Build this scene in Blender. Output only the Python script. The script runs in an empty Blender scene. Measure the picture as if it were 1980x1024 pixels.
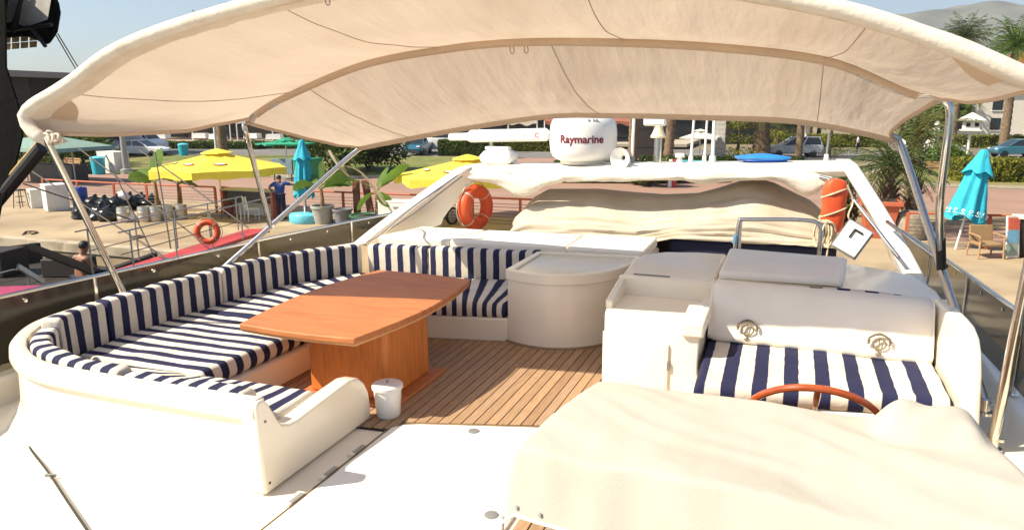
import bpy, bmesh, math, random
from mathutils import Vector, Matrix, noise
random.seed(7)
R = math.radians
scene = bpy.context.scene
col = scene.collection

# ---------------------------------------------------------------- camera, sky, sun, exposure
F, CX, CY = 1400.0, 1030.0, 512.0
PITCH = math.atan(307 / 1400.0); YAW = math.atan(505 / 1400.0 * math.cos(PITCH)); EYE = 2.0
cam_d = bpy.data.cameras.new('camera'); cam = bpy.data.objects.new('camera', cam_d); col.objects.link(cam)
cam_d.sensor_width = 36.0; cam_d.lens = F / 1980 * 36.0; cam_d.shift_x = (990 - CX) / 1980
cam_d.clip_start = 0.05; cam_d.clip_end = 12000
cam.location = (0, 0, EYE); cam.rotation_euler = (R(90) - PITCH, 0, YAW)
scene.camera = cam
SUN_EL = R(45.7); SUN_V = Vector((-0.819 * math.cos(SUN_EL), -0.573 * math.cos(SUN_EL), math.sin(SUN_EL))).normalized()
world = bpy.data.worlds.new('World'); scene.world = world; world.use_nodes = True
wn = world.node_tree.nodes; wl = world.node_tree.links; wn.clear()
wo = wn.new('ShaderNodeOutputWorld'); wb = wn.new('ShaderNodeBackground'); ws = wn.new('ShaderNodeTexSky')
ws.sky_type = 'NISHITA'; ws.sun_disc = False; ws.sun_elevation = SUN_EL
ws.sun_rotation = math.atan2(SUN_V.x, SUN_V.y); ws.air_density = 1.0; ws.dust_density = 1.3; ws.ozone_density = 3.2
wb.inputs['Strength'].default_value = 0.047
wl.new(ws.outputs[0], wb.inputs[0]); wl.new(wb.outputs[0], wo.inputs[0])
sun_d = bpy.data.lights.new('sun', 'SUN'); sun_d.energy = 2.8; sun_d.angle = R(0.55); sun_d.color = (1.0, 0.90, 0.71)
sun = bpy.data.objects.new('sun', sun_d); col.objects.link(sun)
sun.location = SUN_V * 60; sun.rotation_euler = SUN_V.to_track_quat('Z', 'Y').to_euler()
vs = scene.view_settings
vs.view_transform = 'Standard'; vs.look = 'None'; vs.exposure = 1.76; vs.gamma = 1.0; vs.use_curve_mapping = False
scene.render.engine = 'CYCLES'; scene.cycles.max_bounces = 12; scene.cycles.diffuse_bounces = 7; scene.cycles.transparent_max_bounces = 24

# ---------------------------------------------------------------- survey: photograph point -> place on a plane
_cp, _sp, _cy, _sy = math.cos(PITCH), math.sin(PITCH), math.cos(YAW), math.sin(YAW)
def ray(x, y):
    u = (x - CX) / F; v = (CY - y) / F
    Y = _cp + v * _sp; Z = v * _cp - _sp
    return (u * _cy - Y * _sy, u * _sy + Y * _cy, Z)
QZ = -2.3            # quay level
WZ = -3.35           # water level
def g(x, y, z=QZ):
    r = ray(x, y); t = (z - EYE) / r[2]; return Vector((r[0] * t, r[1] * t, z))
def gy(x, y, Y):
    r = ray(x, y); t = Y / r[1]; return Vector((r[0] * t, Y, EYE + r[2] * t))

# ---------------------------------------------------------------- materials
def lin(c):
    return tuple(((v / 255.0) / 12.92 if v / 255.0 <= .04045 else ((v / 255.0 + .055) / 1.055) ** 2.4) for v in c)
MATS = {}
def mat(name, rgb, rough=.6, metal=0., var=.12, scale=6., bump=0., bscale=None, coat=0., spec=.5, trans=0., emit=None,
        dirt=None, dscale=2., dlo=.5, dhi=.75, stretch=None, coords='Object', bdist=.02):
    if name in MATS: return MATS[name]
    m = bpy.data.materials.new(name); m.use_nodes = True; n = m.node_tree.nodes; l = m.node_tree.links
    b = n['Principled BSDF']; out = n['Material Output']
    b.inputs['Roughness'].default_value = rough; b.inputs['Metallic'].default_value = metal
    b.inputs['Specular IOR Level'].default_value = spec; b.inputs['Coat Weight'].default_value = coat
    tc = n.new('ShaderNodeTexCoord'); mp = n.new('ShaderNodeMapping'); l.new(tc.outputs[coords], mp.inputs[0])
    if stretch: mp.inputs['Scale'].default_value = stretch
    nz = n.new('ShaderNodeTexNoise'); nz.inputs['Scale'].default_value = scale; nz.inputs['Detail'].default_value = 4
    l.new(mp.outputs[0], nz.inputs['Vector'])
    rp = n.new('ShaderNodeValToRGB')
    c = tuple(rgb)
    rp.color_ramp.elements[0].position = .3; rp.color_ramp.elements[1].position = .7
    rp.color_ramp.elements[0].color = (*[max(0, v * (1 - var)) for v in c], 1)
    rp.color_ramp.elements[1].color = (*[min(1, v * (1 + var)) for v in c], 1)
    l.new(nz.outputs['Fac'], rp.inputs[0]); csock = rp.outputs[0]
    if dirt:
        n2 = n.new('ShaderNodeTexNoise'); n2.inputs['Scale'].default_value = dscale; n2.inputs['Detail'].default_value = 6
        l.new(mp.outputs[0], n2.inputs['Vector'])
        r2 = n.new('ShaderNodeValToRGB'); r2.color_ramp.elements[0].position = dlo; r2.color_ramp.elements[1].position = dhi
        l.new(n2.outputs['Fac'], r2.inputs[0])
        mx = n.new('ShaderNodeMixRGB'); l.new(r2.outputs[0], mx.inputs[0]); l.new(csock, mx.inputs[1]); mx.inputs[2].default_value = (*dirt, 1)
        csock = mx.outputs[0]
    l.new(csock, b.inputs['Base Color'])
    if bump:
        nb = n.new('ShaderNodeTexNoise'); nb.inputs['Scale'].default_value = bscale or scale * 4; nb.inputs['Detail'].default_value = 5
        l.new(mp.outputs[0], nb.inputs['Vector'])
        bp = n.new('ShaderNodeBump'); bp.inputs['Strength'].default_value = bump; bp.inputs['Distance'].default_value = bdist
        l.new(nb.outputs['Fac'], bp.inputs['Height']); l.new(bp.outputs[0], b.inputs['Normal'])
    if trans:
        tr = n.new('ShaderNodeBsdfTranslucent'); ms = n.new('ShaderNodeMixShader'); ms.inputs[0].default_value = trans
        l.new(csock, tr.inputs[0]); (l.new(bp.outputs[0], tr.inputs['Normal']) if bump else None); l.new(b.outputs[0], ms.inputs[1]); l.new(tr.outputs[0], ms.inputs[2]); l.new(ms.outputs[0], out.inputs[0])
    MATS[name] = m
    return m

def stripe_mat(name, period):
    if name in MATS: return MATS[name]
    m = bpy.data.materials.new(name); m.use_nodes = True; n = m.node_tree.nodes; l = m.node_tree.links
    b = n['Principled BSDF']; b.inputs['Roughness'].default_value = .85; b.inputs['Specular IOR Level'].default_value = .2
    uv = n.new('ShaderNodeUVMap'); sx = n.new('ShaderNodeSeparateXYZ'); l.new(uv.outputs[0], sx.inputs[0])
    tc = n.new('ShaderNodeTexCoord'); nz = n.new('ShaderNodeTexNoise'); nz.inputs['Scale'].default_value = 9; l.new(tc.outputs['Object'], nz.inputs[0])
    wob = n.new('ShaderNodeMath'); wob.operation = 'MULTIPLY_ADD'; wob.inputs[1].default_value = .012; l.new(nz.outputs['Fac'], wob.inputs[0]); l.new(sx.outputs[0], wob.inputs[2])
    dv = n.new('ShaderNodeMath'); dv.operation = 'DIVIDE'; dv.inputs[1].default_value = period; l.new(wob.outputs[0], dv.inputs[0])
    fr = n.new('ShaderNodeMath'); fr.operation = 'FRACT'; l.new(dv.outputs[0], fr.inputs[0])
    rp = n.new('ShaderNodeValToRGB'); rp.color_ramp.interpolation = 'LINEAR'
    e = rp.color_ramp.elements; e[0].position = 0; e[0].color = (.68, .615, .52, 1); e[1].position = .50; e[1].color = (.68, .615, .52, 1)
    a = e.new(.52); a.color = (.022, .024, .066, 1); a2 = e.new(.98); a2.color = (.022, .024, .066, 1); a3 = e.new(1.); a3.color = (.68, .615, .52, 1)
    l.new(fr.outputs[0], rp.inputs[0])
    n2 = n.new('ShaderNodeTexNoise'); n2.inputs['Scale'].default_value = 4; n2.inputs['Detail'].default_value = 6; l.new(tc.outputs['Object'], n2.inputs[0])
    mr = n.new('ShaderNodeMapRange'); mr.inputs[1].default_value = .3; mr.inputs[2].default_value = .8; mr.inputs[3].default_value = .88; mr.inputs[4].default_value = 1.1; l.new(n2.outputs['Fac'], mr.inputs[0])
    mx = n.new('ShaderNodeMixRGB'); mx.blend_type = 'MULTIPLY'; mx.inputs[0].default_value = 1; l.new(rp.outputs[0], mx.inputs[1]); l.new(mr.outputs[0], mx.inputs[2])
    l.new(mx.outputs[0], b.inputs['Base Color'])
    wv = n.new('ShaderNodeTexNoise'); wv.inputs['Scale'].default_value = 14; wv.inputs['Detail'].default_value = 8; l.new(tc.outputs['Object'], wv.inputs[0])
    bp = n.new('ShaderNodeBump'); bp.inputs['Strength'].default_value = .35; bp.inputs['Distance'].default_value = .02; l.new(wv.outputs['Fac'], bp.inputs['Height']); l.new(bp.outputs[0], b.inputs['Normal'])
    MATS[name] = m
    return m

GEL = mat('gelcoat', (.87, .785, .64), .26, var=.03, scale=1.5, coat=.15, dirt=(.70, .61, .46), dscale=1.3, dlo=.52, dhi=.9)
GELG = mat('gelcoat_gloss', (.76, .68, .56), .24, var=.04, scale=2, coat=.15)
VINYL = mat('white_vinyl', (.85, .79, .69), .5, var=.04, scale=3, bump=.12, bscale=9)
CLOTHW = mat('white_cotton', (.84, .77, .68), .85, var=.04, scale=4, bump=.35, bscale=7, spec=.2)
CANVAS = mat('canopy_canvas', (.72, .60, .475), .9, var=.05, scale=.35, bump=.75, bscale=1.3, spec=.1, trans=.35, stretch=(34, 2.2, 1), dirt=(.62, .48, .35), dscale=.3, dlo=.5, dhi=.9, coords='UV', bdist=.032)
CANVAS_S = mat('canopy_sleeve', (.78, .71, .61), .85, var=.05, scale=6, bump=.28, bscale=26, spec=.15, trans=.12, dirt=(.66, .56, .44), dscale=5, dlo=.5, dhi=.85)
CANVAS_B = mat('canopy_band', (.55, .42, .31), .9, var=.05, scale=4, bump=.3, bscale=9, spec=.1)
COVER = mat('cover_canvas', (.45, .415, .36), .9, var=.04, scale=2.2, bump=.10, bscale=70, spec=.15, dirt=(.40, .35, .28), dscale=2.6, dlo=.5, dhi=.85)
TARP = mat('tarp_canvas', (.52, .455, .365), .9, var=.07, scale=2, bump=.3, bscale=7, spec=.1, dirt=(.46, .38, .28), dscale=3)
STEEL = mat('stainless_steel', (.62, .60, .57), .17, 1.0, var=.05, scale=20)
BRONZE = mat('smoked_steel', (.16, .12, .09), .22, 1.0, var=.2, scale=10)
CHERRY = mat('cherry_veneer', (.46, .165, .058), .5, var=.14, scale=5, stretch=(1, 9, 9), coat=.0, spec=.35, dirt=(.36, .105, .03), dscale=1.4, dlo=.5, dhi=.8)
CHERRY_V = mat('cherry_veneer_upright', (.56, .175, .032), .45, var=.18, scale=5, stretch=(9, 9, 1), coat=.1)
TEAK = [mat('teak_%d' % i, c, .62, var=.16, scale=12, stretch=(10, .7, 10), bump=.15, bscale=40) for i, c in enumerate([(.335, .21, .118), (.385, .24, .137), (.305, .186, .102), (.36, .23, .14)])]
CAULK = mat('caulk', (.022, .016, .011), .7)
WHEELW = mat('varnished_wood', (.36, .07, .015), .16, var=.15, scale=20, coat=.6)
BLACK = mat('black_rubber', (.014, .013, .013), .55, var=.2)
BLACKG = mat('black_plastic_bag', (.010, .010, .011), .22, var=.3, bump=.8, bscale=9)
NAVY = mat('navy_gap_shade', (.012, .015, .05), .8)  # dark navy painted in for the shade under the dinghy tarpaulin
GREYP = mat('grey_plastic', (.20, .20, .20), .5)
DARKG = mat('dark_grey', (.05, .05, .052), .5)
WHITEP = mat('white_plastic', (.80, .79, .76), .3, var=.03)
WHITED = mat('aged_white_paint', (.70, .68, .63), .5, var=.06, dirt=(.45, .38, .28), dscale=3, dlo=.55, dhi=.85)
ORANGE = mat('lifebuoy_orange', (.66, .085, .020), .5, var=.12, scale=5, dirt=(.5, .12, .05), dscale=4, dlo=.6, dhi=.8)
ROPE = mat('cream_rope', (.62, .52, .36), .9, var=.2, scale=30)
ROPED = mat('dark_rope', (.10, .07, .05), .9, var=.2, scale=30)
BLUE = mat('blue_shell', (.025, .22, .66), .3, var=.1)
TURQ = mat('turquoise_cloth', (.03, .44, .58), .8, var=.12, scale=5, trans=.18)
TURQP = mat('turquoise_plastic', (.025, .40, .52), .45, var=.08)
YELLOW = mat('yellow_cloth', (.88, .74, .09), .8, var=.05, trans=.28)
GREENP = mat('green_plastic', (.02, .27, .12), .45)
GREENC = mat('green_cloth', (.03, .36, .20), .8, trans=.25)
TEALC = mat('grey_green_cloth', (.24, .36, .31), .8, trans=.2)
REDP = mat('red_paint', (.50, .035, .03), .45, var=.12, dirt=(.34, .05, .04), dscale=3)
RAILO = mat('orange_rail_paint', (.50, .12, .055), .55, var=.15, dirt=(.30, .08, .04), dscale=6)
WIRE = mat('rusty_wire', (.07, .05, .04), .6)
GREYM = mat('grey_metal', (.36, .36, .35), .45, .4)
LIGHTG = mat('light_grey_steel', (.50, .47, .42), .4, .7, var=.15, bump=.3, bscale=20)
WOODL = mat('light_wood', (.42, .24, .12), .6, var=.2, stretch=(1, 8, 8))
WOODD = mat('dark_wood', (.020, .013, .009), .7, var=.3, stretch=(1, 6, 6))
WICKER = mat('wicker', (.30, .19, .09), .7, var=.3, scale=60, bump=.6, bscale=80)
DARKCL = mat('black_sail_cloth', (.005, .0045, .004), .9, var=.4, bump=.7, bscale=6, spec=.08)
PAPER = mat('pale_board', (.42, .40, .37), .7, var=.1)
STONEY = mat('yellow_stone_wall', (.62, .44, .20), .9, var=.2, scale=3)
SKIN = mat('skin', (.40, .20, .12), .55, var=.06)
SKIND = mat('tanned_skin', (.26, .115, .06), .5, var=.08)
HAIR = mat('dark_hair', (.014, .010, .008), .6)
SHIRTB = mat('blue_shirt', (.025, .06, .24), .85, var=.1)
TROUS = mat('navy_trousers', (.012, .018, .05), .85)
SHIRTW = mat('white_shirt', (.75, .74, .72), .85)
CONC = mat('quay_concrete', (.37, .28, .175), .92, var=.2, scale=.35, bump=.25, bscale=9, dirt=(.235, .17, .10), dscale=.6, dlo=.46, dhi=.70, coords='Object')
PAVER = mat('promenade_paver', (.30, .18, .13), .9, var=.10, scale=.5, bump=.1, bscale=8, dirt=(.30, .19, .15), dscale=.25, dlo=.5, dhi=.7)
ASPH = mat('asphalt', (.155, .145, .135), .92, var=.14, scale=.6, dirt=(.11, .10, .095), dscale=.2)
LAWN = mat('lawn', (.13, .155, .028), .95, var=.35, scale=1.3, bump=.6, bscale=25, dirt=(.23, .18, .07), dscale=.22, dlo=.46, dhi=.66)
DIRT = mat('dry_ground', (.30, .21, .11), .95, var=.2, scale=.7, dirt=(.16, .15, .04), dscale=.4)
EARTH = mat('open_ground', (.20, .165, .10), .95, var=.2, scale=.05)
KERB = mat('kerb_stone', (.42, .36, .28), .9, var=.15)
SOIL = mat('soil', (.05, .03, .02), .95)
BARK = mat('bark', (.15, .105, .07), .9, var=.35, scale=8, bump=.8, bscale=12, stretch=(1, 1, .3))
BARKP = mat('palm_bark', (.17, .115, .07), .9, var=.4, scale=6, bump=.9, bscale=10)
def leafm(name, c, t=.35, var=.45, scale=1.6): return mat(name, c, .55, var=var, scale=scale, trans=t, spec=.3)
LEAF_D = leafm('leaf_dark', (.052, .078, .015)); LEAF_M = leafm('leaf_mid', (.088, .125, .022)); LEAF_B = leafm('leaf_bright', (.10, .165, .02))
LEAF_T = leafm('leaf_topiary', (.17, .175, .018), .25); LEAF_P = leafm('leaf_palm', (.075, .105, .028), .3); LEAF_BAN = leafm('leaf_banana', (.12, .21, .035), .4, .25)
LEAF_Y = leafm('leaf_palm_yellow', (.16, .17, .05), .3)
HILLM = mat('hill_scrub', (.12, .125, .095), .95, var=.3, scale=.012, dirt=(.19, .17, .135), dscale=.006, dlo=.55, dhi=.7)
ROOFT = mat('roof_tile', (.40, .11, .05), .8, var=.2)
WALLW = mat('house_wall', (.66, .61, .53), .9)
AWN = mat('pale_awning_cloth', (.62, .50, .40), .85, trans=.25)
REDBOX = mat('coral_paint', (.62, .13, .07), .5)
def glassm():
    m = bpy.data.materials.new('smoked_acrylic'); m.use_nodes = True; n = m.node_tree.nodes; l = m.node_tree.links
    b = n['Principled BSDF']; b.inputs['Base Color'].default_value = (.075, .066, .052, 1); b.inputs['Roughness'].default_value = .16
    tc = n.new('ShaderNodeTexCoord'); nz = n.new('ShaderNodeTexNoise'); nz.inputs['Scale'].default_value = 30; l.new(tc.outputs['Object'], nz.inputs[0])
    bp = n.new('ShaderNodeBump'); bp.inputs['Strength'].default_value = .06; l.new(nz.outputs['Fac'], bp.inputs['Height']); l.new(bp.outputs[0], b.inputs['Normal'])
    t = n.new('ShaderNodeBsdfTransparent'); t.inputs[0].default_value = (.58, .55, .46, 1); ms = n.new('ShaderNodeMixShader'); ms.inputs[0].default_value = .52
    l.new(b.outputs[0], ms.inputs[1]); l.new(t.outputs[0], ms.inputs[2]); l.new(ms.outputs[0], n['Material Output'].inputs[0]); return m
SMOKE = glassm()
CARGL = mat('car_glass', (.02, .025, .03), .08, coat=.3, var=.05)
CLEARC = mat('clear_lid', (.80, .71, .55), .16, coat=.3, var=.06, scale=3)
def carpaint(name, c): return mat('paint_' + name, c, .28, var=.03, coat=.6)
def water():
    m = bpy.data.materials.new('harbour_water'); m.use_nodes = True; n = m.node_tree.nodes; l = m.node_tree.links
    b = n['Principled BSDF']; b.inputs['Base Color'].default_value = (.022, .036, .020, 1); b.inputs['Roughness'].default_value = .07
    tc = n.new('ShaderNodeTexCoord'); nz = n.new('ShaderNodeTexNoise'); nz.inputs['Scale'].default_value = 1.6; nz.inputs['Detail'].default_value = 5; l.new(tc.outputs['Object'], nz.inputs[0])
    bp = n.new('ShaderNodeBump'); bp.inputs['Strength'].default_value = .5; bp.inputs['Distance'].default_value = .12; l.new(nz.outputs['Fac'], bp.inputs['Height']); l.new(bp.outputs[0], b.inputs['Normal']); return m
WATER = water()

# ---------------------------------------------------------------- mesh helpers
ORG = {}
def tag(o, label=None, cat=None, group=None, kind=None):
    if label: o['label'] = label
    if cat: o['category'] = cat
    if group: o['group'] = group
    if kind: o['kind'] = kind
    return o
def thing(name, label, cat, loc=(0, 0, 0), rz=0., group=None):
    o = bpy.data.objects.new(name, None); o.empty_display_size = .2; col.objects.link(o); o.location = loc; o.rotation_euler = (0, 0, rz)
    ORG[o.name] = Vector(loc) if rz == 0 else None
    return tag(o, label, cat, group)
class MB:
    def __init__(s): s.v = []; s.f = []; s.uv = []; s.use_uv = False; s.mi = []
    def add(s, vs_, fs, uvs=None):
        b = len(s.v); s.v += [tuple(p) for p in vs_]
        for i, f in enumerate(fs):
            s.f.append(tuple(b + k for k in f)); s.uv.append(uvs[i] if uvs else None)
        if uvs: s.use_uv = True
        return s
    def box(s, c, d, rz=0., rx=0., ry=0.):
        m = Matrix.Translation(c) @ Matrix.Rotation(rz, 4, 'Z') @ Matrix.Rotation(ry, 4, 'Y') @ Matrix.Rotation(rx, 4, 'X')
        h = Vector(d) / 2
        vs_ = [m @ Vector((x * h.x, y * h.y, z * h.z)) for z in (-1, 1) for y in (-1, 1) for x in (-1, 1)]
        return s.add(vs_, [(0, 2, 3, 1), (4, 5, 7, 6), (0, 1, 5, 4), (2, 6, 7, 3), (0, 4, 6, 2), (1, 3, 7, 5)])
    def bx(s, x0, x1, y0, y1, z0, z1): return s.box(((x0 + x1) / 2, (y0 + y1) / 2, (z0 + z1) / 2), (x1 - x0, y1 - y0, z1 - z0))
    def prism(s, poly, z0, z1):
        n = len(poly); z0f = z0 if callable(z0) else (lambda x, y: z0); z1f = z1 if callable(z1) else (lambda x, y: z1)
        vs_ = [(p[0], p[1], z0f(*p)) for p in poly] + [(p[0], p[1], z1f(*p)) for p in poly]
        fs = [tuple(range(n))[::-1], tuple(range(n, 2 * n))] + [(i, (i + 1) % n, n + (i + 1) % n, n + i) for i in range(n)]
        return s.add(vs_, fs)
    def xprism(s, poly, x0, x1):           # polygon in (y, z), extruded along x
        n = len(poly); vs_ = [(x0, p[0], p[1]) for p in poly] + [(x1, p[0], p[1]) for p in poly]
        return s.add(vs_, [tuple(range(n)), tuple(range(n, 2 * n))[::-1]] + [(i, n + i, n + (i + 1) % n, (i + 1) % n) for i in range(n)])
    def yprism(s, poly, y0, y1):           # polygon in (x, z), extruded along y
        n = len(poly); vs_ = [(p[0], y0, p[1]) for p in poly] + [(p[0], y1, p[1]) for p in poly]
        return s.add(vs_, [tuple(range(n))[::-1], tuple(range(n, 2 * n))] + [(i, (i + 1) % n, n + (i + 1) % n, n + i) for i in range(n)])
    def rings(s, rs, cap=True, closed=False, us=None, vvs=None):
        n = len(rs[0]); vs_ = [p for r in rs for p in r]; fs = []; uvs = []
        m = len(rs)
        for j in range(m if closed else m - 1):
            for i in range(n):
                a, b = j * n + i, j * n + (i + 1) % n; k = ((j + 1) % m) * n
                fs.append((a, b, k + (i + 1) % n, k + i))
                if us: uvs.append(((us[j], i / n), (us[j], (i + 1) / n), (us[j + 1], (i + 1) / n), (us[j + 1], i / n)))
        if cap and not closed:
            fs.append(tuple(range(n))[::-1]); fs.append(tuple((m - 1) * n + i for i in range(n)))
            if us: uvs.append(tuple((us[0], 0) for i in range(n))); uvs.append(tuple((us[-1], 0) for i in range(n)))
        return s.add(vs_, fs, uvs if us else None)
    def tube(s, pts, r, n=10, closed=False, cap=True):
        P = [Vector(p) for p in pts]; m = len(P); rr = r if isinstance(r, (list, tuple)) else [r] * m
        T = []
        for i in range(m):
            if closed: d = P[(i + 1) % m] - P[i - 1]
            else: d = P[min(i + 1, m - 1)] - P[max(i - 1, 0)]
            T.append(d.normalized() if d.length > 1e-9 else Vector((0, 0, 1)))
        a = Vector((0, 0, 1)) if abs(T[0].z) < .9 else Vector((1, 0, 0))
        N = T[0].cross(a).normalized(); rs = []
        for i in range(m):
            N = (N - T[i] * N.dot(T[i])); N = N.normalized() if N.length > 1e-6 else T[i].orthogonal().normalized()
            B = T[i].cross(N)
            rs.append([P[i] + (N * math.cos(2 * math.pi * k / n) + B * math.sin(2 * math.pi * k / n)) * rr[i] for k in range(n)])
        return s.rings(rs, cap=cap, closed=closed)
    def lathe(s, prof, n=20, loc=(0, 0, 0), axis=None):
        M = Matrix.Translation(loc) @ (Vector(axis).to_track_quat('Z', 'Y').to_matrix().to_4x4() if axis else Matrix())
        rs = [[M @ Vector((max(r, 1e-4) * math.cos(2 * math.pi * k / n), max(r, 1e-4) * math.sin(2 * math.pi * k / n), z)) for k in range(n)] for r, z in prof]
        return s.rings(rs)
    def grid(s, fn, nu, nv, uvscale=None):
        vs_ = [fn(i / nu, j / nv) for j in range(nv + 1) for i in range(nu + 1)]
        fs = []; uvs = []
        for j in range(nv):
            for i in range(nu):
                a = j * (nu + 1) + i; fs.append((a, a + 1, a + nu + 2, a + nu + 1))
                uvs.append(((i / nu, j / nv), ((i + 1) / nu, j / nv), ((i + 1) / nu, (j + 1) / nv), (i / nu, (j + 1) / nv)))
        return s.add(vs_, fs, uvs)
    def build(s, name, m, parent=None, loc=None, smooth=True, angle=35, bevel=0., seg=2, solid=0., subsurf=0, fixn=True):
        off = Vector((0, 0, 0))
        if parent is not None:
            o_ = ORG.get(parent.name)
            if o_ is not None: off = o_
        elif loc is not None: off = Vector(loc)
        me = bpy.data.meshes.new(name); me.from_pydata([tuple(Vector(p) - off) for p in s.v], [], s.f)
        if s.use_uv:
            ul = me.uv_layers.new(name='UVMap'); k = 0
            for i, p in enumerate(me.polygons):
                for q in range(p.loop_total):
                    ul.data[p.loop_start + q].uv = s.uv[i][q] if s.uv[i] else (0, 0)
        if fixn:
            bm = bmesh.new(); bm.from_mesh(me); bmesh.ops.recalc_face_normals(bm, faces=bm.faces); bm.to_mesh(me); bm.free()
        if isinstance(m, (list, tuple)):
            for q in m: me.materials.append(q)
        else: me.materials.append(m)
        if smooth:
            me.polygons.foreach_set('use_smooth', [True] * len(me.polygons)); me.set_sharp_from_angle(angle=R(angle))
        o = bpy.data.objects.new(name, me); col.objects.link(o)
        if parent is not None: o.parent = parent; ORG[o.name] = off
        elif loc is not None: o.location = loc; ORG[o.name] = off
        else: ORG[o.name] = Vector((0, 0, 0))
        if solid:
            md = o.modifiers.new('solid', 'SOLIDIFY'); md.thickness = solid; md.offset = 0
        if subsurf:
            md = o.modifiers.new('sub', 'SUBSURF'); md.levels = subsurf; md.render_levels = subsurf
        if bevel:
            md = o.modifiers.new('bev', 'BEVEL'); md.width = bevel; md.segments = seg; md.limit_method = 'ANGLE'; md.angle_limit = R(30)
        return o
def copy_tree(o, parent=None, loc=None, rz=None, label=None):
    c = o.copy(); col.objects.link(c); c.parent = parent; ORG[c.name] = None
    if loc is not None: c.location = loc
    if rz is not None: c.rotation_euler[2] = rz
    if label: c['label'] = label
    for ch in list(o.children): copy_tree(ch, c)
    return c
def lerp(a, b, t): return a + (b - a) * t
def smooth_path(pts, n=8, closed=False):
    P = [Vector(p) for p in pts]; out = []; m = len(P)
    for i in range(m if closed else m - 1):
        if closed: p0, p1, p2, p3 = P[i - 1], P[i], P[(i + 1) % m], P[(i + 2) % m]
        else: p0, p1, p2, p3 = P[max(i - 1, 0)], P[i], P[i + 1], P[min(i + 2, m - 1)]
        for k in range(n):
            t = k / n
            out.append(.5 * ((2 * p1) + (p2 - p0) * t + (2 * p0 - 5 * p1 + 4 * p2 - p3) * t * t + (3 * p1 - p0 - 3 * p2 + p3) * t ** 3))
    if not closed: out.append(P[-1])
    return out
def rrect(w, h, r, n=4, puff=0.):
    pts = []
    for cx, cy, a0 in ((w / 2 - r, h / 2 - r, 0), (-w / 2 + r, h / 2 - r, 90), (-w / 2 + r, -h / 2 + r, 180), (w / 2 - r, -h / 2 + r, 270)):
        for k in range(n + 1):
            a = R(a0 + 90 * k / n); pts.append((cx + r * math.cos(a), cy + r * math.sin(a)))
    return pts
def sweep_cushion(path, w, h, r=.035, lean=0., u0=0., wob=.010, endr=.03, sec_tw=None):
    """soft cushion swept along a 3D path; w across the path (horizontal), h upright; u runs along the path"""
    mb = MB(); P = [Vector(p) for p in path]; m = len(P)
    L = [0.]
    for i in range(1, m): L.append(L[-1] + (P[i] - P[i - 1]).length)
    tot = L[-1]; rs = []; us = []
    st = [0, endr * .35, endr] 
    ds = sorted(set([0, endr * .3, endr] + [tot * k / max(6, int(tot / .06)) for k in range(1, max(6, int(tot / .06)))] + [tot - endr, tot - endr * .3, tot]))
    for d in ds:
        k = 0
        while k < m - 2 and L[k + 1] < d: k += 1
        t = (d - L[k]) / max(1e-6, L[k + 1] - L[k]); p = P[k].lerp(P[k + 1], t)
        def tan(i):
            a = P[min(i + 1, m - 1)] - P[max(i - 1, 0)]; return a.normalized()
        T = (tan(k).lerp(tan(k + 1), t)).normalized(); N = Vector((T.y, -T.x, 0)).normalized(); U = Vector((0, 0, 1))
        e = min(d, tot - d); sh = 1. if e >= endr else (1 - (1 - math.sqrt(max(0, 1 - (1 - e / endr) ** 2))) * endr * 1.2 / max(w, h) * 1.0)
        ring = []
        for (a, b) in rrect(w, h, r, 4):
            a *= sh if e < endr else 1; b *= sh if e < endr else 1
            q = p + N * (a + lean * (b + h / 2)) + U * b
            nzv = noise.noise(q * 5.) * wob + noise.noise(q * 13.) * wob * .5
            q = q + (N * (a / w * 2) + U * (b / h * 2)) * nzv
            ring.append(q)
        rs.append(ring); us.append(u0 + d)
    mb.rings(rs, us=us)
    return mb

# ================================================================= SETTING
def sheet(name, poly, z, m, thick=0.):
    mb = MB()
    if thick: mb.prism(poly, z - thick, z)
    else: mb.add([(p[0], p[1], z) for p in poly], [tuple(range(len(poly)))])
    return tag(mb.build(name, m, smooth=False), kind='structure')
sheet('ground', [(-3000, 17.2), (3000, 17.2), (3000, 6000), (-3000, 6000)], QZ - .03, EARTH)
sheet('water', [(-600, -600), (600, -600), (600, 17.0), (-600, 17.0)], WZ, WATER)
# quay slab with a worn, uneven front edge
qp = [(-120, 16.6)] + [(-60 + i * .8, 16.55 + .07 * noise.noise((i * .7, 0, 0)) + .03 * noise.noise((i * 2.3, 5, 0))) for i in range(130)] + [(120, 16.6)]
mb = MB(); mb.prism(qp + [(120, 26.5), (-120, 26.5)], QZ - 1.9, QZ)
tag(mb.build('quay', CONC, smooth=False), kind='structure')
mb = MB(); mb.prism([(p[0], p[1] - .05) for p in qp] + [(p[0], p[1] + .35) for p in reversed(qp)], QZ - .26, QZ + .02)
tag(mb.build('quay_edge', mat('quay_edge_stone', (.44, .36, .26), .95, var=.2, scale=1.2, bump=.8, bscale=5, dirt=(.22, .18, .13), dscale=1.5), smooth=False), kind='structure')
def road_y(x): return 50.5 + .243 * (x + 53.7)
prom = [(-140, 26.4), (140, 26.4), (140, 43.5), (2, 44.5), (-4, 60), (-21.0, 60), (-21.9, 49.5), (-23.4, 38.6), (-25, 37), (-140, 35.6)]
sheet('promenade', prom, QZ + .004, PAVER)
sheet('dirt_strip', [(1.5, 29.5), (60, 31.5), (60, 35.2), (1.5, 34.0)], QZ + .012, DIRT)
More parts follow.
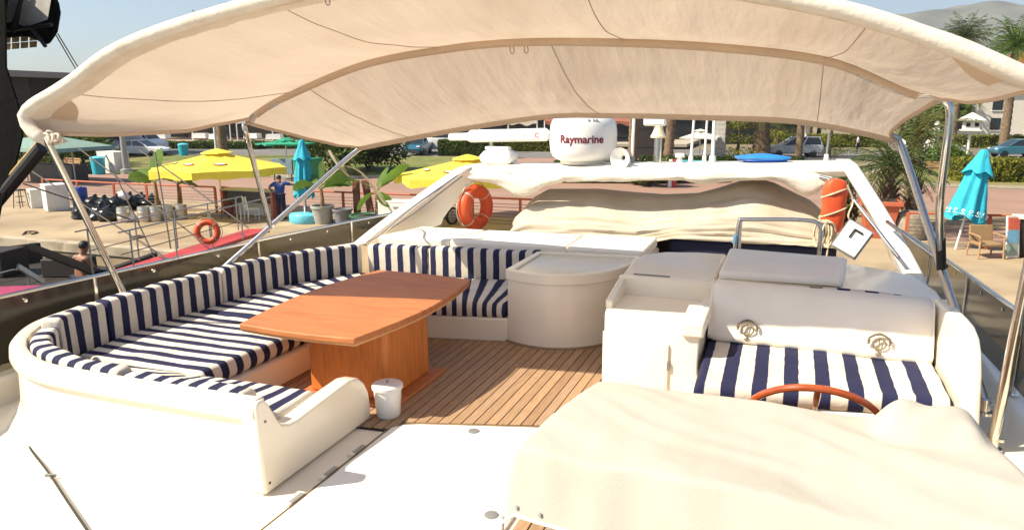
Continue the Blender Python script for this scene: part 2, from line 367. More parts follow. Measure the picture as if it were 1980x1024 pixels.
def lawn(name, poly):
    mb = MB(); mb.prism(poly, QZ - .02, QZ + .11); tag(mb.build(name, LAWN, smooth=False), kind='structure')
    cx = sum(p[0] for p in poly) / len(poly); cy = sum(p[1] for p in poly) / len(poly)
    n = len(poly); mb = MB()
    def off(p): d = Vector((p[0] - cx, p[1] - cy)); d.normalize(); return (p[0] + d.x * .2, p[1] + d.y * .2)
    o = [off(p) for p in poly]
    for i in range(n):
        j = (i + 1) % n; mb.prism([poly[i], o[i], o[j], poly[j]], QZ - .02, QZ + .125)
    tag(mb.build('kerb', KERB, smooth=False), kind='structure')
lawn('lawn', [(-110, 36.2), (-25.5, 37.6), (-24.0, 39), (-22.4, 50), (-23.5, 57.2), (-110, 36.6)])
lawn('lawn', [(3.0, 45.2), (80, 46.0), (80, 62), (40, 62.5), (8, 60.5)])
rd = [(-160, road_y(-160)), (140, road_y(140)), (140, road_y(140) + 14), (-160, road_y(-160) + 14)]
sheet('road', rd, QZ + .008, ASPH)
mk = MB()
for i in range(60):
    x = -140 + i * 4.5; mk.add([(x, road_y(x) + 6.9, QZ + .014), (x + 2, road_y(x + 2) + 6.9, QZ + .014), (x + 2, road_y(x + 2) + 7.08, QZ + .014), (x, road_y(x) + 7.08, QZ + .014)], [(0, 1, 2, 3)])
tag(mk.build('road_marking', WHITED, smooth=False), kind='structure')
# hills far behind, right of the frame
def hill(name, x0, x1, y, hgt, seed, depth):
    mb = MB()
    def fn(u, v):
        x = lerp(x0, x1, u); e = math.sin(math.pi * min(1, max(0, v))) ** .8
        r = hgt * (.78 + .30 * noise.noise((u * 3.1 + seed, seed, 0)) + .10 * noise.noise((u * 9 + seed, 1, 0)) + .05 * noise.noise((u * 26, 3, seed)))
        env = min(1, u * 7.5) * min(1, (1 - u) * 5)
        rg = hgt * .10 * noise.noise((u * 16, v * 6, seed)) + hgt * .05 * noise.noise((u * 40, v * 18, seed))
        return (x, y + depth * v, QZ - 3 + (r * env + rg) * e)
    mb.grid(fn, 160, 40)
    return tag(mb.build(name, HILLM, smooth=True, angle=180), kind='structure')
hill('hill', -200, 2800, 1500, 285, 2.3, 1400)

# ================================================================= THE YACHT (moulded parts)
yacht = thing('motor_yacht', 'large white motor yacht whose upper deck fills the foreground', 'yacht', (-1.75, 5, WZ))
# hull: lofted stations
mb = MB(); rs = []
for y, hw, zt in ((-9, .3, -.1), (-7, 1.6, -.3), (-4, 2.7, -.5), (0, 3.2, -.55), (5, 3.35, -.55), (9.5, 3.2, -.55), (11.6, 3.0, -.6)):
    ring = []
    for k in range(13):
        a = math.pi * k / 12; c = math.cos(a); sz = math.sin(a)
        ring.append((-1.75 - hw * (abs(c) ** .35) * (1 if c > 0 else -1), y, zt - (zt - WZ + .6) * (sz ** .6)))
    rs.append(ring)
mb.rings(rs); mb.build('hull', GEL, yacht)
# flybridge slab with rounded outline
slab = [(-4.9, -3.0), (1.45, -3.0), (1.75, 0), (1.78, 7.0), (1.6, 9.6), (-4.95, 9.6), (-5.28, 7.0), (-5.28, 0.5)]
mb = MB(); mb.prism(slab, -.55, -.012); mb.build('flybridge_slab', GEL, yacht, bevel=.04)
# hatch panel (raised gelcoat lid in front of the teak)
hatch = [(-2.27, .3), (-1.17, .3), (-1.17, 4.0), (-1.40, 4.045), (-2.12, 3.845), (-2.22, 3.80), (-2.27, 3.74)]
mb = MB(); mb.prism(hatch, -.011, .006); hp = mb.build('deck_hatch', mat('hatch_gelcoat', (.82, .79, .72), .35, var=.02, scale=1), yacht, bevel=.006)
mb = MB()
for (x, y) in ((916, 833), (950, 995)):
    p = g(x, y, .006); mb2 = MB(); mb2.lathe([(.001, .0), (.036, .0), (.036, .004), (.030, .006), (.001, .006)], 20, (p.x, p.y, .0065)); mb2.build('hatch_lock', GREYP, hp)
# narrow gasket line round the hatch, hinges along its left side
mb = MB(); mb.tube([(-1.17, 4.018, .0), (-1.40, 4.06, .0), (-2.12, 3.86, .0), (-2.23, 3.815, .0), (-2.284, 3.75, .0), (-2.284, 2.6, .0), (-2.284, .3, .0)], .005, 6); mb.build('hatch_gasket', mat('gasket', (.25, .17, .08), .8), hp)
for (x, y) in ((636, 912), (694, 870), (572, 965)):
    p = g(x, y, 0); mb = MB(); mb.bx(-2.335, -2.288, p.y - .07, p.y + .07, -.012, .010); hb = mb.build('hinge', GEL, hp, bevel=.004)
    mb = MB(); mb.bx(-2.31, -2.286, p.y - .05, p.y + .05, .008, .014); mb.build('hinge_pin', GREYM, hb)
# teak sole: caulked base and planks one by one
mb = MB(); mb.prism([(-3.42, 3.6), (-2.25, 3.7), (-1.4, 4.03), (-1.13, 4.0), (-1.13, .3), (1.0, .3), (1.0, 5.2), (-1.2, 6.2), (-2.2, 6.2), (-3.42, 6.0)], -.011, -.002); sole = mb.build('teak_sole', CAULK, yacht, smooth=False)
pitch = .0735
for i in range(61):
    x0 = -3.42 + i * pitch + .0035; x1 = x0 + pitch - .008; xm = (x0 + x1) / 2
    if xm < -2.25: ya = 3.62 + max(0, (xm + 2.9)) * .16
    elif xm < -1.13: ya = 3.80 + (xm + 2.27) * .29 + .02
    else: ya = .3
    yb = 6.15 if xm < -1.2 else 4.7
    mb = MB(); mb.add([(x0, ya, -.003), (x1, ya + .29 * (x1 - x0) * (-2.25 < xm < -1.13), -.003), (x1, yb, -.003), (x0, yb, -.003), (x0, ya, .003), (x1, ya + .29 * (x1 - x0) * (-2.25 < xm < -1.13), .003), (x1, yb, .003), (x0, yb, .003)],
                      [(0, 3, 2, 1), (4, 5, 6, 7), (0, 1, 5, 4), (1, 2, 6, 5), (2, 3, 7, 6), (3, 0, 4, 7)])
    mb.build('plank', TEAK[random.randrange(4)], sole, smooth=False, fixn=False)
# coaming around the lounge: swept section, front run -> rounded corner -> port side
cpath = [(-2.50, 2.83), (-3.0, 2.82), (-3.6, 2.82), (-4.05, 2.84), (-4.35, 2.93), (-4.60, 3.10), (-4.78, 3.36), (-4.85, 3.7), (-4.86, 4.3), (-4.84, 5.0), (-4.72, 5.7), (-4.50, 6.3), (-4.30, 6.75)]
cpath = smooth_path([(p[0], p[1], 0) for p in cpath], 6)
def sweep2(path, sec, zoff=None):
    mb = MB(); m = len(path); rs = []
    for i, p in enumerate(path):
        T = (path[min(i + 1, m - 1)] - path[max(i - 1, 0)]).normalized(); N = Vector((-T.y, T.x, 0))   # N points outwards (to port / forward)
        N = -N if (N.x * (p.x + 3.4) + N.y * (p.y - 4.5)) < 0 else N
        rs.append([(p.x + N.x * a, p.y + N.y * a, b + (zoff(i / (m - 1)) if zoff and b > .2 else 0)) for a, b in sec])
    return mb.rings(rs)
sec = [(.02, -.02), (.035, .10), (.02, .28), (.015, .42), (.045, .425), (.052, .45), (.045, .505), (.025, .527), (-.02, .530), (-.045, .515), (-.05, .45), (-.05, -.02)]
sweep2(cpath, sec, lambda t: .03 * min(1, max(0, (t - .25) * 4))).build('coaming', GEL, yacht, angle=50)
# flared skirt between coaming and foredeck
sec = [(.02, -.013), (.50, -.013), (.30, -.003), (.14, .035), (.065, .10), (.03, .16)]
mb = MB(); rs = []
for i, p in enumerate(cpath[:60]):
    T = (cpath[min(i + 1, 59)] - cpath[max(i - 1, 0)]).normalized(); N = Vector((-T.y, T.x, 0)); N = -N if (N.x * (p.x + 3.4) + N.y * (p.y - 4.5)) < 0 else N; f = min(1, .02 + (i / 30.) ** 1.5)
    rs.append([(p.x + N.x * (.02 + (a - .02) * f), p.y + N.y * (.02 + (a - .02) * f), b if b < 0 else b * f - .012 * (1 - f)) for a, b in sec])
mb.rings(rs); mb.build('coaming_skirt', GEL, yacht, angle=60)
# end wall of the lounge (scooped profile)
prof = [(2.80, 0), (2.79, .30), (2.785, .50), (2.80, .525), (2.85, .52), (2.885, .475), (2.93, .385), (2.97, .33), (3.03, .305), (3.10, .30), (3.45, .33), (3.62, .34), (3.71, .32), (3.77, .27), (3.815, .19), (3.83, .10), (3.83, 0)]
mb = MB(); mb.xprism(prof, -2.585, -2.475); mb.build('end_wall', GEL, yacht, bevel=.022, seg=3, angle=50)
for (y, z) in ((2.835, .055), (2.84, .40)):
    mb = MB(); mb.lathe([(.001, 0), (.008, 0), (.007, .004), (.001, .005)], 10, (-2.475, y, z), (1, 0, 0)); mb.build('screw_head', BRONZE, yacht)
# seat plinths: port run, aft run, forward run
mb = MB(); mb.prism([(-3.40, 3.42), (-2.58, 3.40), (-2.58, 2.90), (-4.1, 2.90), (-4.6, 3.2), (-4.76, 3.7), (-4.74, 5.0), (-4.4, 6.3), (-2.2, 6.5), (-2.2, 5.60), (-2.85, 5.46), (-3.15, 5.40), (-3.36, 5.2), (-3.40, 4.9)], -.01, .208); mb.build('seat_plinth', GEL, yacht, bevel=.02)
# curved bar cabinet
bar = [(-2.2, 5.60), (-2.02, 5.53), (-1.82, 5.515), (-1.62, 5.58), (-1.44, 5.73), (-1.31, 5.95), (-1.25, 6.25), (-1.25, 6.52), (-2.2, 6.40)]
bars = [(p.x, p.y) for p in smooth_path([(x, y, 0) for x, y in bar[:8]], 4)] + [bar[8]]
mb = MB(); mb.prism(bars, -.01, .56); bc = mb.build('bar_cabinet', GEL, yacht, angle=40)
def grow(poly, d):
    cx = sum(p[0] for p in poly) / len(poly); cy = sum(p[1] for p in poly) / len(poly); out = []
    for x, y in poly:
        v = Vector((x - cx, y - cy)); v = v * (1 + d / v.length); out.append((cx + v.x, cy + v.y))
    return out
bo, bi = grow(bars, .018), grow(bars, -.055); mb = MB(); mb.rings([[(o_[0], o_[1], .555), (o_[0], o_[1], .648), (i_[0], i_[1], .648), (i_[0], i_[1], .555)] for o_, i_ in zip(bo, bi)], closed=True); mb.build('bar_rim', GEL, bc, bevel=.010, seg=3)
mb = MB(); mb.prism(grow(bars, -.058), .57, .625); mb.build('bar_lid', CLEARC, bc, bevel=.006, seg=2)
mb = MB(); mb.prism(grow(bars, .02), -.004, .018); mb.build('bar_foot_strip', mat('foot_strip', (.30, .21, .12), .6), bc)
for z in (.60,):
    mb = MB(); mb.bx(-1.30, -1.22, 6.22, 6.32, .52, .64); mb.build('lid_latch', GREYM, bc, bevel=.01)
# sun-pad plinth behind the lounge
mb = MB(); mb.prism([(-4.15, 6.52), (-2.0, 6.62), (-1.22, 6.62), (-1.22, 7.45), (-4.0, 7.35)], -.01, .56); mb.build('sunpad_plinth', GEL, yacht, bevel=.02)
# galley cabinet beside helm seat
cab = [(-.47, 4.56), (-.95, 4.58), (-1.06, 4.62), (-1.13, 4.71), (-1.155, 4.84), (-1.155, 5.30), (-.47, 5.30)]
mb = MB(); mb.prism(cab, -.01, .60); gc = mb.build('galley_cabinet', GEL, yacht, bevel=.012)
# raised rim: sides and back, open to the front
rimp = [(-1.155, 4.74), (-1.16, 5.31), (-.46, 5.31), (-.46, 4.62)]
mb = MB()
mb.prism([(-1.165, 4.86), (-1.165, 5.33), (-1.115, 5.33), (-1.115, 4.86)], .59, lambda x, y: .64 + .10 * min(1, max(0, (y - 4.80) / .35)))
mb.prism([(-1.165, 5.33), (-.44, 5.33), (-.44, 5.27), (-1.165, 5.27)], .59, .742)
mb.build('cabinet_back_rim', GEL, gc, bevel=.014, seg=3)
mb = MB(); mb.prism([(-.585, 4.53), (-.44, 4.53), (-.44, 5.27), (-.50, 5.27), (-.52, 4.95), (-.585, 4.93)], .545, lambda x, y: .645 + .03 * (y > 4.9)); mb.build('cabinet_arm', GEL, gc, bevel=.016, seg=3)
mb = MB(); mb.prism([(-.66, 4.552), (-.95, 4.568), (-1.058, 4.606), (-1.13, 4.69), (-1.145, 4.72), (-1.115, 4.70), (-1.05, 4.63), (-.95, 4.60), (-.66, 4.585)], .03, .475); mb.build('cabinet_door', GEL, gc, bevel=.005)
mb = MB(); mb.bx(-.668, -.652, 4.548, 4.56, .30, .36); mb.build('door_catch', GREYP, gc)
# glossy wet-bar unit behind the cabinet
wet = [(-1.16, 5.36), (-.47, 5.36), (-.47, 6.48), (-.72, 6.48), (-1.0, 6.40), (-1.15, 6.22), (-1.19, 5.95)]
mb = MB(); mb.prism(wet, -.01, .66); wu = mb.build('wet_bar_unit', GELG, yacht, bevel=.02)
mb = MB(); mb.prism(grow(wet, .012), .655, .725); mb.build('wet_bar_lid', GELG, wu, bevel=.03, seg=4)
mb = MB(); mb.bx(-1.08, -.80, 5.42, 5.435, .724, .732); mb.build('lid_handle', GREYP, wu)
# helm seat moulding: base, back shell and starboard wing
mb = MB(); mb.prism([(-.46, 4.20), (1.0, 4.30), (1.0, 5.3), (-.46, 5.3)], -.01, .28); mb.build('helm_seat_base', GEL, yacht, bevel=.02)
bk = [(-.46, 5.16), (.99, 5.16), (1.06, 5.3), (1.07, 5.7), (1.0, 6.08), (.86, 6.28), (.55, 6.40), (-.46, 6.44)]
mb = MB(); mb.prism(bk, -.01, lambda x, y: .74 - .02 * max(0, x)); mb.build('helm_seat_back_shell', GEL, yacht, bevel=.05, seg=4)
wing = [(4.20, -.01), (4.20, .25), (4.30, .58), (4.36, .68), (4.45, .745), (4.58, .775), (4.75, .775), (5.3, .75), (5.45, .6), (5.45, -.01)]
mb = MB(); mb.xprism(wing, .97, 1.07); mb.build('helm_seat_wing', GEL, yacht, bevel=.025, seg=3, angle=50)
# starboard waterway and bulwark, and port one
mb = MB(); mb.prism([(1.075, 1.2), (1.62, 1.2), (1.72, 5.0), (1.68, 8.2), (1.075, 8.2)], -.02, .13); mb.build('starboard_side_deck', GEL, yacht, bevel=.03)
mb = MB(); mb.prism([(1.24, 1.6), (1.66, 1.5), (1.70, 4.15), (1.50, 4.32), (1.33, 4.30), (1.24, 4.0)], .12, lambda x, y: .40 - .02 * (y - 3)); mb.build('starboard_coaming_block', GEL, yacht, bevel=.06, seg=4)
mb = MB(); mb.prism([(-4.93, 3.2), (-5.22, 2.4), (-5.25, 8.2), (-4.6, 8.2), (-4.93, 5.5)], -.02, .20); mb.build('port_side_deck', GEL, yacht, bevel=.03)
# helm console body under the cover
mb = MB(); mb.prism([(-.92, 2.75), (-.72, 3.36), (.80, 3.50), (.86, 2.75)], -.01, .50); con = mb.build('helm_console', GEL, yacht, bevel=.03)
mb = MB(); mb.tube([(.21, 3.36, .30), (.21, 3.78, .42)], .028, 10); mb.build('steering_column', STEEL, con)

# ----------------------------------------------------------------- steering wheel
wc = Vector((.21, 3.79, .395)); wheel = thing('steering_wheel', 'varnished red-brown wooden steering wheel in front of the striped helm seat', 'steering wheel', wc)
ax = Vector((0, .80, .62)).normalized(); e1 = Vector((1, 0, 0)); e2 = ax.cross(e1).normalized()
e2 = e2 if e2.z > 0 else -e2
rw = .335
mb = MB(); mb.tube([wc + (e1 * math.cos(a) + e2 * math.sin(a)) * rw for a in [2 * math.pi * k / 48 for k in range(48)]], .019, 10, closed=True); mb.build('rim', WHEELW, wheel)
for k in range(5):
    a = math.pi / 2 + 2 * math.pi * k / 5; d = e1 * math.cos(a) + e2 * math.sin(a)
    mb = MB(); mb.tube([wc + d * .06, wc + d * .20], .010, 8); sp = mb.build('spoke', STEEL, wheel)
    mb = MB(); mb.tube([wc + d * .18, wc + d * .27, wc + d * .33], [.014, .018, .016], 8); mb.build('spoke_grip', WHEELW, sp)
mb = MB(); mb.lathe([(.001, -.02), (.06, -.02), (.065, .0), (.05, .03), (.001, .035)], 18, wc, ax); mb.build('hub', STEEL, wheel)

# ----------------------------------------------------------------- dining table
table = thing('dining_table', 'long orange cherry-wood table with bowed sides on a boxed pedestal', 'table', (-2.90, 4.5, 0))
top = []
def bow(p, q, d, n=8):
    p = Vector(p); q = Vector(q); t = (q - p).normalized(); nn = Vector((t.y, -t.x)); return [tuple(p.lerp(q, k / n) + nn * d * math.sin(math.pi * k / n)) for k in range(n)]
crn = [(-3.37, 3.70), (-2.47, 3.68), (-2.44, 5.36), (-3.35, 5.42)]
top = bow(crn[0], crn[1], .03) + bow(crn[1], crn[2], .10) + bow(crn[2], crn[3], .03) + bow(crn[3], crn[0], .10)
mb = MB(); mb.prism(top, .548, .592); tt = mb.build('tabletop', CHERRY, table, bevel=.010, seg=3, angle=30)
mb = MB(); mb.prism([( -2.9 + (x + 2.9) * .985, 4.54 + (y - 4.54) * .985) for x, y in top], .535, .549); mb.build('edge_band', mat('raw_edge', (.62, .34, .15), .7), tt)
mb = MB(); mb.bx(-3.10, -2.47, 4.04, 4.66, .02, .536); ped = mb.build('pedestal', CHERRY_V, table, bevel=.03, seg=3)
mb = MB(); mb.bx(-3.16, -2.38, 3.98, 4.76, .004, .028); mb.build('base_plate', CHERRY, table, bevel=.006)

# ----------------------------------------------------------------- waste bin
bp_ = g(735, 806, .004); bp_ = Vector((-2.385, 3.90, .004))
bin_ = thing('waste_bin', 'small white round waste bin with lid on the teak beside the table', 'bin', bp_)
mb = MB(); mb.lathe([(.001, .0), (.072, .0), (.078, .01), (.093, .20), (.093, .205), (.001, .205)], 28, bp_); mb.build('bucket', WHITEP, bin_)
mb = MB(); mb.lathe([(.098, .190), (.102, .194), (.102, .214), (.094, .222), (.03, .226), (.001, .226)], 28, bp_); ld = mb.build('lid', mat('lid_plastic', (.74, .72, .69), .4, var=.05), bin_)
mb = MB(); mb.lathe([(.001, .226), (.009, .226), (.006, .236), (.010, .244), (.001, .248)], 12, bp_); mb.build('knob', GREYM, ld)

# ----------------------------------------------------------------- striped cushions
SP = stripe_mat('navy_and_cream_stripe', .132); SPH = stripe_mat('wide_navy_and_cream_stripe', .178)
def cushion(name, path, w, h, label, cat, group=None, m=None, **k):
    mb = sweep_cushion(path, w, h, **k); c = Vector((0, 0, 0))
    for p in mb.v: c += Vector(p)
    c /= len(mb.v); c.z = min(p[2] for p in mb.v)
    return tag(mb.build(name, m or SP, None, loc=c, angle=60), label, cat, group)
BG = 'striped backrest cushions of the lounge'; SG = 'striped seat cushions of the lounge'
def arc(c, r, a0, a1, z, n=10): return [(c[0] + r * math.cos(R(lerp(a0, a1, k / n))), c[1] + r * math.sin(R(lerp(a0, a1, k / n))), z) for k in range(n + 1)]
BZ, BH = .452, .325
cushion('backrest_cushion', [(-2.66, 2.945, .352), (-3.1, 2.94, .352), (-3.52, 2.94, .352)], .13, .31, 'low striped backrest cushion beside the notched end wall in the foreground', 'cushion', BG, u0=.03)
cushion('backrest_cushion', smooth_path([(-3.535, 2.94, .375), (-3.85, 2.945, .38), (-4.15, 2.99, .39), (-4.42, 3.11, .40), (-4.58, 3.29, .41)], 6), .12, .31, 'curved striped backrest cushion in the rounded near corner', 'cushion', BG, u0=.0)
cushion('backrest_cushion', smooth_path([(-4.59, 3.31, BZ - .01), (-4.635, 3.42, BZ), (-4.655, 3.58, BZ), (-4.66, 3.74, BZ)], 4), .13, BH, 'short striped backrest cushion just past the rounded corner', 'cushion', BG, lean=.0, u0=.02)
cushion('backrest_cushion', [(-4.66, 3.755, BZ), (-4.665, 4.3, BZ), (-4.655, 4.88, BZ)], .14, BH + .01, 'longest striped backrest cushion on the side by the front canopy poles', 'cushion', BG, u0=.09)
cushion('backrest_cushion', smooth_path([(-4.652, 4.895, BZ), (-4.61, 5.3, BZ), (-4.53, 5.66, BZ)], 4), .14, BH, 'striped side backrest cushion directly behind the left end of the tabletop', 'cushion', BG, u0=.03)
cushion('backrest_cushion', smooth_path([(-4.525, 5.675, BZ), (-4.36, 6.02, BZ), (-4.13, 6.33, BZ)], 4), .14, BH, 'striped side backrest cushion ending at the far inside corner', 'cushion', BG, u0=.06)
cushion('backrest_cushion', [(-4.03, 6.385, BZ), (-3.7, 6.42, BZ), (-3.38, 6.455, BZ)], .14, BH, 'striped aft backrest cushion starting at the far inside corner', 'cushion', BG, u0=.0)
cushion('backrest_cushion', [(-3.365, 6.457, BZ), (-2.8, 6.515, BZ), (-2.22, 6.57, BZ)], .14, BH, 'striped aft backrest cushion ending against the curved bar cabinet', 'cushion', BG, u0=.05)
SZ = .300
# seat cushions: stripes run across the seat
def flat_cushion(name, ring_a, ring_b, z0, z1, label, cat, group=None, m=None, u0=0., nu=None, puff=.012, roll=.045, nv=10):
    """slab between two polylines (back edge a, front edge b), rounded front; u along the length"""
    mb = MB(); A = [Vector((p[0], p[1], 0)) for p in ring_a]; B = [Vector((p[0], p[1], 0)) for p in ring_b]
    L = [0.]
    for i in range(1, len(A)): L.append(L[-1] + ((A[i] + B[i]) * .5 - (A[i - 1] + B[i - 1]) * .5).length)
    h = z1 - z0; secs = []; r = min(roll, h * .49)
    # section param: list of (t across 0..1 as distance-based, z)
    def section(W):
        pts = [(0.004, z0), (0.0, z0 + .02), (0.0, z1 - .02), (.006, z1 - .006), (.02, z1)]
        for k in range(1, nv): pts.append((lerp(.02, W - r, k / nv), z1))
        for k in range(9):
            a = math.pi / 2 - math.pi * k / 8; pts.append((W - r + r * math.cos(a), (z0 + z1) / 2 + (h / 2) * math.sin(a)))
        for k in range(1, 4): pts.append((lerp(W - r, .03, k / 4), z0))
        return pts
    rs = []; us = []; tot = L[-1]
    N = nu or max(10, int(tot / .035)); ds = [0, .012, .03] + [tot * k / N for k in range(1, N) if .035 < tot * k / N < tot - .035] + [tot - .03, tot - .012, tot]
    for d in ds:
        k = 0
        while k < len(L) - 2 and L[k + 1] < d: k += 1
        t = (d - L[k]) / max(1e-6, L[k + 1] - L[k]); a = A[k].lerp(A[k + 1], t); b = B[k].lerp(B[k + 1], t)
        W = (b - a).length; D = (b - a).normalized(); e = min(d, tot - d); ring = []
        for (s_, z) in section(W):
            f = 1.
            if e < .03: f = 1 - (1 - math.sqrt(max(0, 1 - (1 - e / .03) ** 2))) * .45
            zz = (z0 + z1) / 2 + (z - (z0 + z1) / 2) * f
            q = a + D * s_; q.z = zz
            if z > z1 - .03: q.z += puff * (noise.noise((q.x * 2.2, q.y * 2.2, 3)) + .5 * noise.noise((q.x * 7, q.y * 7, 9)))
            ring.append(q)
        rs.append(ring); us.append(u0 + d)
    mb.rings(rs, us=us); c = Vector((0, 0, 0))
    for p in mb.v: c += Vector(p)
    c /= len(mb.v); c.z = z0
    return tag(mb.build(name, m or SP, None, loc=c, angle=60), label, cat, group)
flat_cushion('seat_cushion', [(-4.52, 3.42), (-4.575, 3.8), (-4.58, 4.2), (-4.58, 4.55)], [(-3.44, 3.42), (-3.43, 3.8), (-3.42, 4.2), (-3.41, 4.55)], .205, .335, 'striped seat cushion on the side run, nearer the foreground', 'cushion', SG, u0=.03)
flat_cushion('seat_cushion', [(-4.58, 4.565), (-4.55, 5.0), (-4.47, 5.5), (-4.22, 6.07), (-4.04, 6.30)], [(-3.41, 4.565), (-3.38, 4.85), (-3.33, 5.1), (-3.22, 5.3), (-3.12, 5.42)], .205, .332, 'striped seat cushion on the side run, mostly hidden behind the table', 'cushion', SG, u0=.06)
flat_cushion('seat_cushion', [(-4.0, 6.30), (-3.4, 6.37), (-2.8, 6.43), (-2.225, 6.49)], [(-3.09, 5.42), (-2.8, 5.46), (-2.5, 5.53), (-2.225, 5.585)], .205, .330, 'striped aft seat cushion between table end and bar cabinet', 'cushion', SG, u0=.09)
flat_cushion('seat_cushion', [(-2.60, 3.01), (-3.1, 3.02), (-3.6, 3.02), (-3.98, 3.05)], [(-2.60, 3.45), (-3.0, 3.45), (-3.3, 3.44), (-3.48, 3.42)], .205, .328, 'striped seat cushion of the short near run beside the white bin', 'cushion', SG, u0=.02)
flat_cushion('seat_cushion', [(-4.0, 3.055), (-4.2, 3.12), (-4.36, 3.25), (-4.43, 3.405)], [(-3.50, 3.40), (-3.53, 3.405), (-3.57, 3.41), (-3.60, 3.415)], .205, .326, 'wedge-shaped striped corner seat cushion in the rounded corner', 'cushion', SG, u0=.05)
# helm bench
flat_cushion('helm_seat_cushion', [(-.455, 5.12), (.2, 5.13), (.955, 5.14)], [(-.44, 4.10), (.2, 4.22), (.955, 4.34)], .28, .40, 'wide-striped navy and cream helm bench cushion behind the steering wheel', 'cushion', m=SPH, u0=.11, puff=.02)
# second, striped back cushion peeping out behind the white bolster
cushion('rear_back_cushion', [(.16, 5.30, .648), (.5, 5.30, .645), (.80, 5.30, .635)], .07, .235, 'striped cushion peeping out above the white bolster at the helm', 'cushion', m=SPH, u0=.05)
def bolster():
    mb = MB(); rs = []; N = 40
    for i in range(N + 1):
        t = i / N; x = lerp(-.455, .95, t); e = min(t, 1 - t) * 1.4; f = 1. if e > .04 else .92 + .08 * math.sqrt(max(0, 1 - (1 - e / .05) ** 2))
        ring = []
        for (a, b) in [(4.985, .40), (4.955, .42), (4.955, .455), (4.985, .54), (5.03, .64), (5.08, .745), (5.115, .785), (5.17, .795), (5.235, .76), (5.235, .62), (5.225, .5), (5.20, .41), (5.10, .395)]:
            cy_, cz_ = 5.10, .585
            p = Vector((x, cy_ + (a - cy_) * f, cz_ + (b - cz_) * f - .02 * t))
            w = .010 * noise.noise((x * 3, p.z * 2, 1)) + .008 * noise.noise((x * 9 + p.z * 6, p.z * 3, 7)); p.y -= w * (1 if a < 5.12 else 0); p.z += w * .4
            ring.append(p)
        rs.append(ring)
    mb.rings(rs); return tag(mb.build('helm_backrest_bolster', CLOTHW, None, loc=(.25, 5.1, .39), angle=70), 'white covered backrest bolster with two anchor emblems at the helm', 'bolster')
bol = bolster()
for x_ in (-.448, .943):
    mb = MB(); mb.tube([(x_, a - .004, b + .003 - .02 * (x_ > 0)) for a, b in ((4.99, .41), (4.962, .45), (4.99, .54), (5.035, .64), (5.085, .745), (5.12, .782), (5.17, .79))], .006, 6); mb.build('piping', VINYL, bol)
EMB = mat('emblem_thread', (.13, .10, .06), .7, var=.3); EMBG = mat('emblem_gold', (.22, .17, .08), .7)
for (x, z0) in ((-.19, .475), (.63, .465)):
    mb = MB(); c = Vector((x, 4.952, z0 + .03)); 
    def E_(a, b): 
        y = 4.950 + max(0, (c.z + b) - .52) * .50; return (c.x + a, y, c.z + b)
    mb.tube([E_(-.072, .018), E_(-.06, .04), E_(-.03, .058), (E_(0, .066)), E_(.03, .058), E_(.06, .04), E_(.072, .018)], [.004, .007, .007, .008, .007, .007, .004], 6)
    for a in (-.066, .066): mb.tube([E_(a, .0), E_(a * .9, .03)], .008, 6)
    mb.tube([E_(-.018, -.062), E_(0, -.054), E_(.018, -.062), E_(0, -.076)], .004, 5, closed=True)
    mb.build('anchor_emblem', EMB, bol)
    mb = MB(); mb.tube([E_(.04 * math.cos(2 * math.pi * k / 20), .004 + .036 * math.sin(2 * math.pi * k / 20)) for k in range(20)], .006, 6, closed=True); mb.tube([E_(0, -.05), E_(0, .05)], .004, 5); mb.build('wheel_emblem', EMBG, bol)
# boxed white cover behind the bolster
mb = MB(); mb.prism([(-.44, 5.42), (.42, 5.46), (.50, 6.30), (-.44, 6.40)], .735, .80); 
tag(mb.build('seat_box_cover', VINYL, None, loc=(0, 5.9, .735), bevel=.03, seg=4), 'pale flat box cushion on the moulding behind the helm backrest', 'cushion')
# sun pads
def pad(poly, label):
    mb = MB(); mb.prism(poly, .558, .665); c = Vector((sum(p[0] for p in poly) / len(poly), sum(p[1] for p in poly) / len(poly), .558))
    return tag(mb.build('sun_pad', VINYL, None, loc=c, bevel=.03, seg=4), label, 'sun pad', 'white sun pads behind the lounge')
pad([(-4.05, 6.56), (-3.25, 6.60), (-3.12, 7.30), (-3.9, 7.28)], 'white sun pad at the foot of the left arch leg')
pad([(-3.235, 6.60), (-2.0, 6.66), (-2.02, 7.36), (-3.10, 7.30)], 'long middle white sun pad behind the striped aft backrest')
pad([(-1.985, 6.64), (-1.24, 6.64), (-1.24, 7.44), (-2.0, 7.37)], 'white sun pad behind the curved bar cabinet')
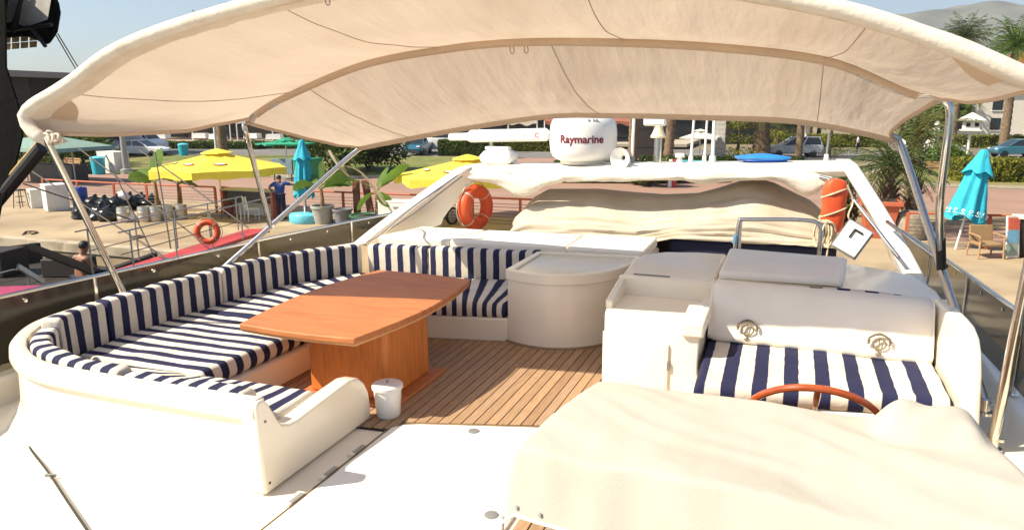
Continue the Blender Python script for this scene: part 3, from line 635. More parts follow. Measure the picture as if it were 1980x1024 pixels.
# ----------------------------------------------------------------- console cover
def cover():
    mb = MB(); NU, NV = 64, 44
    def fn(u, v):
        # u: port->starboard, v: aft edge (0) -> forward hem (1); skirt on every side
        xl = lerp(-.80, -1.06, min(1, v * 1.6)); xr = lerp(.84, 1.10, min(1, v * 1.5))
        uu = (u - .06) / .88; x = lerp(xl, xr, min(1, max(0, uu)))
        ya = lerp(3.41, 3.47, min(1, max(0, uu))); yf = lerp(2.78, 2.60, min(1, max(0, uu)))
        vv = (v - .10) / .55; y = lerp(ya, yf, min(1, max(0, vv)))
        z = .615 - .10 * max(0, min(1, vv)) ** 1.4
        # shoulders
        if uu < 0: x -= .02 + .02 * (-uu / .068); z -= .30 * (-uu / .068)
        if uu > 1: x += .02 + .02 * ((uu - 1) / .068); z -= .38 * ((uu - 1) / .068) * .8
        if vv < 0: y += .012; z -= .30 * (-vv / .18)
        if vv > 1: q = (vv - 1) / .636; y -= (.09 + .10 * min(1, max(0, uu))) * q; z -= (.27 + .10 * min(1, max(0, uu))) * q ** 1.1
        # gentle sag and draped folds
        r = noise.noise((x * 1.6, y * 1.9, .5)) * .030 + noise.noise((x * 1.2 + y * 2.2, y * 1.1 - x * .5, 4.)) * .022
        r += .010 * math.sin((x * 1.3 + y * 3.2) * 5.0 + 2 * noise.noise((x, y, 2))) * noise.noise((x * .9, y, 8))
        q_ = x * .9 + y * 2.4 + .5 * noise.noise((x * 1.2, y * 1.2, 6)); r += .012 * (1 - abs(noise.noise((q_ * 1.3, x * .7, 3.)))) ** 6 + .005 * (1 - abs(noise.noise((q_ * 2.6, x * 1.2 - y, 9.)))) ** 6 + .004 * noise.noise((x * 9, y * 5, 1.))
        cu = min(1, max(0, uu)); z += r - .035 * math.sin(math.pi * cu) * math.sin(math.pi * min(1, max(0, vv)))
        if vv > 1 or uu < 0: y += .018 * noise.noise((x * 5, z * 2, 6)); x += .015 * noise.noise((y * 5, z * 2, 2))
        # hump over the instrument pod
        hx = max(0, 1 - abs((x - .66) / .215) ** 6); hy = max(0, 1 - abs((y - 3.42) / .17) ** 4); z += (.10 + .03 * noise.noise((x * 6, y * 5, 3))) * hx * hy + .012 * math.sin((x - y) * 30) * hx * hy
        return (x, y, z)
    mb.grid(fn, NU, NV)
    c = thing('console_cover', 'cream canvas cover draped over the helm console in the foreground', 'cover', (0, 3, 0))
    mb.build('canvas', COVER, c, angle=180, solid=.004, subsurf=1)
    hem = [fn(i / 40, 1.) for i in range(41)]
    mb = MB(); mb.tube([(p[0], p[1] - .004, p[2]) for p in hem], .009, 8); mb.build('hem_piping', mat('piping', (.78, .74, .66), .7), c)
    for i in (3, 5, 8):
        p = fn(i / 64, .96); mb = MB(); mb.lathe([(.001, 0), (.010, 0), (.008, .005), (.001, .006)], 10, (p[0], p[1] - .008, p[2]), (-.3, -1, .2)); mb.build('snap_button', GREYM, c)
cover()

# ================================================================= CANOPY (bimini top)
bim = thing('bimini_top', 'large beige canvas sun canopy on stainless bows over the deck', 'canopy', (-1.75, 5.2, 0))
def bowcurve(L, Rr, zl, zr, crown, yl, yr, ymid, p=2.6, tilt=0.):
    """superelliptic bow from port shoulder to starboard shoulder"""
    def f(t):
        a = math.pi * (1 - t); c = math.cos(a); s_ = math.sin(a)
        xx = math.copysign(abs(c) ** (2 / p), c); k = abs(s_) ** (2 / p)
        x = lerp(L, Rr, (xx + 1) / 2); zb = lerp(zl, zr, (xx + 1) / 2); yb = lerp(yl, yr, (xx + 1) / 2)
        return Vector((x, yb + (ymid - (yl + yr) / 2) * k, zb + (crown - (zl + zr) / 2) * k))
    return f
def polybow(pts):
    P = smooth_path(pts, 12); n = len(P) - 1
    L = [0.]
    for i in range(n): L.append(L[-1] + (P[i + 1] - P[i]).length)
    def f(t):
        d = t * L[-1]; k = 0
        while k < n - 1 and L[k + 1] < d: k += 1
        return P[k].lerp(P[k + 1], (d - L[k]) / max(1e-6, L[k + 1] - L[k]))
    return f
def y0(px): return lerp(3.65, 3.98, min(1, max(0, (px - 55) / 1650)))
_b0 = [(88, 272), (60, 250), (52, 215), (130, 165), (250, 85), (500, 5), (760, -45), (1010, -60), (1290, -40), (1560, 5), (1700, 40), (1860, 95), (1990, 152), (2030, 164), (2052, 182), (2056, 198)]
B0 = polybow([gy(x, y, y0(x)) for x, y in _b0])
B1 = polybow([gy(x, y, 4.9) for x, y in ((474, 240), (500, 212), (560, 178), (700, 120), (850, 90), (1000, 75), (1200, 75), (1400, 85), (1600, 110), (1740, 165), (1800, 180), (1828, 192))])
B2 = polybow([gy(x, y, Y) for x, y, Y in ((690, 285, 6.15), (760, 271, 6.10), (900, 245, 6.0), (1060, 222, 5.94), (1180, 220, 5.92), (1300, 222, 5.92), (1500, 228, 5.98), (1600, 240, 6.03), (1690, 258, 6.1), (1740, 272, 6.15))])
def panel(Ba, Bb, sag, seed, edge):
    def fn(u, v):
        a = Ba(u); b = Bb(u); p = a.lerp(b, v); e = math.sin(math.pi * v); w = math.sin(math.pi * u)
        # scalloped free side edges pull inwards between the bows
        ed = max(0, 1 - min(u, 1 - u) / .10) * e * edge; p.x += ed * (1 if u < .5 else -1); p.z -= ed * .15
        p.z -= sag * e * (.35 + .65 * w)
        tn = noise.noise((u * 9 + seed, v * 1.2, seed)) * .6 + .4 * noise.noise((u * 22 + seed, v * 1.6, 4))
        p.z += .030 * e * tn + .006 * e * noise.noise((u * 60 + v * 6 + seed, v * 2.2, 3)) + .012 * e * noise.noise((u * 6, v * 5, seed)) + .010 * math.sin(v * 18 + u * 5 + 3 * noise.noise((u * 3, v * 3, 1))) * (1 - v) * .6 * max(0, noise.noise((u * 4, seed, 2)))
        return p
    return fn
pf = panel(B0, B1, .10, 1.3, .10); pa = panel(B1, B2, .09, 6.1, .14)
def rng(fn, a, b): return lambda u, v: fn(lerp(a, b, u), v)
mb = MB(); mb.grid(rng(pf, .012, .988), 120, 36); mb.build('forward_canvas', CANVAS, bim, angle=180)
mb = MB(); mb.grid(rng(pa, .0, 1.), 120, 36); mb.build('aft_canvas', CANVAS, bim, angle=180)
# padded front sleeve round the forward bow
n = 110; pts = [B0(k / n) for k in range(n + 1)]
rr = [.045 + .003 * noise.noise((k * .31, 0, 0)) + .0018 * noise.noise((k * 1.1, 3, 0)) for k in range(n + 1)]; rr[0] = .03; rr[-1] = .03
mb = MB(); mb.tube(pts, rr, 18); mb.build('front_sleeve', CANVAS_S, bim, angle=80)
mb = MB(); mb.grid(lambda u, v: B0(u) + (Vector(pf(u, .085)) - B0(u)) * v * 1.0 + Vector((0, 0, -.046 + .038 * v + .006 * noise.noise((u * 50, v * 2, 1)))) , 110, 5); mb.build('sleeve_flap', CANVAS_S, bim, angle=180)
n = 90; mb = MB()
mb.tube([B1(lerp(.03, .97, k / n)) + Vector((0, 0, -.026)) for k in range(n + 1)], .027, 12); mb.build('middle_sleeve', CANVAS_B, bim)
mb = MB(); mb.tube([B2(k / n) + Vector((0, 0, -.012)) for k in range(n + 1)], .026, 12); mb.build('aft_sleeve', CANVAS, bim)
for us_, fn in ((( .045, .30, .50, .70, .955), pf), ((.045, .30, .52, .955), pa)):
    pass
SEAM = mat('seam_thread', (.42, .31, .22), .9)
for fn, lines in ((pf, [(.09, .10), (.36, .36), (.64, .62), (.86, .86)]), (pa, [(.13, .13), (.52, .52), (.86, .87)])):
    for a, b in lines:
        mb = MB(); mb.tube([Vector(fn(lerp(a, b, k / 30), k / 30)) + Vector((0, 0, -.002)) for k in range(31)], .0032, 5); mb.build('seam', SEAM, bim)
# corner reinforcements
for (fn, u, s_) in ((pf, .035, 1), (pf, .965, -1)):
    mb = MB(); mb.grid(lambda a, b: Vector(fn(u + s_ * (a * .055), .02 + b * .16 * math.sin(math.pi * (.5 - a * .49)))) + Vector((0, 0, -.008)), 10, 8); mb.build('corner_patch', CANVAS_B, bim, angle=180)
# side hems
for fn, nm in ((pf, 'f'), (pa, 'a')):
    for u in ((.014, .986) if nm == 'f' else (.004, .996)):
        mb = MB(); mb.tube([fn(u, k / 24) for k in range(25)], .014, 8); mb.build('side_hem', CANVAS_B, bim)
# stainless frame
def pole(name, pts, r=.022, m=STEEL): mb = MB(); mb.tube(pts, r, 12); return mb.build(name, m, bim)
PA, PF = Vector((-4.82, 4.98, .48)), Vector((-4.82, 4.12, .50)); ac = B2(0.) + Vector((.02, .02, 0)); fc = B0(0.)
pole('front_pole', [PF, fc + Vector((0, 0, .03))], .024)
pole('aft_pole', smooth_path([PA, PA.lerp(ac, .5), PA.lerp(ac, .93), ac + Vector((.10, .0, .035)), ac + Vector((.25, .01, .06))], 5), .024)
jl = PA.lerp(ac, .385)
pole('middle_pole', smooth_path([jl, jl.lerp(gy(477, 262, 4.9), .6), gy(477, 262, 4.9), gy(473, 238, 4.9), gy(485, 222, 4.9), B1(.05) + Vector((0, 0, -.03)), B1(.09) + Vector((0, 0, -.03))], 5))
PAR, PFR = Vector((1.18, 4.62, .30)), Vector((1.17, 4.34, .20)); acr = B2(1.); fcr = B0(1.)
pole('aft_pole', smooth_path([PAR, PAR.lerp(acr, .5), PAR.lerp(acr, .95), acr + Vector((-.05, .01, .03))], 5), .026)
jr = gy(1812, 452, 5.75); jr = PAR.lerp(acr, .45)
mp = pole('middle_pole', smooth_path([jr, gy(1817, 400, 5.0), gy(1828, 300, 4.92), gy(1837, 225, 4.9), gy(1830, 198, 4.9), gy(1805, 182, 4.9), B1(.955) + Vector((0, 0, -.03)), B1(.90) + Vector((0, 0, -.03))], 5), .024)
mb = MB(); mb.tube([jr, jr.lerp(gy(1817, 400, 5.0), .5)], .030, 12); mb.build('padded_sleeve', BLACK, mp)
pole('front_pole', [PFR, fcr], .028)
for c in (PA, PF, PAR, PFR):
    mb = MB(); mb.lathe([(.001, -.06), (.05, -.06), (.05, -.045), (.03, -.04), (.03, .03), (.001, .035)], 14, c); mb.build('deck_socket', STEEL, bim)
    mb = MB(); mb.tube([c + Vector((-.05, 0, 0)), c + Vector((.05, 0, 0))], .012, 8); mb.build('pivot_bolt', STEEL, bim)
mb = MB(); mb.tube([jl + Vector((-.035, 0, 0)), jl + Vector((.035, 0, 0))], .020, 10); mb.build('hinge_bolt', STEEL, bim)
# webbing straps on the port aft corner, loops under the bows
STRAP = mat('webbing', (.56, .47, .36), .9)
def strap(pts, w=.018):
    mb = MB(); P = smooth_path(pts, 6); rs = [[p + Vector((-w, 0, 0)), p + Vector((0, .004, 0)), p + Vector((w, 0, 0)), p + Vector((0, -.004, 0))] for p in P]; mb.rings(rs); mb.build('strap', STRAP, bim)
sp0 = PA.lerp(ac, .86)
strap([ac + Vector((-.20, -.22, -.02)), sp0 + Vector((-.03, -.02, .02)), sp0 + Vector((.06, .05, -.12))])
strap([sp0, gy(700, 335, 6.6), gy(745, 395, 7.0)])
for (u, B) in ((.42, B0), (.455, B0), (.47, B1), (.49, B1)):
    p = B(u) + Vector((0, 0, -.05)); mb = MB(); mb.tube(smooth_path([p + Vector((-.01, 0, .02)), p + Vector((-.018, 0, -.03)), p + Vector((0, 0, -.05)), p + Vector((.012, 0, -.03)), p + Vector((.0, 0, .02))], 4), .004, 5); mb.build('strap_loop', SEAM, bim)
# gathered lacing knot at the port front corner and starboard aft corner
for c in (fc + Vector((.03, .03, .02)), acr + Vector((-.02, 0, -.02))):
    mb = MB()
    for k in range(7):
        a = k * .9; q = c + Vector((.03 * math.cos(a), .03 * math.sin(a), -.02 * math.sin(a * 1.7)))
        mb.tube([q + Vector((  .028 * math.cos(2 * math.pi * j / 10), .014 * math.sin(2 * math.pi * j / 10 + a), .026 * math.sin(2 * math.pi * j / 10))) for j in range(10)], .009, 6, closed=True)
    mb.build('lacing_knot', CANVAS_S, bim)

# ================================================================= WIND SCREENS
def screen(name, pts_top, zb_off, posts, label, inset=.02):
    s_ = thing(name, label, 'wind screen', (pts_top[0][0], pts_top[0][1], 0))
    P = [Vector(p) for p in pts_top]
    for i in range(len(P) - 1):
        a, b = P[i], P[i + 1]; mb = MB()
        d = (b - a).normalized(); nrm = Vector((-d.y, d.x, 0)) * .004; ga = d * .018
        q = [a + ga, b - ga, b - ga + Vector((0, 0, -zb_off)), a + ga + Vector((0, 0, -zb_off))]
        mb.add([v + nrm for v in q] + [v - nrm for v in q], [(0, 1, 2, 3), (7, 6, 5, 4), (0, 4, 5, 1), (1, 5, 6, 2), (2, 6, 7, 3), (3, 7, 4, 0)])
        mb.build('acrylic_pane', SMOKE, s_, smooth=False)
        mb = MB(); mb.tube([a.lerp(b, .0), b], .016, 10); mb.build('top_rail', STEEL, s_)
    for p in P + [P[i].lerp(P[i + 1], .5) for i in range(0)]:
        for dx in (-.0,):
            mb = MB(); mb.tube([p, p + Vector((0, 0, -zb_off - .05))], .017, 10); st = mb.build('stanchion', STEEL, s_)
            mb = MB(); mb.lathe([(.001, 0), (.04, 0), (.035, .015), (.001, .02)], 12, (p.x, p.y, p.z - zb_off - .06)); mb.build('stanchion_foot', STEEL, st)
    for i in range(len(P) - 1):
        for t in (.3, .7):
            c = P[i].lerp(P[i + 1], t) + Vector((0, 0, -.06)); mb = MB(); mb.lathe([(.001, -.008), (.016, -.008), (.014, .008), (.001, .01)], 12, c, (1, 0, 0)); mb.build('fixing_disc', STEEL, s_)
screen('wind_screen', [(-5.06, 2.2, .74), (-5.06, 4.05, .70), (-5.06, 5.92, .66), (-5.06, 7.6, .61), (-5.05, 8.9, .56)], .60, None, 'long smoked acrylic wind screen on the left side behind the striped backrests')
screen('wind_screen', [(1.50, 3.6, .76), (1.50, 5.30, .68), (1.50, 6.85, .60), (1.50, 8.6, .50), (1.48, 10.6, .38)], .48, None, 'dark smoked acrylic wind screen along the right side of the deck')

# ================================================================= RADAR ARCH
arch = thing('radar_arch', 'white moulded radar arch spanning the deck with raked legs', 'arch', (-1.5, 7.9, 0))
ARW = mat('arch_gelcoat', (.80, .74, .64), .32, var=.03, scale=2, coat=.1)
def archbar():
    mb = MB(); L, Rr = (-3.60, 1.30), (.60, 1.44)
    sec = [(7.64, -.105), (7.60, -.04), (7.66, .0), (7.80, .02), (8.15, .02), (8.32, -.02), (8.36, -.07), (8.30, -.11)]
    mb.rings([[(lerp(L[0], Rr[0], t), y, lerp(L[1], Rr[1], t) + z) for y, z in sec] for t in [k / 10 for k in range(11)]]); return mb.build('cross_bar', ARW, arch, bevel=.02, seg=2, angle=40)
archbar()
# port leg: broad raked panel
def leg(xt, zt, xb, zb, yt0, yt1, yb0, yb1, th, nm):
    mb = MB(); rs = []
    for t in [k / 8 for k in range(9)]:
        x = lerp(xb, xt, t ** 1.15); z = lerp(zb, zt, t); y0 = lerp(yb0, yt0, t); y1 = lerp(yb1, yt1, t ** .8)
        rs.append([(x - th / 2, y0 + .02, z), (x - th / 2 + .03, y0, z), (x + th / 2, y0, z), (x + th / 2 + .01, y0 + .04, z), (x + th / 2, y1, z), (x - th / 2, y1, z)])
    mb.rings(rs); return mb.build(nm, ARW, arch, bevel=.02, seg=2, angle=40)
lp = leg(-3.52, 1.315, -4.55, .40, 7.60, 8.36, 6.72, 8.9, .16, 'port_leg')
leg(.53, 1.455, 1.10, .50, 7.60, 8.36, 6.62, 7.95, .15, 'starboard_leg')
GREYB = mat('grey_trim', (.20, .19, .18), .5)
mb = MB(); mb.tube([gy(x, y, Y) for x, y, Y in ((893, 340, 7.52), (800, 412, 7.10), (705, 474, 6.66))], .012, 8); mb.build('trim_strip', GREYB, arch)
mb = MB(); mb.tube([gy(x, y, Y) for x, y, Y in ((1585, 342, 7.55), (1600, 345, 7.52), (1640, 372, 7.40), (1738, 498, 6.70))], .017, 10); mb.build('handrail', STEEL, arch)
mb = MB(); mb.tube(smooth_path([gy(885, 340, 7.45), gy(800, 400, 7.05), gy(735, 455, 6.72), gy(708, 470, 6.6)], 5), .013, 8); mb.build('handrail', STEEL, arch)
mb = MB(); mb.tube([gy(1715, 428, 7.0), gy(1800, 490, 6.3), gy(1830, 515, 6.05)], .016, 8); mb.build('handrail', STEEL, arch)
# rolled white awning lashed under the bar, in folds
def roll(x0, x1, z0f, drop, seed, label):
    mb = MB(); N = 70; rs = []
    for i in range(N + 1):
        t = i / N; x = lerp(x0, x1, t); zc = lerp(1.30, 1.44, (x + 3.6) / 4.2) - .075; e = min(1, min(t, 1 - t) * 9) ** .5
        dz = drop(t); ring = []
        for k in range(16):
            a = 2 * math.pi * k / 16; rr_ = e * (.85 + .34 * noise.noise((x * 2.5 + a * .6, math.sin(a) * 2, seed)) + .16 * noise.noise((x * 5 + a * 3, a * 2.5, seed + 4)))
            ring.append((x + .03 * noise.noise((a, x * 4, seed)), 7.58 + .065 * math.cos(a) * rr_, zc - dz * .5 + (.035 + dz * .5) * math.sin(a) * rr_))
        rs.append(ring)
    mb.rings(rs); return tag(mb.build('rolled_awning', mat('awning_roll_cloth', (.80, .74, .64), .85, var=.05, bump=.5, bscale=12, trans=.15), None, loc=((x0 + x1) / 2, 7.58, 1.2), angle=180), label, 'awning', 'white awning rolls lashed under the arch')
roll(-3.45, -2.22, 0, lambda t: .05 + .17 * math.exp(-((t - .55) / .22) ** 2), 1., 'creased white awning roll hanging under the arch below the radar scanner')
roll(-2.48, -.80, 0, lambda t: .05 - .02 * t, 5., 'tight white awning roll under the arch below the radome and horn')
roll(-1.12, .42, 0, lambda t: .03 + .05 * math.exp(-((t - .2) / .12) ** 2) + .16 * math.exp(-((t - .86) / .14) ** 2), 9., 'white awning roll under the arch hanging lowest near the orange buoy')
# open array scanner
def zbar(x): return lerp(1.30, 1.44, (x + 3.6) / 4.2) + .02
rx = -3.22; rzb = zbar(rx)
sc = thing('radar_scanner', 'white open-array radar scanner bar on a rounded pedestal', 'radar', (rx, 7.95, rzb))
mb = MB(); mb.rings([[(rx + sx * w, 7.95 + sy * d, rzb + z) for sx, sy in ((-1, -1), (1, -1), (1, 1), (-1, 1))] for z, w, d in ((0, .13, .10), (.03, .19, .13), (.10, .20, .14), (.155, .15, .12), (.17, .12, .09))]); mb.build('pedestal', WHITEP, sc, bevel=.03, seg=3, angle=60)
mb = MB(); mb.bx(rx - .16, rx + .14, 7.90, 8.0, rzb + .165, rzb + .205); mb.build('turntable', WHITEP, sc, bevel=.012)
bm_ = MB(); A0, A1 = gy(868, 266, 8.02), gy(1062, 262, 7.88)
bm_.rings([[A0.lerp(A1, t) + Vector((0, y * f, z * f)) for y, z in ((-.07, -.045), (-.06, .06), (0, .085), (.06, .06), (.07, -.045), (0, -.065))] for t, f in ((0, .35), (.01, .6), (.20, .62), (.23, 1.), (.97, 1.), (.99, .8), (1., .5))]); sb = bm_.build('scanner_bar', WHITEP, sc, bevel=.01, angle=50)
def text_mesh(txt, size, m, name, parent, fn, bold=0.0):
    cu = bpy.data.curves.new('t', 'FONT'); cu.body = txt; cu.size = size; cu.align_x = 'CENTER'; cu.resolution_u = 3; cu.offset = bold
    ob = bpy.data.objects.new('t', cu); col.objects.link(ob); bpy.context.view_layer.update()
    me = ob.evaluated_get(bpy.context.evaluated_depsgraph_get()).to_mesh(); vs_ = [fn(v.co.x, v.co.y) for v in me.vertices]; fs = [tuple(p.vertices) for p in me.polygons]
    ob.to_mesh_clear(); bpy.data.objects.remove(ob); bpy.data.curves.remove(cu)
    mb = MB(); mb.add(vs_, fs); return mb.build(name, m, parent, smooth=False, fixn=False)
MAROON = mat('maroon_print', (.16, .012, .035), .5); REDPR = mat('red_print', (.55, .03, .05), .5)
text_mesh('C', .075, REDPR, 'lettering', sb, lambda x, y: (A1.x - .12 + x, A1.y - .083, A1.z - .022 + y), .002)
text_mesh("' I . :", .05, REDPR, 'worn_lettering', sb, lambda x, y: (A1.x - .25 + x, A1.y - .081, A1.z - .02 + y), .001)
# radome
dx = -2.20; dzb = zbar(dx) + .02
rd_ = thing('radome', 'big white satellite dome with maroon lettering on the arch', 'radome', (dx, 7.95, dzb))
dome = [(.001, .0), (.24, .0), (.30, .015), (.345, .05), (.370, .11), (.378, .20), (.376, .33), (.365, .40), (.34, .455), (.28, .50), (.18, .525), (.001, .535)]
mb = MB(); mb.lathe(dome, 48, (dx, 7.95, dzb + .015)); dm = mb.build('dome', WHITEP, rd_, angle=60)
mb = MB(); mb.lathe([(.001, -.02), (.25, -.02), (.26, .02), (.001, .022)], 32, (dx, 7.95, dzb)); mb.build('base_ring', WHITED, rd_)
yv = Vector((0, 0, EYE)) - Vector((dx, 7.95, EYE)); a0 = math.atan2(yv.y, yv.x)
def wrap(x, y):
    a = a0 + (x - .02) / .379; return (dx + .3815 * math.cos(a), 7.95 + .3815 * math.sin(a), dzb + .225 + y)
text_mesh('Raymarine', .118, MAROON, 'lettering', dm, wrap, .0035)
for k, off in enumerate((.10, .20, .26)):
    a = a0 + off * 1.6; mb = MB(); mb.box((dx + .345 * math.cos(a), 7.95 + .345 * math.sin(a), dzb + .455), (.012, .012, .05), rz=a); mb.build('dome_clip', GREYM, dm)
# horn
hx = -1.70; hz = zbar(hx) + .07
hn = thing('loudhailer', 'round white loudhailer horn next to the dome on the arch', 'horn', (hx, 7.7, hz - .07))
ad = (Vector((-.25, -.95, .0))).normalized()
mb = MB(); mb.lathe([(.012, -.13), (.03, -.12), (.035, -.05), (.045, -.01), (.07, .03), (.11, .055), (.116, .06), (.108, .052), (.06, .015), (.028, -.02), (.02, -.06), (.001, -.06)], 28, (hx, 7.72, hz), ad); mb.build('bell', WHITEP, hn)
mb = MB(); mb.lathe([(.001, .0), (.022, .0), (.018, .014), (.001, .018)], 14, Vector((hx, 7.72, hz)) + ad * -.055, ad); mb.build('driver', BLACK, hn)
mb = MB(); mb.bx(hx + .02, hx + .07, 7.76, 7.84, hz - .07, hz - .02); mb.build('bracket', WHITEP, hn, bevel=.008)
# light mast
lx = -1.36; lz = zbar(lx)
lm = thing('navigation_light_mast', 'stainless mast with a white lamp and box on the arch', 'light', (lx, 7.95, lz))
mb = MB(); mb.tube([(lx, 7.95, lz), (lx, 7.95, lz + .30)], .045, 16); mb.build('post', STEEL, lm)
mb = MB(); mb.lathe([(.001, .27), (.082, .27), (.085, .285), (.065, .32), (.05, .36), (.045, .40), (.001, .40)], 20, (lx, 7.95, lz)); mb.build('lamp', mat('lamp_plastic', (.74, .66, .44), .4), lm)
mb = MB(); mb.bx(lx - .16, lx + .08, 7.9, 8.0, lz + .395, lz + .50); mb.build('light_box', WHITEP, lm, bevel=.02)
# small mushroom antenna, cap, whips
gx = -1.12; gz = zbar(gx)
ga_ = thing('gps_antenna', 'small white mushroom-shaped antenna on the arch', 'antenna', (gx, 7.95, gz))
mb = MB(); mb.lathe([(.001, 0), (.04, 0), (.03, .03), (.02, .06), (.001, .06)], 16, (gx, 7.95, gz)); mb.build('stem', WHITEP, ga_)
mb = MB(); mb.lathe([(.001, .058), (.05, .058), (.052, .09), (.04, .10), (.001, .102)], 18, (gx, 7.95, gz)); mb.build('cap', WHITEP, ga_)
for i, (px, r, tilt, lab) in enumerate(((1222, .018, .02, 'white whip antenna with a grey foot right of the horn'), (1336, .014, .03, 'leftmost thin white whip antenna of the trio on the arch'), (1362, .012, .02, 'middle thin whip antenna of the trio on the arch'), (1378, .020, -.005, 'thickest white whip antenna, right of the trio on the arch'), (1598, .013, .02, 'short steel whip antenna near the right end of the arch'))):
    p = gy(px, 303, 7.95); zb_ = zbar(p.x); w = thing('whip_antenna', lab, 'antenna', (p.x, 7.95, zb_))
    L = 1.6 if i < 4 else .30
    mb = MB(); mb.tube([(p.x, 7.95, zb_ + .02), (p.x + tilt * L, 7.97, zb_ + L)], [r, r * .6], 10); mb.build('whip', WHITEP if i < 4 else STEEL, w)
    mb = MB(); mb.lathe([(.001, 0), (r * 1.9, 0), (r * 1.7, .07), (.001, .075)], 12, (p.x, 7.95, zb_)); mb.build('foot', GREYP if i == 0 else WHITEP, w)
# blue dish-like float lying on the arch
fx = -.27; fz = zbar(fx)
bf = thing('blue_paddle_board_float', 'shallow bright blue plastic float lying on top of the arch', 'float', (fx, 7.95, fz))
mb = MB(); mb.rings([[(fx + w * math.cos(a) * 1.0, 7.95 + w * .55 * math.sin(a), fz + z) for a in [2 * math.pi * k / 32 for k in range(32)]] for z, w in ((.0, .18), (.012, .21), (.035, .27), (.05, .285), (.058, .275), (.075, .16), (.088, .05), (.09, .002))]); mb.build('shell', BLUE, bf, angle=60)
mb = MB(); mb.tube([(fx + .24 * math.cos(a), 7.95 + .135 * math.sin(a), fz + .02) for a in [2 * math.pi * k / 32 for k in range(32)]], .008, 6, closed=True); mb.build('rim', mat('deep_blue', (.01, .08, .42), .4), bf)

# ================================================================= COVERED DINGHY (tarp)
def tarp():
    t = thing('covered_dinghy', 'dinghy under a tan canvas tarpaulin behind the sun pads', 'dinghy', (-1.3, 8.6, 0))
    X0_, X1_ = -2.93, .47
    ridge = [(-3.10, .96), (-2.95, 1.035), (-2.5, 1.05), (-2.2, 1.06), (-1.8, 1.04), (-1.4, 1.03), (-1.0, 1.06), (-.75, 1.13), (-.5, 1.21), (-.35, 1.235), (-.15, 1.19), (.1, 1.08), (.35, .98), (.55, .80)]
    def rz_(x):
        for i in range(len(ridge) - 1):
            if x <= ridge[i + 1][0]: return lerp(ridge[i][1], ridge[i + 1][1], (x - ridge[i][0]) / (ridge[i + 1][0] - ridge[i][0]))
        return ridge[-1][1]
    def fn(u, v):
        x = lerp(X0_, X1_, u); zr = rz_(x / .94); zb = .52 + .11 * min(1, max(0, (u - .42) / .12))
        e = min(1, min(u, 1 - u) * 14) ** .5
        pr = [(0, 7.53, .0), (.25, 7.61, .40), (.42, 7.72, .70), (.58, 7.95, .93), (.68, 8.20, 1.0), (.82, 8.7, .8), (1., 9.1, 0)]
        for i in range(len(pr) - 1):
            if v <= pr[i + 1][0] + 1e-6:
                q = (v - pr[i][0]) / (pr[i + 1][0] - pr[i][0]); y = lerp(pr[i][1], pr[i + 1][1], q); k = lerp(pr[i][2], pr[i + 1][2], q); break
        k *= (.55 + .45 * e); z = lerp(zb, zr, k)
        w = max(0, 1 - v / .62); a_ = v * (2.2 + 2.6 * u) - .55 * u          # folds fan out from the port nose
        fold = .055 * (1 - abs(noise.noise((u * 2.2, a_ * 5.5, 2)))) ** 3 * w + .03 * noise.noise((u * 3.0, a_ * 3.0, 5)) + .018 * (1 - abs(noise.noise((u * 3.5 + 4, a_ * 13, 8)))) ** 3 * w
        dr = .012 * noise.noise((u * 9, v * 3, 7))
        return (x + (.05 * noise.noise((v * 6, u * 3, 5))), y - fold - dr, z + fold * .5)
    mb = MB(); mb.grid(fn, 110, 60); mb.build('tarpaulin', TARP, t, angle=180, solid=.006)
    mb = MB(); mb.rings([[(x, 8.55 + w * math.cos(a), .34 + .20 * math.sin(a)) for a in [2 * math.pi * k / 14 for k in range(14)]] for x, w in ((-3.0, .30), (-2.7, .5), (-1.5, .58), (0, .58), (.5, .55))]); mb.build('hull', mat('dinghy_hull', (.03, .032, .04), .5), t)
    for x in (-2.3, -.9, .05):
        mb = MB(); mb.bx(x - .05, x + .05, 7.66, 8.9, .0, .50); mb.build('chock', WOODL, t, bevel=.01)
tarp()
# added navy strip, its colour standing in for the shaded gap under the tarpaulin
mb = MB(); mb.bx(-1.15, .50, 7.56, 7.70, .28, .66); tag(mb.build('tarp_gap_strip', NAVY, None, loc=(-.2, 7.56, .28), bevel=.05, seg=3), 'dark navy strip standing in for the shaded gap below the tarpaulin edge', 'dark strip')
# grab rail hoop
hr = thing('grab_rail', 'stainless hoop rail standing behind the helm seat box', 'rail', (-.06, 6.7, 0))
mb = MB(); mb.tube(smooth_path([(-.42, 6.62, .3), (-.41, 6.62, .72), (-.385, 6.62, .99), (-.36, 6.62, 1.015), (-.30, 6.62, 1.02), (0, 6.62, 1.035), (.20, 6.62, 1.035), (.27, 6.62, 1.01), (.295, 6.62, .95), (.295, 6.62, .7), (.30, 6.62, .3)], 5), .019, 12); mb.build('hoop', STEEL, hr)
mb = MB(); mb.tube([(-.37, 6.62, .3), (-.37, 6.62, 1.0)], .014, 10); mb.build('stay', STEEL, hr)
mb = MB(); mb.tube([(-.412, 6.62, .80), (-.402, 6.62, .88)], .026, 10); mb.build('clamp', mat('blue_clamp', (.12, .22, .33), .4), hr)
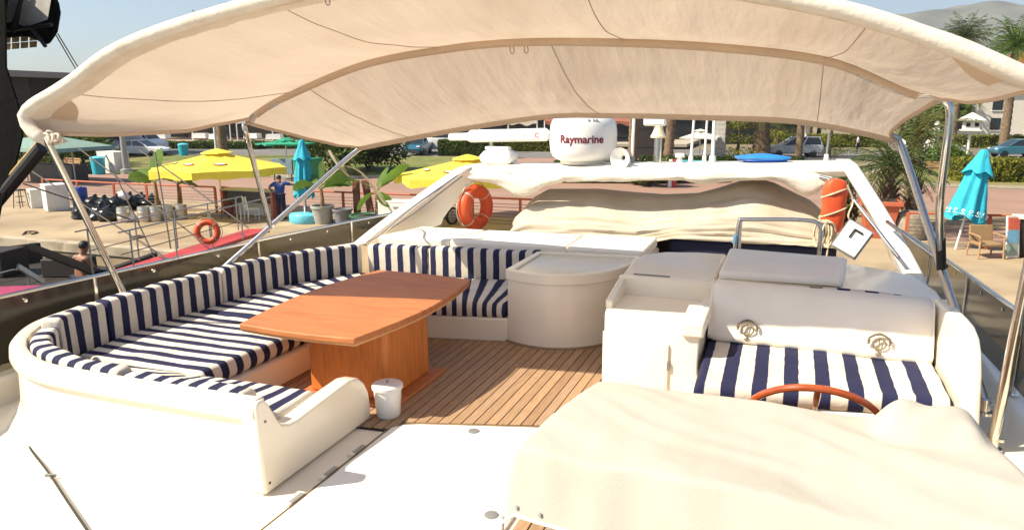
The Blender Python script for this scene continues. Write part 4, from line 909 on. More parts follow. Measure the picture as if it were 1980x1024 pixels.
# locker lid standing open
ld0 = thing('locker_lid', 'square white locker lid propped open below the orange buoy', 'hatch lid', gy(1650, 500, 6.9))
c = gy(1648, 462, 6.95); Mx = Matrix.Translation(c) @ Matrix.Rotation(R(-12), 4, 'Z') @ Matrix.Rotation(R(28), 4, 'Y') @ Matrix.Rotation(R(-22), 4, 'X')
def lidbox(d, off, nm, m, par, bev=.0):
    mb = MB(); h = Vector(d) / 2; vs_ = [Mx @ (Vector(off) + Vector((x * h.x, y * h.y, z * h.z))) for z in (-1, 1) for y in (-1, 1) for x in (-1, 1)]
    mb.add(vs_, [(0, 2, 3, 1), (4, 5, 7, 6), (0, 1, 5, 4), (2, 6, 7, 3), (0, 4, 6, 2), (1, 3, 7, 5)]); return mb.build(nm, m, par, bevel=bev)
pn = lidbox((.22, .03, .27), (0, 0, 0), 'panel', WHITEP, ld0, .01)
lidbox((.245, .02, .295), (0, .02, 0), 'gasket_frame', GREYB, ld0)
lidbox((.075, .012, .018), (.01, -.022, .08), 'latch', BLACK, pn); lidbox((.014, .012, .09), (-.03, -.022, .04), 'latch_bar', BLACK, pn)

# ================================================================= LIFE RINGS
def lifering(c, axis, Ro, r, label, tilt_rope=True, name='lifebuoy'):
    t = thing(name, label, 'lifebuoy', c - Vector((0, 0, Ro)))
    ax = Vector(axis).normalized(); e1 = ax.cross(Vector((0, 0, 1))).normalized(); e2 = e1.cross(ax).normalized(); Rm = Ro - r
    mb = MB(); mb.rings([[c + (e1 * math.cos(A) + e2 * math.sin(A)) * (Rm + r * math.cos(b)) + ax * (r * 1.0 * math.sin(b)) for b in [2 * math.pi * j / 14 for j in range(14)]] for A in [2 * math.pi * k / 44 for k in range(44)]], closed=True); mb.build('ring', ORANGE, t, angle=180)
    for k in range(4):
        A0_ = R(45 + 90 * k); mb = MB(); mb.rings([[c + (e1 * math.cos(A) + e2 * math.sin(A)) * (Rm + (r + .004) * math.cos(b)) + ax * ((r + .004) * math.sin(b)) for b in [2 * math.pi * j / 14 for j in range(14)]] for A in (A0_ - .035, A0_ + .035)]); mb.build('reflective_band', mat('band_tape', (.60, .50, .38), .5), t)
    pts = []
    for k in range(48):
        A = 2 * math.pi * k / 48; bulge = .03 * abs(math.sin(2 * A + math.pi / 2)) ; pts.append(c + (e1 * math.cos(A) + e2 * math.sin(A)) * (Rm + r + .006 + bulge) - ax * .02)
    mb = MB(); mb.tube(pts, .007, 6, closed=True); mb.build('grab_line', ROPE, t)
    return t
lifering(Vector((-3.40, 7.66, .85)), (.95, -.30, .0), .27, .075, 'orange lifebuoy ring hanging inside the left arch leg')
# orange rescue capsule with rope on the starboard leg
cc = gy(1612, 397, 7.35)
rc = thing('rescue_float', 'upright orange rescue float laced with white rope at the right arch leg', 'lifebuoy', cc - Vector((0, 0, .27)))
mb = MB(); mb.rings([[cc + Vector((w * math.copysign(abs(math.cos(a)) ** .6, math.cos(a)) + .02 * z, .075 * math.sin(a), z)) for a in [2 * math.pi * k / 18 for k in range(18)]] for z, w in ((-.255, .06), (-.24, .095), (-.10, .11), (-.02, .105), (.0, .10), (.03, .107), (.16, .115), (.225, .09), (.245, .05))]); mb.build('float', ORANGE, rc, angle=60)
for z in (-.06, .12): 
    mb = MB(); mb.tube([cc + Vector((.115 * math.cos(a), .085 * math.sin(a), z + .05 * math.cos(a + z))) for a in [2 * math.pi * k / 18 for k in range(18)]], .008, 6, closed=True); mb.build('lashing', ROPE, rc)
mb = MB(); mb.tube(smooth_path([cc + Vector((.10, -.07, .2)), cc + Vector((.16, -.05, .05)), cc + Vector((.13, -.07, -.08)), cc + Vector((.17, -.05, -.18)), cc + Vector((.05, -.09, -.27)), cc + Vector((-.08, -.09, -.25)), cc + Vector((-.12, -.08, -.1))], 6), .009, 6); mb.build('lashing', ROPE, rc)
# coil of rope by the hoop
co = thing('rope_coil', 'hank of cream rope hanging beside the hoop rail', 'rope', gy(1590, 480, 7.2))
cb = gy(1592, 452, 7.2); mb = MB()
for k in range(9):
    s_ = .035 + .012 * (k % 3); mb.tube([cb + Vector(((k - 4) * .012 + s_ * math.cos(a), -.02 + .02 * math.sin(a * 2 + k), .12 * math.sin(a) + .01 * (k % 2))) for a in [2 * math.pi * j / 16 for j in range(16)]], .010, 6, closed=True)
mb.build('coils', ROPE, co)
mb = MB(); mb.tube(smooth_path([cb + Vector((.03, 0, .1)), cb + Vector((.05, -.02, -.1)), cb + Vector((.04, -.02, -.25))], 5), .009, 6); mb.build('tail', ROPE, co)
# black cable lying along the foredeck seam
cbp = [g(x, y, .004) for x, y in ((38, 835), (62, 872), (95, 915), (130, 968), (172, 1030))]
dk = thing('deck_cable', 'thin black cable running across the white foredeck in the corner', 'cable', cbp[2])
mb = MB(); mb.tube(smooth_path([p + Vector((0, 0, .004)) for p in cbp] , 6), .007, 8); mb.build('cable', BLACK, dk)
for p in (cbp[0].lerp(cbp[1], .6), cbp[2].lerp(cbp[3], .1)):
    mb = MB(); mb.box(p + Vector((0, 0, .006)), (.06, .014, .014), rz=.3); mb.build('cable_clip', GREYP, dk)

# ================================================================= VEGETATION BUILDERS
def leaf_mesh(clumps, n, size, seed, elong=1.6, shell=.55):
    """n leaf-sized faces spread through a union of ellipsoid clumps ((x,y,z),(rx,ry,rz))"""
    rnd = random.Random(seed); mb = MB(); vol = [c[1][0] * c[1][1] * c[1][2] for c in clumps]; tot = sum(vol)
    for (c, r), v in zip(clumps, vol):
        k = max(20, int(n * (v / tot) ** .8 * (tot / max(vol)) ** -.2 * 1.0))
        for _ in range(k):
            d = Vector((rnd.gauss(0, 1), rnd.gauss(0, 1), rnd.gauss(0, 1))).normalized(); q = rnd.random() ** (1 / 3.) if rnd.random() > shell else .82 + .22 * rnd.random()
            p = Vector((c[0] + d.x * r[0] * q, c[1] + d.y * r[1] * q, c[2] + d.z * r[2] * q))
            if noise.noise(p * (1.1 / max(.3, size * 4))) < -.22: continue
            a = Vector((rnd.gauss(0, 1), rnd.gauss(0, 1), rnd.gauss(0, .7))).normalized(); b = a.cross(d + Vector((0, 0, .3))).normalized(); s_ = size * rnd.uniform(.6, 1.3)
            a = a * s_ * elong; b = b * s_
            mb.v += [tuple(p - a), tuple(p + b * .5), tuple(p + a), tuple(p - b * .5)]; k0 = len(mb.v) - 4; mb.f.append((k0, k0 + 1, k0 + 2, k0 + 3)); mb.uv.append(None)
    return mb
def clumps_for(w, d, z0, h, n, seed):
    rnd = random.Random(seed); out = []
    for i in range(n):
        x = rnd.uniform(-1, 1); y = rnd.uniform(-1, 1); z = rnd.random(); k = math.sqrt(max(.05, 1 - (x * x + y * y) * .45)) 
        rr_ = rnd.uniform(.26, .45)
        out.append(((x * w * .36, y * d * .36, z0 + h * (.22 + .6 * z * k)), (w * rr_ * .62, d * rr_ * .62, h * rr_ * .62)))
    return out
def bush(name, label, cat, loc, w, d, h, m, seed, n=2600, size=.09, group=None, stem=.3, nc=12):
    t = thing(name, label, cat, loc, group=group); base = Vector(loc)
    mb = leaf_mesh(clumps_for(w, d, .05 * h, h, nc, seed), n, size, seed); mb.v = [tuple(Vector(p) + base) for p in mb.v]; mb.build('foliage', m, t, smooth=False, fixn=False)
    mb = MB(); rnd = random.Random(seed)
    for k in range(4):
        a = k * 1.6 + rnd.random(); mb.tube([base, base + Vector((math.cos(a) * w * .10, math.sin(a) * d * .10, h * .3)), base + Vector((math.cos(a) * w * .26, math.sin(a) * d * .26, h * .62))], [.05, .04, .015], 6)
    mb.build('stems', BARK, t); return t
def tree(name, label, loc, h, w, m, seed, n=5200, size=.16, trunk=.30, group=None, crown0=.3, cat='tree'):
    t = thing(name, label, cat, loc, group=group); base = Vector(loc); rnd = random.Random(seed)
    cl = clumps_for(w, w * .9, h * crown0, h * (1 - crown0), 15, seed)
    mb = MB(); top = base + Vector((0, 0, h * .62)); mb.tube(smooth_path([base, base + Vector((.1, 0, h * .2)), base + Vector((-.05, .1, h * .42)), top], 3), [trunk * (1 - .07 * k) for k in range(10)], 8)
    for c, r in cl[:8]: mb.tube(smooth_path([base + Vector((0, 0, h * rnd.uniform(.25, .5))), base + Vector((c[0] * .5, c[1] * .5, c[2] * .85)), base + Vector(c)], 3), [trunk * .4, trunk * .32, trunk * .26, trunk * .2, trunk * .15, trunk * .1, trunk * .05], 6)
    mb.build('trunk', BARK, t)
    mb = leaf_mesh(cl, n, size, seed); mb.v = [tuple(Vector(p) + base) for p in mb.v]; mb.build('crown', m, t, smooth=False, fixn=False); return t
def frond(mb, base, az, el, L, droop, lw, seed, nl=22, twist=0.):
    rnd = random.Random(seed); pts = []; d = Vector((math.cos(az) * math.cos(el), math.sin(az) * math.cos(el), math.sin(el))); p = Vector(base)
    side = Vector((-math.sin(az), math.cos(az), 0))
    N = 12
    for i in range(N + 1):
        pts.append(p.copy()); p = p + d * (L / N); d = (d + Vector((0, 0, -droop / N * (.4 + 1.4 * i / N)))).normalized()
    mb.tube(pts, [lerp(.035, .006, i / N) * L / 2.5 for i in range(N + 1)], 4)
    for i in range(nl * 2):
        t = .10 + .9 * (i // 2) / nl; k = min(N - 1, int(t * N)); q = pts[k].lerp(pts[k + 1], t * N - k); tan = (pts[k + 1] - pts[k]).normalized()
        s_ = 1 if i % 2 else -1; ln = lw * math.sin(math.pi * min(.96, .12 + t * .86)) * rnd.uniform(.85, 1.1)
        up = side.cross(tan).normalized(); dr = (side * s_ * .8 + tan * .7 + Vector((0, 0, rnd.uniform(-.45, .15)))).normalized(); wv = tan * .022 * L / 2.0
        e = q + dr * ln + Vector((0, 0, -.18 * ln)); m_ = q + dr * ln * .5
        b0 = len(mb.v); mb.v += [tuple(q), tuple(m_ + wv), tuple(e), tuple(m_ - wv)]; mb.f.append((b0, b0 + 1, b0 + 2, b0 + 3)); mb.uv.append(None)
def palm(label, loc, h, L, nf, seed, m=None, trunk=.16, droop=1.4, shaggy=False, group=None, lw=.5, lean=(0, 0), el0=-.3):
    t = thing('palm_tree', label, 'palm', loc, group=group); base = Vector(loc); rnd = random.Random(seed); top = base + Vector((lean[0], lean[1], h))
    mb = MB(); n = max(8, int(h / .28)); pts = []; rs = []
    for i in range(n + 1):
        u = i / n; pts.append(base.lerp(top, u) + Vector((.04 * math.sin(u * 5), .03 * math.cos(u * 4), 0))); rs.append(trunk * (1.25 - .4 * u + .25 * max(0, u - .8)) * (1.09 if i % 2 else .95))
    mb.tube(pts, rs, 12); tr = mb.build('trunk', BARKP, t)
    if shaggy:
        mb = MB()
        for i in range(150):
            u = rnd.uniform(.12, 1.); a = rnd.uniform(0, 6.28); p = base.lerp(top, u) + Vector((math.cos(a), math.sin(a), 0)) * trunk * 1.0; ln = rnd.uniform(.15, .42)
            o = Vector((math.cos(a), math.sin(a), .9)).normalized(); w = Vector((-math.sin(a), math.cos(a), 0)) * .07
            mb.add([p - w, p + w, p + o * ln + w * .4, p + o * ln - w * .4], [(0, 1, 2, 3)])
        mb.build('leaf_bases', BARKP, t, smooth=False, fixn=False)
    mb = MB()
    for i in range(nf):
        az = i * 2.399 + rnd.uniform(-.2, .2); el = lerp(1.35, el0, (i / nf) ** .8); frond(mb, top, az, el, L * rnd.uniform(.85, 1.1), droop * rnd.uniform(.7, 1.15), lw, seed * 50 + i)
    mb.build('crown', m or LEAF_P, t, smooth=False, fixn=False); return t
def hedge(label, c, w, d, h, m, seed, n=2600, rz=0., group=None, size=.07, name='hedge'):
    t = thing(name, label, 'hedge', c, rz, group); rnd = random.Random(seed); mb = MB()
    for _ in range(n):
        f = rnd.choice((0, 1, 2, 2, 3, 3, 4, 4)); a, b = rnd.uniform(-.5, .5), rnd.uniform(-.5, .5); j = rnd.gauss(0, .03)
        p = {0: (-.5 * w + j, a * d, (b + .5) * h), 1: (.5 * w + j, a * d, (b + .5) * h), 2: (a * w, -.5 * d + j, (b + .5) * h), 3: (a * w, b * d, h + j), 4: (a * w, -.5 * d + j, (b + .5) * h)}[f]
        v = Vector(p); q = Vector((rnd.gauss(0, 1), rnd.gauss(0, 1), rnd.gauss(0, 1))).normalized(); s_ = q.orthogonal().normalized() * size * rnd.uniform(.6, 1.2); r_ = q.cross(s_)
        b0 = len(mb.v); mb.v += [tuple(v - s_ * 1.4), tuple(v + r_ * .6), tuple(v + s_ * 1.4), tuple(v - r_ * .6)]; mb.f.append((b0, b0 + 1, b0 + 2, b0 + 3)); mb.uv.append(None)
    o = mb.build('foliage', m, None, smooth=False, fixn=False); o.parent = t
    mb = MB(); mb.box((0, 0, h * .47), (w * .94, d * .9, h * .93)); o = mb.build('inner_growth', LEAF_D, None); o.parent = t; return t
def topiary(label, loc, tiers, m, seed, group='cloud-cut conifers by the road'):
    t = thing('topiary_tree', label, 'topiary', loc, group=group); base = Vector(loc)
    mb = MB(); mb.tube([base, base + Vector((.1, 0, tiers[-1][0] * .5)), base + Vector((0, 0, tiers[-1][0]))], [.14, .11, .05], 8); mb.build('trunk', BARK, t)
    for i, (z, w, h) in enumerate(tiers):
        cl = [((base.x + dx * w * .5, base.y + dy * w * .4, base.z + z), (w * .62, w * .6, h * .55)) for dx, dy in ((-.55, 0), (.55, .1), (0, -.5), (0, .4))]
        leaf_mesh(cl, 1100, .07, seed + i, 1.3, .85).build('foliage_tier', m, t, smooth=False, fixn=False)
# ================================================================= STREET BUILDERS
def wheel_part(par, x, y, r, w):
    mb = MB(); mb.lathe([(r * .62, -w / 2), (r * .95, -w / 2), (r, -w * .35), (r, w * .35), (r * .95, w / 2), (r * .62, w / 2)], 20, (x, y, r), (0, 1, 0)); ty = mb.build('tyre', BLACK, None); ty.parent = par
    mb = MB(); mb.lathe([(.001, -w * .46), (r * .2, -w * .5), (r * .63, -w * .40), (r * .63, w * .40), (r * .2, w * .5), (.001, w * .46)], 14, (x, y, r), (0, 1, 0)); rm = mb.build('rim', GREYM, None); rm.parent = ty
def loc_part(mb, name, m, par, **k):
    o = mb.build(name, m, None, **k); o.parent = par; return o
def car(name, label, cat, loc, rz, L, W, Hh, body, hood, paint, group='vehicles along the road', gl=None, wr=.31):
    """body: side outline (x,z) below the glass; gl: glasshouse outline (x,z)"""
    t = thing(name, label, cat, loc, rz, group)
    mb = MB(); ys = [-.5, -.47, -.3, .3, .47, .5]; sc_ = [.90, .985, 1., 1., .985, .90]
    cx = sum(p[0] for p in body) / len(body); cz = sum(p[1] for p in body) / len(body)
    mb.rings([[(cx + (x - cx) * (1 - (1 - s_) * .25), y * W, cz + (z - cz) * s_) for x, z in body] for y, s_ in zip(ys, sc_)]); loc_part(mb, 'body', paint, t, bevel=.03, angle=40)
    mb = MB(); zt = max(p[1] for p in gl); zb = min(p[1] for p in gl)
    def wd(z): return lerp(.475, .37, (z - zb) / (zt - zb)) * W
    mb.add([(x, -wd(z), z) for x, z in gl] + [(x, wd(z), z) for x, z in gl], [tuple(range(len(gl)))[::-1], tuple(range(len(gl), 2 * len(gl)))] + [(i, (i + 1) % len(gl), len(gl) + (i + 1) % len(gl), len(gl) + i) for i in range(len(gl))]); loc_part(mb, 'window_band', CARGL, t, smooth=False)
    tops = [p for p in gl if p[1] > zt - .12]; x0, x1 = min(p[0] for p in tops), max(p[0] for p in tops)
    mb = MB(); mb.add([(x, y * wd(zt) * 1.04, z) for z in (zt - .03, zt + .035) for x, y in ((x0 - .04, -1), (x1 + .04, -1), (x1 + .04, 1), (x0 - .04, 1))], [(0, 3, 2, 1), (4, 5, 6, 7), (0, 1, 5, 4), (1, 2, 6, 5), (2, 3, 7, 6), (3, 0, 4, 7)]); loc_part(mb, 'roof', paint, t, bevel=.02)
    gx0, gx1 = min(p[0] for p in gl), max(p[0] for p in gl)
    for f in (0., .5, 1.):
        for s_ in (-1, 1):
            xb = lerp(gx0, gx1, f); xt = lerp(x0, x1, f); mb = MB(); mb.tube([(xb, s_ * wd(zb) * 1.005, zb), (xt, s_ * wd(zt) * 1.01, zt)], .045, 6); loc_part(mb, 'pillar', paint, t)
    fx, bx_ = max(p[0] for p in body), min(p[0] for p in body)
    for sx in (.32, -.31):
        for sy in (-1, 1): wheel_part(t, sx * L, sy * (W / 2 - .10), wr, .2)
    for sy in (-1, 1):
        mb = MB(); mb.box((fx - .06, sy * W * .36, hood - .16), (.10, W * .18, .12)); loc_part(mb, 'headlight', WHITEP, t, bevel=.02)
        mb = MB(); mb.box((bx_ + .05, sy * W * .38, hood - .12), (.08, W * .14, .14)); loc_part(mb, 'tail_light', REDP, t, bevel=.02)
    mb = MB(); mb.box((fx - .01, 0, .42), (.05, W * .8, .16)); loc_part(mb, 'front_bumper', DARKG, t, bevel=.02)
    mb = MB(); mb.box((bx_ + .01, 0, .42), (.05, W * .8, .16)); loc_part(mb, 'rear_bumper', DARKG, t, bevel=.02)
    return t
SEDAN = [(-2.2, .32), (-2.25, .6), (-2.2, .92), (-1.5, .98), (.75, .95), (1.7, .84), (2.18, .68), (2.22, .42), (2.1, .28)]; SEDG = [(-1.65, .93), (-.95, 1.40), (.15, 1.42), (1.0, .93)]
SUVB = [(-2.2, .36), (-2.28, .7), (-2.22, 1.08), (.7, 1.05), (1.75, .98), (2.2, .8), (2.25, .45), (2.1, .34)]; SUVG = [(-2.12, 1.04), (-1.9, 1.62), (.1, 1.70), (1.05, 1.04)]
HATB = [(-1.9, .34), (-1.98, .7), (-1.9, 1.0), (.7, .98), (1.5, .88), (1.9, .72), (1.95, .42), (1.8, .3)]; HATG = [(-1.8, .96), (-1.5, 1.45), (.1, 1.50), (1.0, .96)]
VANB = [(-2.8, .36), (-2.85, 1.0), (-2.82, 2.38), (-2.6, 2.48), (.9, 2.48), (1.15, 2.42), (1.35, 1.55), (2.4, 1.15), (2.75, .95), (2.8, .5), (2.6, .32)]; VANG = [(1.0, 1.50), (1.16, 2.18), (1.22, 2.18), (1.95, 1.32), (1.4, 1.35)]
RDA = math.atan(.243)

# ================================================================= QUAYSIDE
# ---- fence with orange top rail and wires: one thing per run
def fence(pts, label, h=1.05, gap=2.1):
    t = thing('quay_fence', label, 'fence', (pts[0][0], pts[0][1], QZ)); P = [Vector((p[0], p[1], QZ)) for p in pts]
    for i in range(len(P) - 1):
        a, b = P[i], P[i + 1]; n = max(1, round((b - a).length / gap)); up = Vector((0, 0, h))
        mb = MB(); mb.tube([a + up, b + up], .038, 8); mb.build('top_rail', RAILO, t)
        for k in range(n + (i == len(P) - 2)):
            q = a.lerp(b, k / n); mb = MB(); mb.box(q + up * .5, (.09, .06, h), rz=.1); mb.build('post', RAILO, t)
        for k in range(7):
            mb = MB(); mb.tube([a + up * (.12 + .115 * k), b + up * (.12 + .115 * k)], .009, 5); mb.build('wire', WIRE, t)
fence([(-32, 23.7), (-27.5, 23.5), (-22.2, 23.7)], 'orange railed wire fence behind the kegs and rubbish bags on the left')
fence([(-22.0, 23.9), (-21.0, 23.5)], 'short orange fence return beside the bar under the yellow parasol')
fence([(-17.9, 23.8), (-14.5, 24.0), (-9.0, 24.2), (-6.5, 24.3)], 'orange railed wire fence between the pots and the red lifebuoy')
fence([(3.6, 25.0), (8.2, 25.6), (14, 26)], 'orange railed wire fence on the right behind the wicker chair')
# ---- yellow parasols
def parasol(label, base, h, r, n, m, tip=None, group=None, hem=.28, crown=.62, name='parasol', drop=.0):
    t = thing(name, label, 'parasol', base, group=group); b = Vector(base)
    mb = MB(); mb.tube([b, b + Vector((0, 0, h))], .035, 10); mb.build('pole', WHITEP, t)
    top = b + Vector((0, 0, h)); rim = [top + Vector((r * math.cos(2 * math.pi * (k + .5) / n), r * math.sin(2 * math.pi * (k + .5) / n), -crown)) for k in range(n)]
    for k in range(n):
        p, q = rim[k], rim[(k + 1) % n]
        def fn(u, v):
            e = p.lerp(q, u); w = top.lerp(e, v); w.z -= .05 * math.sin(math.pi * v) * (.4 + .6 * math.sin(math.pi * u)) ; w = w - (w - top) * (.03 * math.sin(math.pi * u) * v); return w
        mb = MB(); mb.grid(fn, 6, 8); mb.build('canopy_panel', m, t, angle=180, fixn=False)
        mb = MB(); mb.grid(lambda u, v: p.lerp(q, u) + Vector((0, 0, -hem * v + .04 * v * math.sin(u * 9 + k))) - (p.lerp(q, u) - top) * (.03 * math.sin(math.pi * u)), 6, 2); mb.build('valance', m, t, angle=180, fixn=False)
        mb = MB(); mb.tube([top - Vector((0, 0, .05)), p - Vector((0, 0, .02))], .012, 5); mb.build('rib', WHITEP, t)
    mb = MB(); mb.lathe([(.62, -.13), (.60, -.10), (.30, -.01), (.06, .05), (.001, .06)], n, top + Vector((0, 0, .06))); mb.build('vent_cap', m, t, smooth=False)
    mb = MB(); mb.lathe([(.001, 0), (.35, 0), (.35, .08), (.06, .12), (.001, .12)], 18, b); mb.build('foot', GREYP, t)
    return t, top, rim
LOGOR = mat('parasol_logo_red', (.45, .05, .02), .7); LOGOW = mat('parasol_logo_white', (.85, .80, .62), .7)
def logo(t, top, rim, k, v=.62, w=.26):
    p, q = rim[k], rim[(k + 1) % len(rim)]; e = p.lerp(q, .5); c = top.lerp(e, v); ux = (q - p).normalized(); uy = (top - e).normalized(); nn = ux.cross(uy).normalized()
    if nn.z < 0: nn = -nn
    c = c + nn * .03 - Vector((0, 0, .03))
    for nm, m, s_, h_ in (('logo_ground', LOGOR, 1., .0), ('logo_script', LOGOW, .72, .006)):
        mb = MB(); pts = [c + ux * w * s_ * math.cos(a) + uy * w * .42 * s_ * math.sin(a) + nn * h_ for a in [2 * math.pi * j / 20 for j in range(20)]]; mb.add(pts, [tuple(range(20))]); mb.build(nm, m, t, smooth=False, fixn=False)
ub = Vector((-21.35, 23.1, QZ)); t, top, rim = parasol('open yellow parasol over the quayside bar on the left', ub, 2.55, 2.65, 8, YELLOW, group='yellow parasols on the quay')
for k in (4, 5, 6): logo(t, top, rim, k)
ub2 = Vector((-11.2, 24.6, QZ)); t, top, rim = parasol('open yellow parasol seen behind the left arch leg', ub2, 2.45, 2.75, 8, YELLOW, group='yellow parasols on the quay')
for k in (4, 5, 6): logo(t, top, rim, k)
# ---- closed turquoise parasols
def closed_parasol(label, base, h, lean, hem_band=False, clen=1.9, rbot=.42, foot=None, m=TURQ):
    t = thing('closed_parasol', label, 'parasol', base, group='closed turquoise parasols'); b = Vector(base); top = b + Vector((lean[0], lean[1], h)); ax = (top - b).normalized()
    mb = MB(); mb.tube([b, top], .032, 10); mb.build('pole', WHITEP, t)
    e1 = ax.cross(Vector((0, 1, 0))).normalized(); e2 = ax.cross(e1); rs = []
    for i in range(19):
        u = i / 18; c = top - ax * (u * clen); r = lerp(.10, rbot, u ** .8); n = 36; ring = []
        for k in range(n):
            a = 2 * math.pi * k / n; f = 1 + .20 * math.sin(a * 8 + u * 1.2) * min(1, u * 3) + .08 * noise.noise((a, u * 4, 2)); jag = (.10 * math.sin(a * 4) if i == 18 else 0)
            ring.append(c + (e1 * math.cos(a) + e2 * math.sin(a)) * r * f - ax * jag)
        rs.append(ring)
    mb = MB(); mb.rings([[top + ax * .03 + (p - c_) * .01 for p, c_ in zip(rs[0], [top] * 36)]] + rs, cap=False); mb.build('furled_cloth', m, t, angle=180)
    c = top - ax * clen * .33; mb = MB(); rs2 = []
    for i in range(5):
        u = i / 4; r = lerp(.17, .30, u) * (rbot / .42) ** .6; cc_ = top - ax * lerp(.02, clen * .34, u)
        rs2.append([cc_ + (e1 * math.cos(a) + e2 * math.sin(a)) * r * (.45 + .55 * u) * (1 + .12 * math.sin(a * 6)) * 1.3 - ax * (.06 * math.sin(a * 6) if i == 4 else 0) for a in [2 * math.pi * k / 30 for k in range(30)]])
    mb.rings(rs2, cap=False); mb.build('vent_cap', m, t, angle=180)
    if hem_band:
        scr = mat('white_scroll_print', (.74, .80, .80), .8); 
        for k in range(16):
            a = 2 * math.pi * k / 16; r = lerp(.10, rbot, .9) * 1.19
            q = top - ax * (clen * .90) + (e1 * math.cos(a) + e2 * math.sin(a)) * r; tg = (-e1 * math.sin(a) + e2 * math.cos(a)); mb = MB()
            mb.tube([q + tg * .055 * math.cos(s_) * (1 - s_ / 9) + ax * .055 * math.sin(s_) * (1 - s_ / 9) for s_ in [j * .6 for j in range(11)]], .012, 5); mb.tube([q + tg * (-.08 + .16 * j / 6) + ax * (-.085 + .02 * math.sin(j * 2.)) for j in range(7)], .010, 5); mb.build('scroll_print', scr, t)
    if foot:
        mb = MB(); mb.rings([[b + Vector((w * math.cos(a) * .62, w * math.sin(a) * .5, z)) for a in [2 * math.pi * k / 24 for k in range(24)]] for z, w in ((0, .95), (.05, 1.), (.28, 1.), (.34, .92), (.36, .3))]); mb.build('water_base', foot, t, angle=50)
    return t
closed_parasol('furled turquoise parasol standing in a light blue base by the pots', (-17.15, 22.75, QZ), 3.05, (-.15, .3), clen=2.1, rbot=.34, foot=mat('pale_blue_plastic', (.12, .50, .62), .4))
closed_parasol('leaning furled turquoise parasol with white scroll hem on the right', g(1847, 482), 3.0, (.55, .5), True, clen=2.15, rbot=.50)
# ---- bar counter, stool, chairs
bb = Vector((-20.0, 23.3, QZ)); bar_t = thing('quay_bar', 'dark bar counter with orange side panel under the yellow parasol', 'bar counter', bb)
mb = MB(); mb.box(bb + Vector((0, 0, 1.06)), (2.5, .8, .05)); mb.build('counter_top', mat('bar_top', (.36, .33, .30), .4), bar_t, bevel=.01)
mb = MB(); mb.box(bb + Vector((0, .25, .52)), (2.3, .06, 1.02)); mb.build('front_panel', WHITED, bar_t)
mb = MB(); mb.box(bb + Vector((0, .05, .80)), (2.3, .5, .44)); mb.build('dark_shelf', DARKG, bar_t)
for sx in (-1.2, 1.2): mb = MB(); mb.box(bb + Vector((sx, 0, .52)), (.10, .7, 1.04)); mb.build('side_panel', RAILO, bar_t)
def stool(label, base, h, m):
    t = thing('bar_stool', label, 'stool', base, group='bar stools on the quay'); b = Vector(base)
    mb = MB(); mb.box(b + Vector((0, 0, h)), (.36, .36, .05)); mb.build('seat', m, t, bevel=.02)
    for sx in (-1, 1):
        for sy in (-1, 1): mb = MB(); mb.tube([b + Vector((sx * .20, sy * .20, 0)), b + Vector((sx * .14, sy * .14, h))], .018, 6); mb.build('leg', m, t)
    for z in (.25, .5): mb = MB(); mb.tube([b + Vector((.17 * math.cos(a), .17 * math.sin(a), z)) for a in (R(45), R(135), R(225), R(315))], .012, 6, closed=True); mb.build('foot_rest', m, t)
stool('dark stool tucked in front of the quayside bar', (-20.6, 22.6, QZ), .76, DARKG)
stool('dark stool at the far left beside the white cooler box', g(42, 402), .78, WOODD)
def slat_chair(label, base, rz):
    t = thing('slat_back_chair', label, 'chair', base, rz, None); m = WHITED
    mb = MB(); mb.box((0, 0, .45), (.44, .44, .04)); loc_part(mb, 'seat', m, t, bevel=.01)
    for sx in (-1, 1):
        mb = MB(); mb.tube([(sx * .20, -.20, 0), (sx * .20, -.20, .44)], .020, 6); loc_part(mb, 'leg', m, t)
        mb = MB(); mb.tube([(sx * .20, .22, 0), (sx * .20, .20, .45), (sx * .19, .27, .95)], .022, 6); loc_part(mb, 'leg', m, t)
    for k in range(6): mb = MB(); mb.box((0, .215 + .011 * k, .54 + .072 * k), (.36, .018, .035)); loc_part(mb, 'back_slat', m, t)
slat_chair('white slat-back chair in front of the quayside bar', (-19.35, 22.45, QZ), R(150))
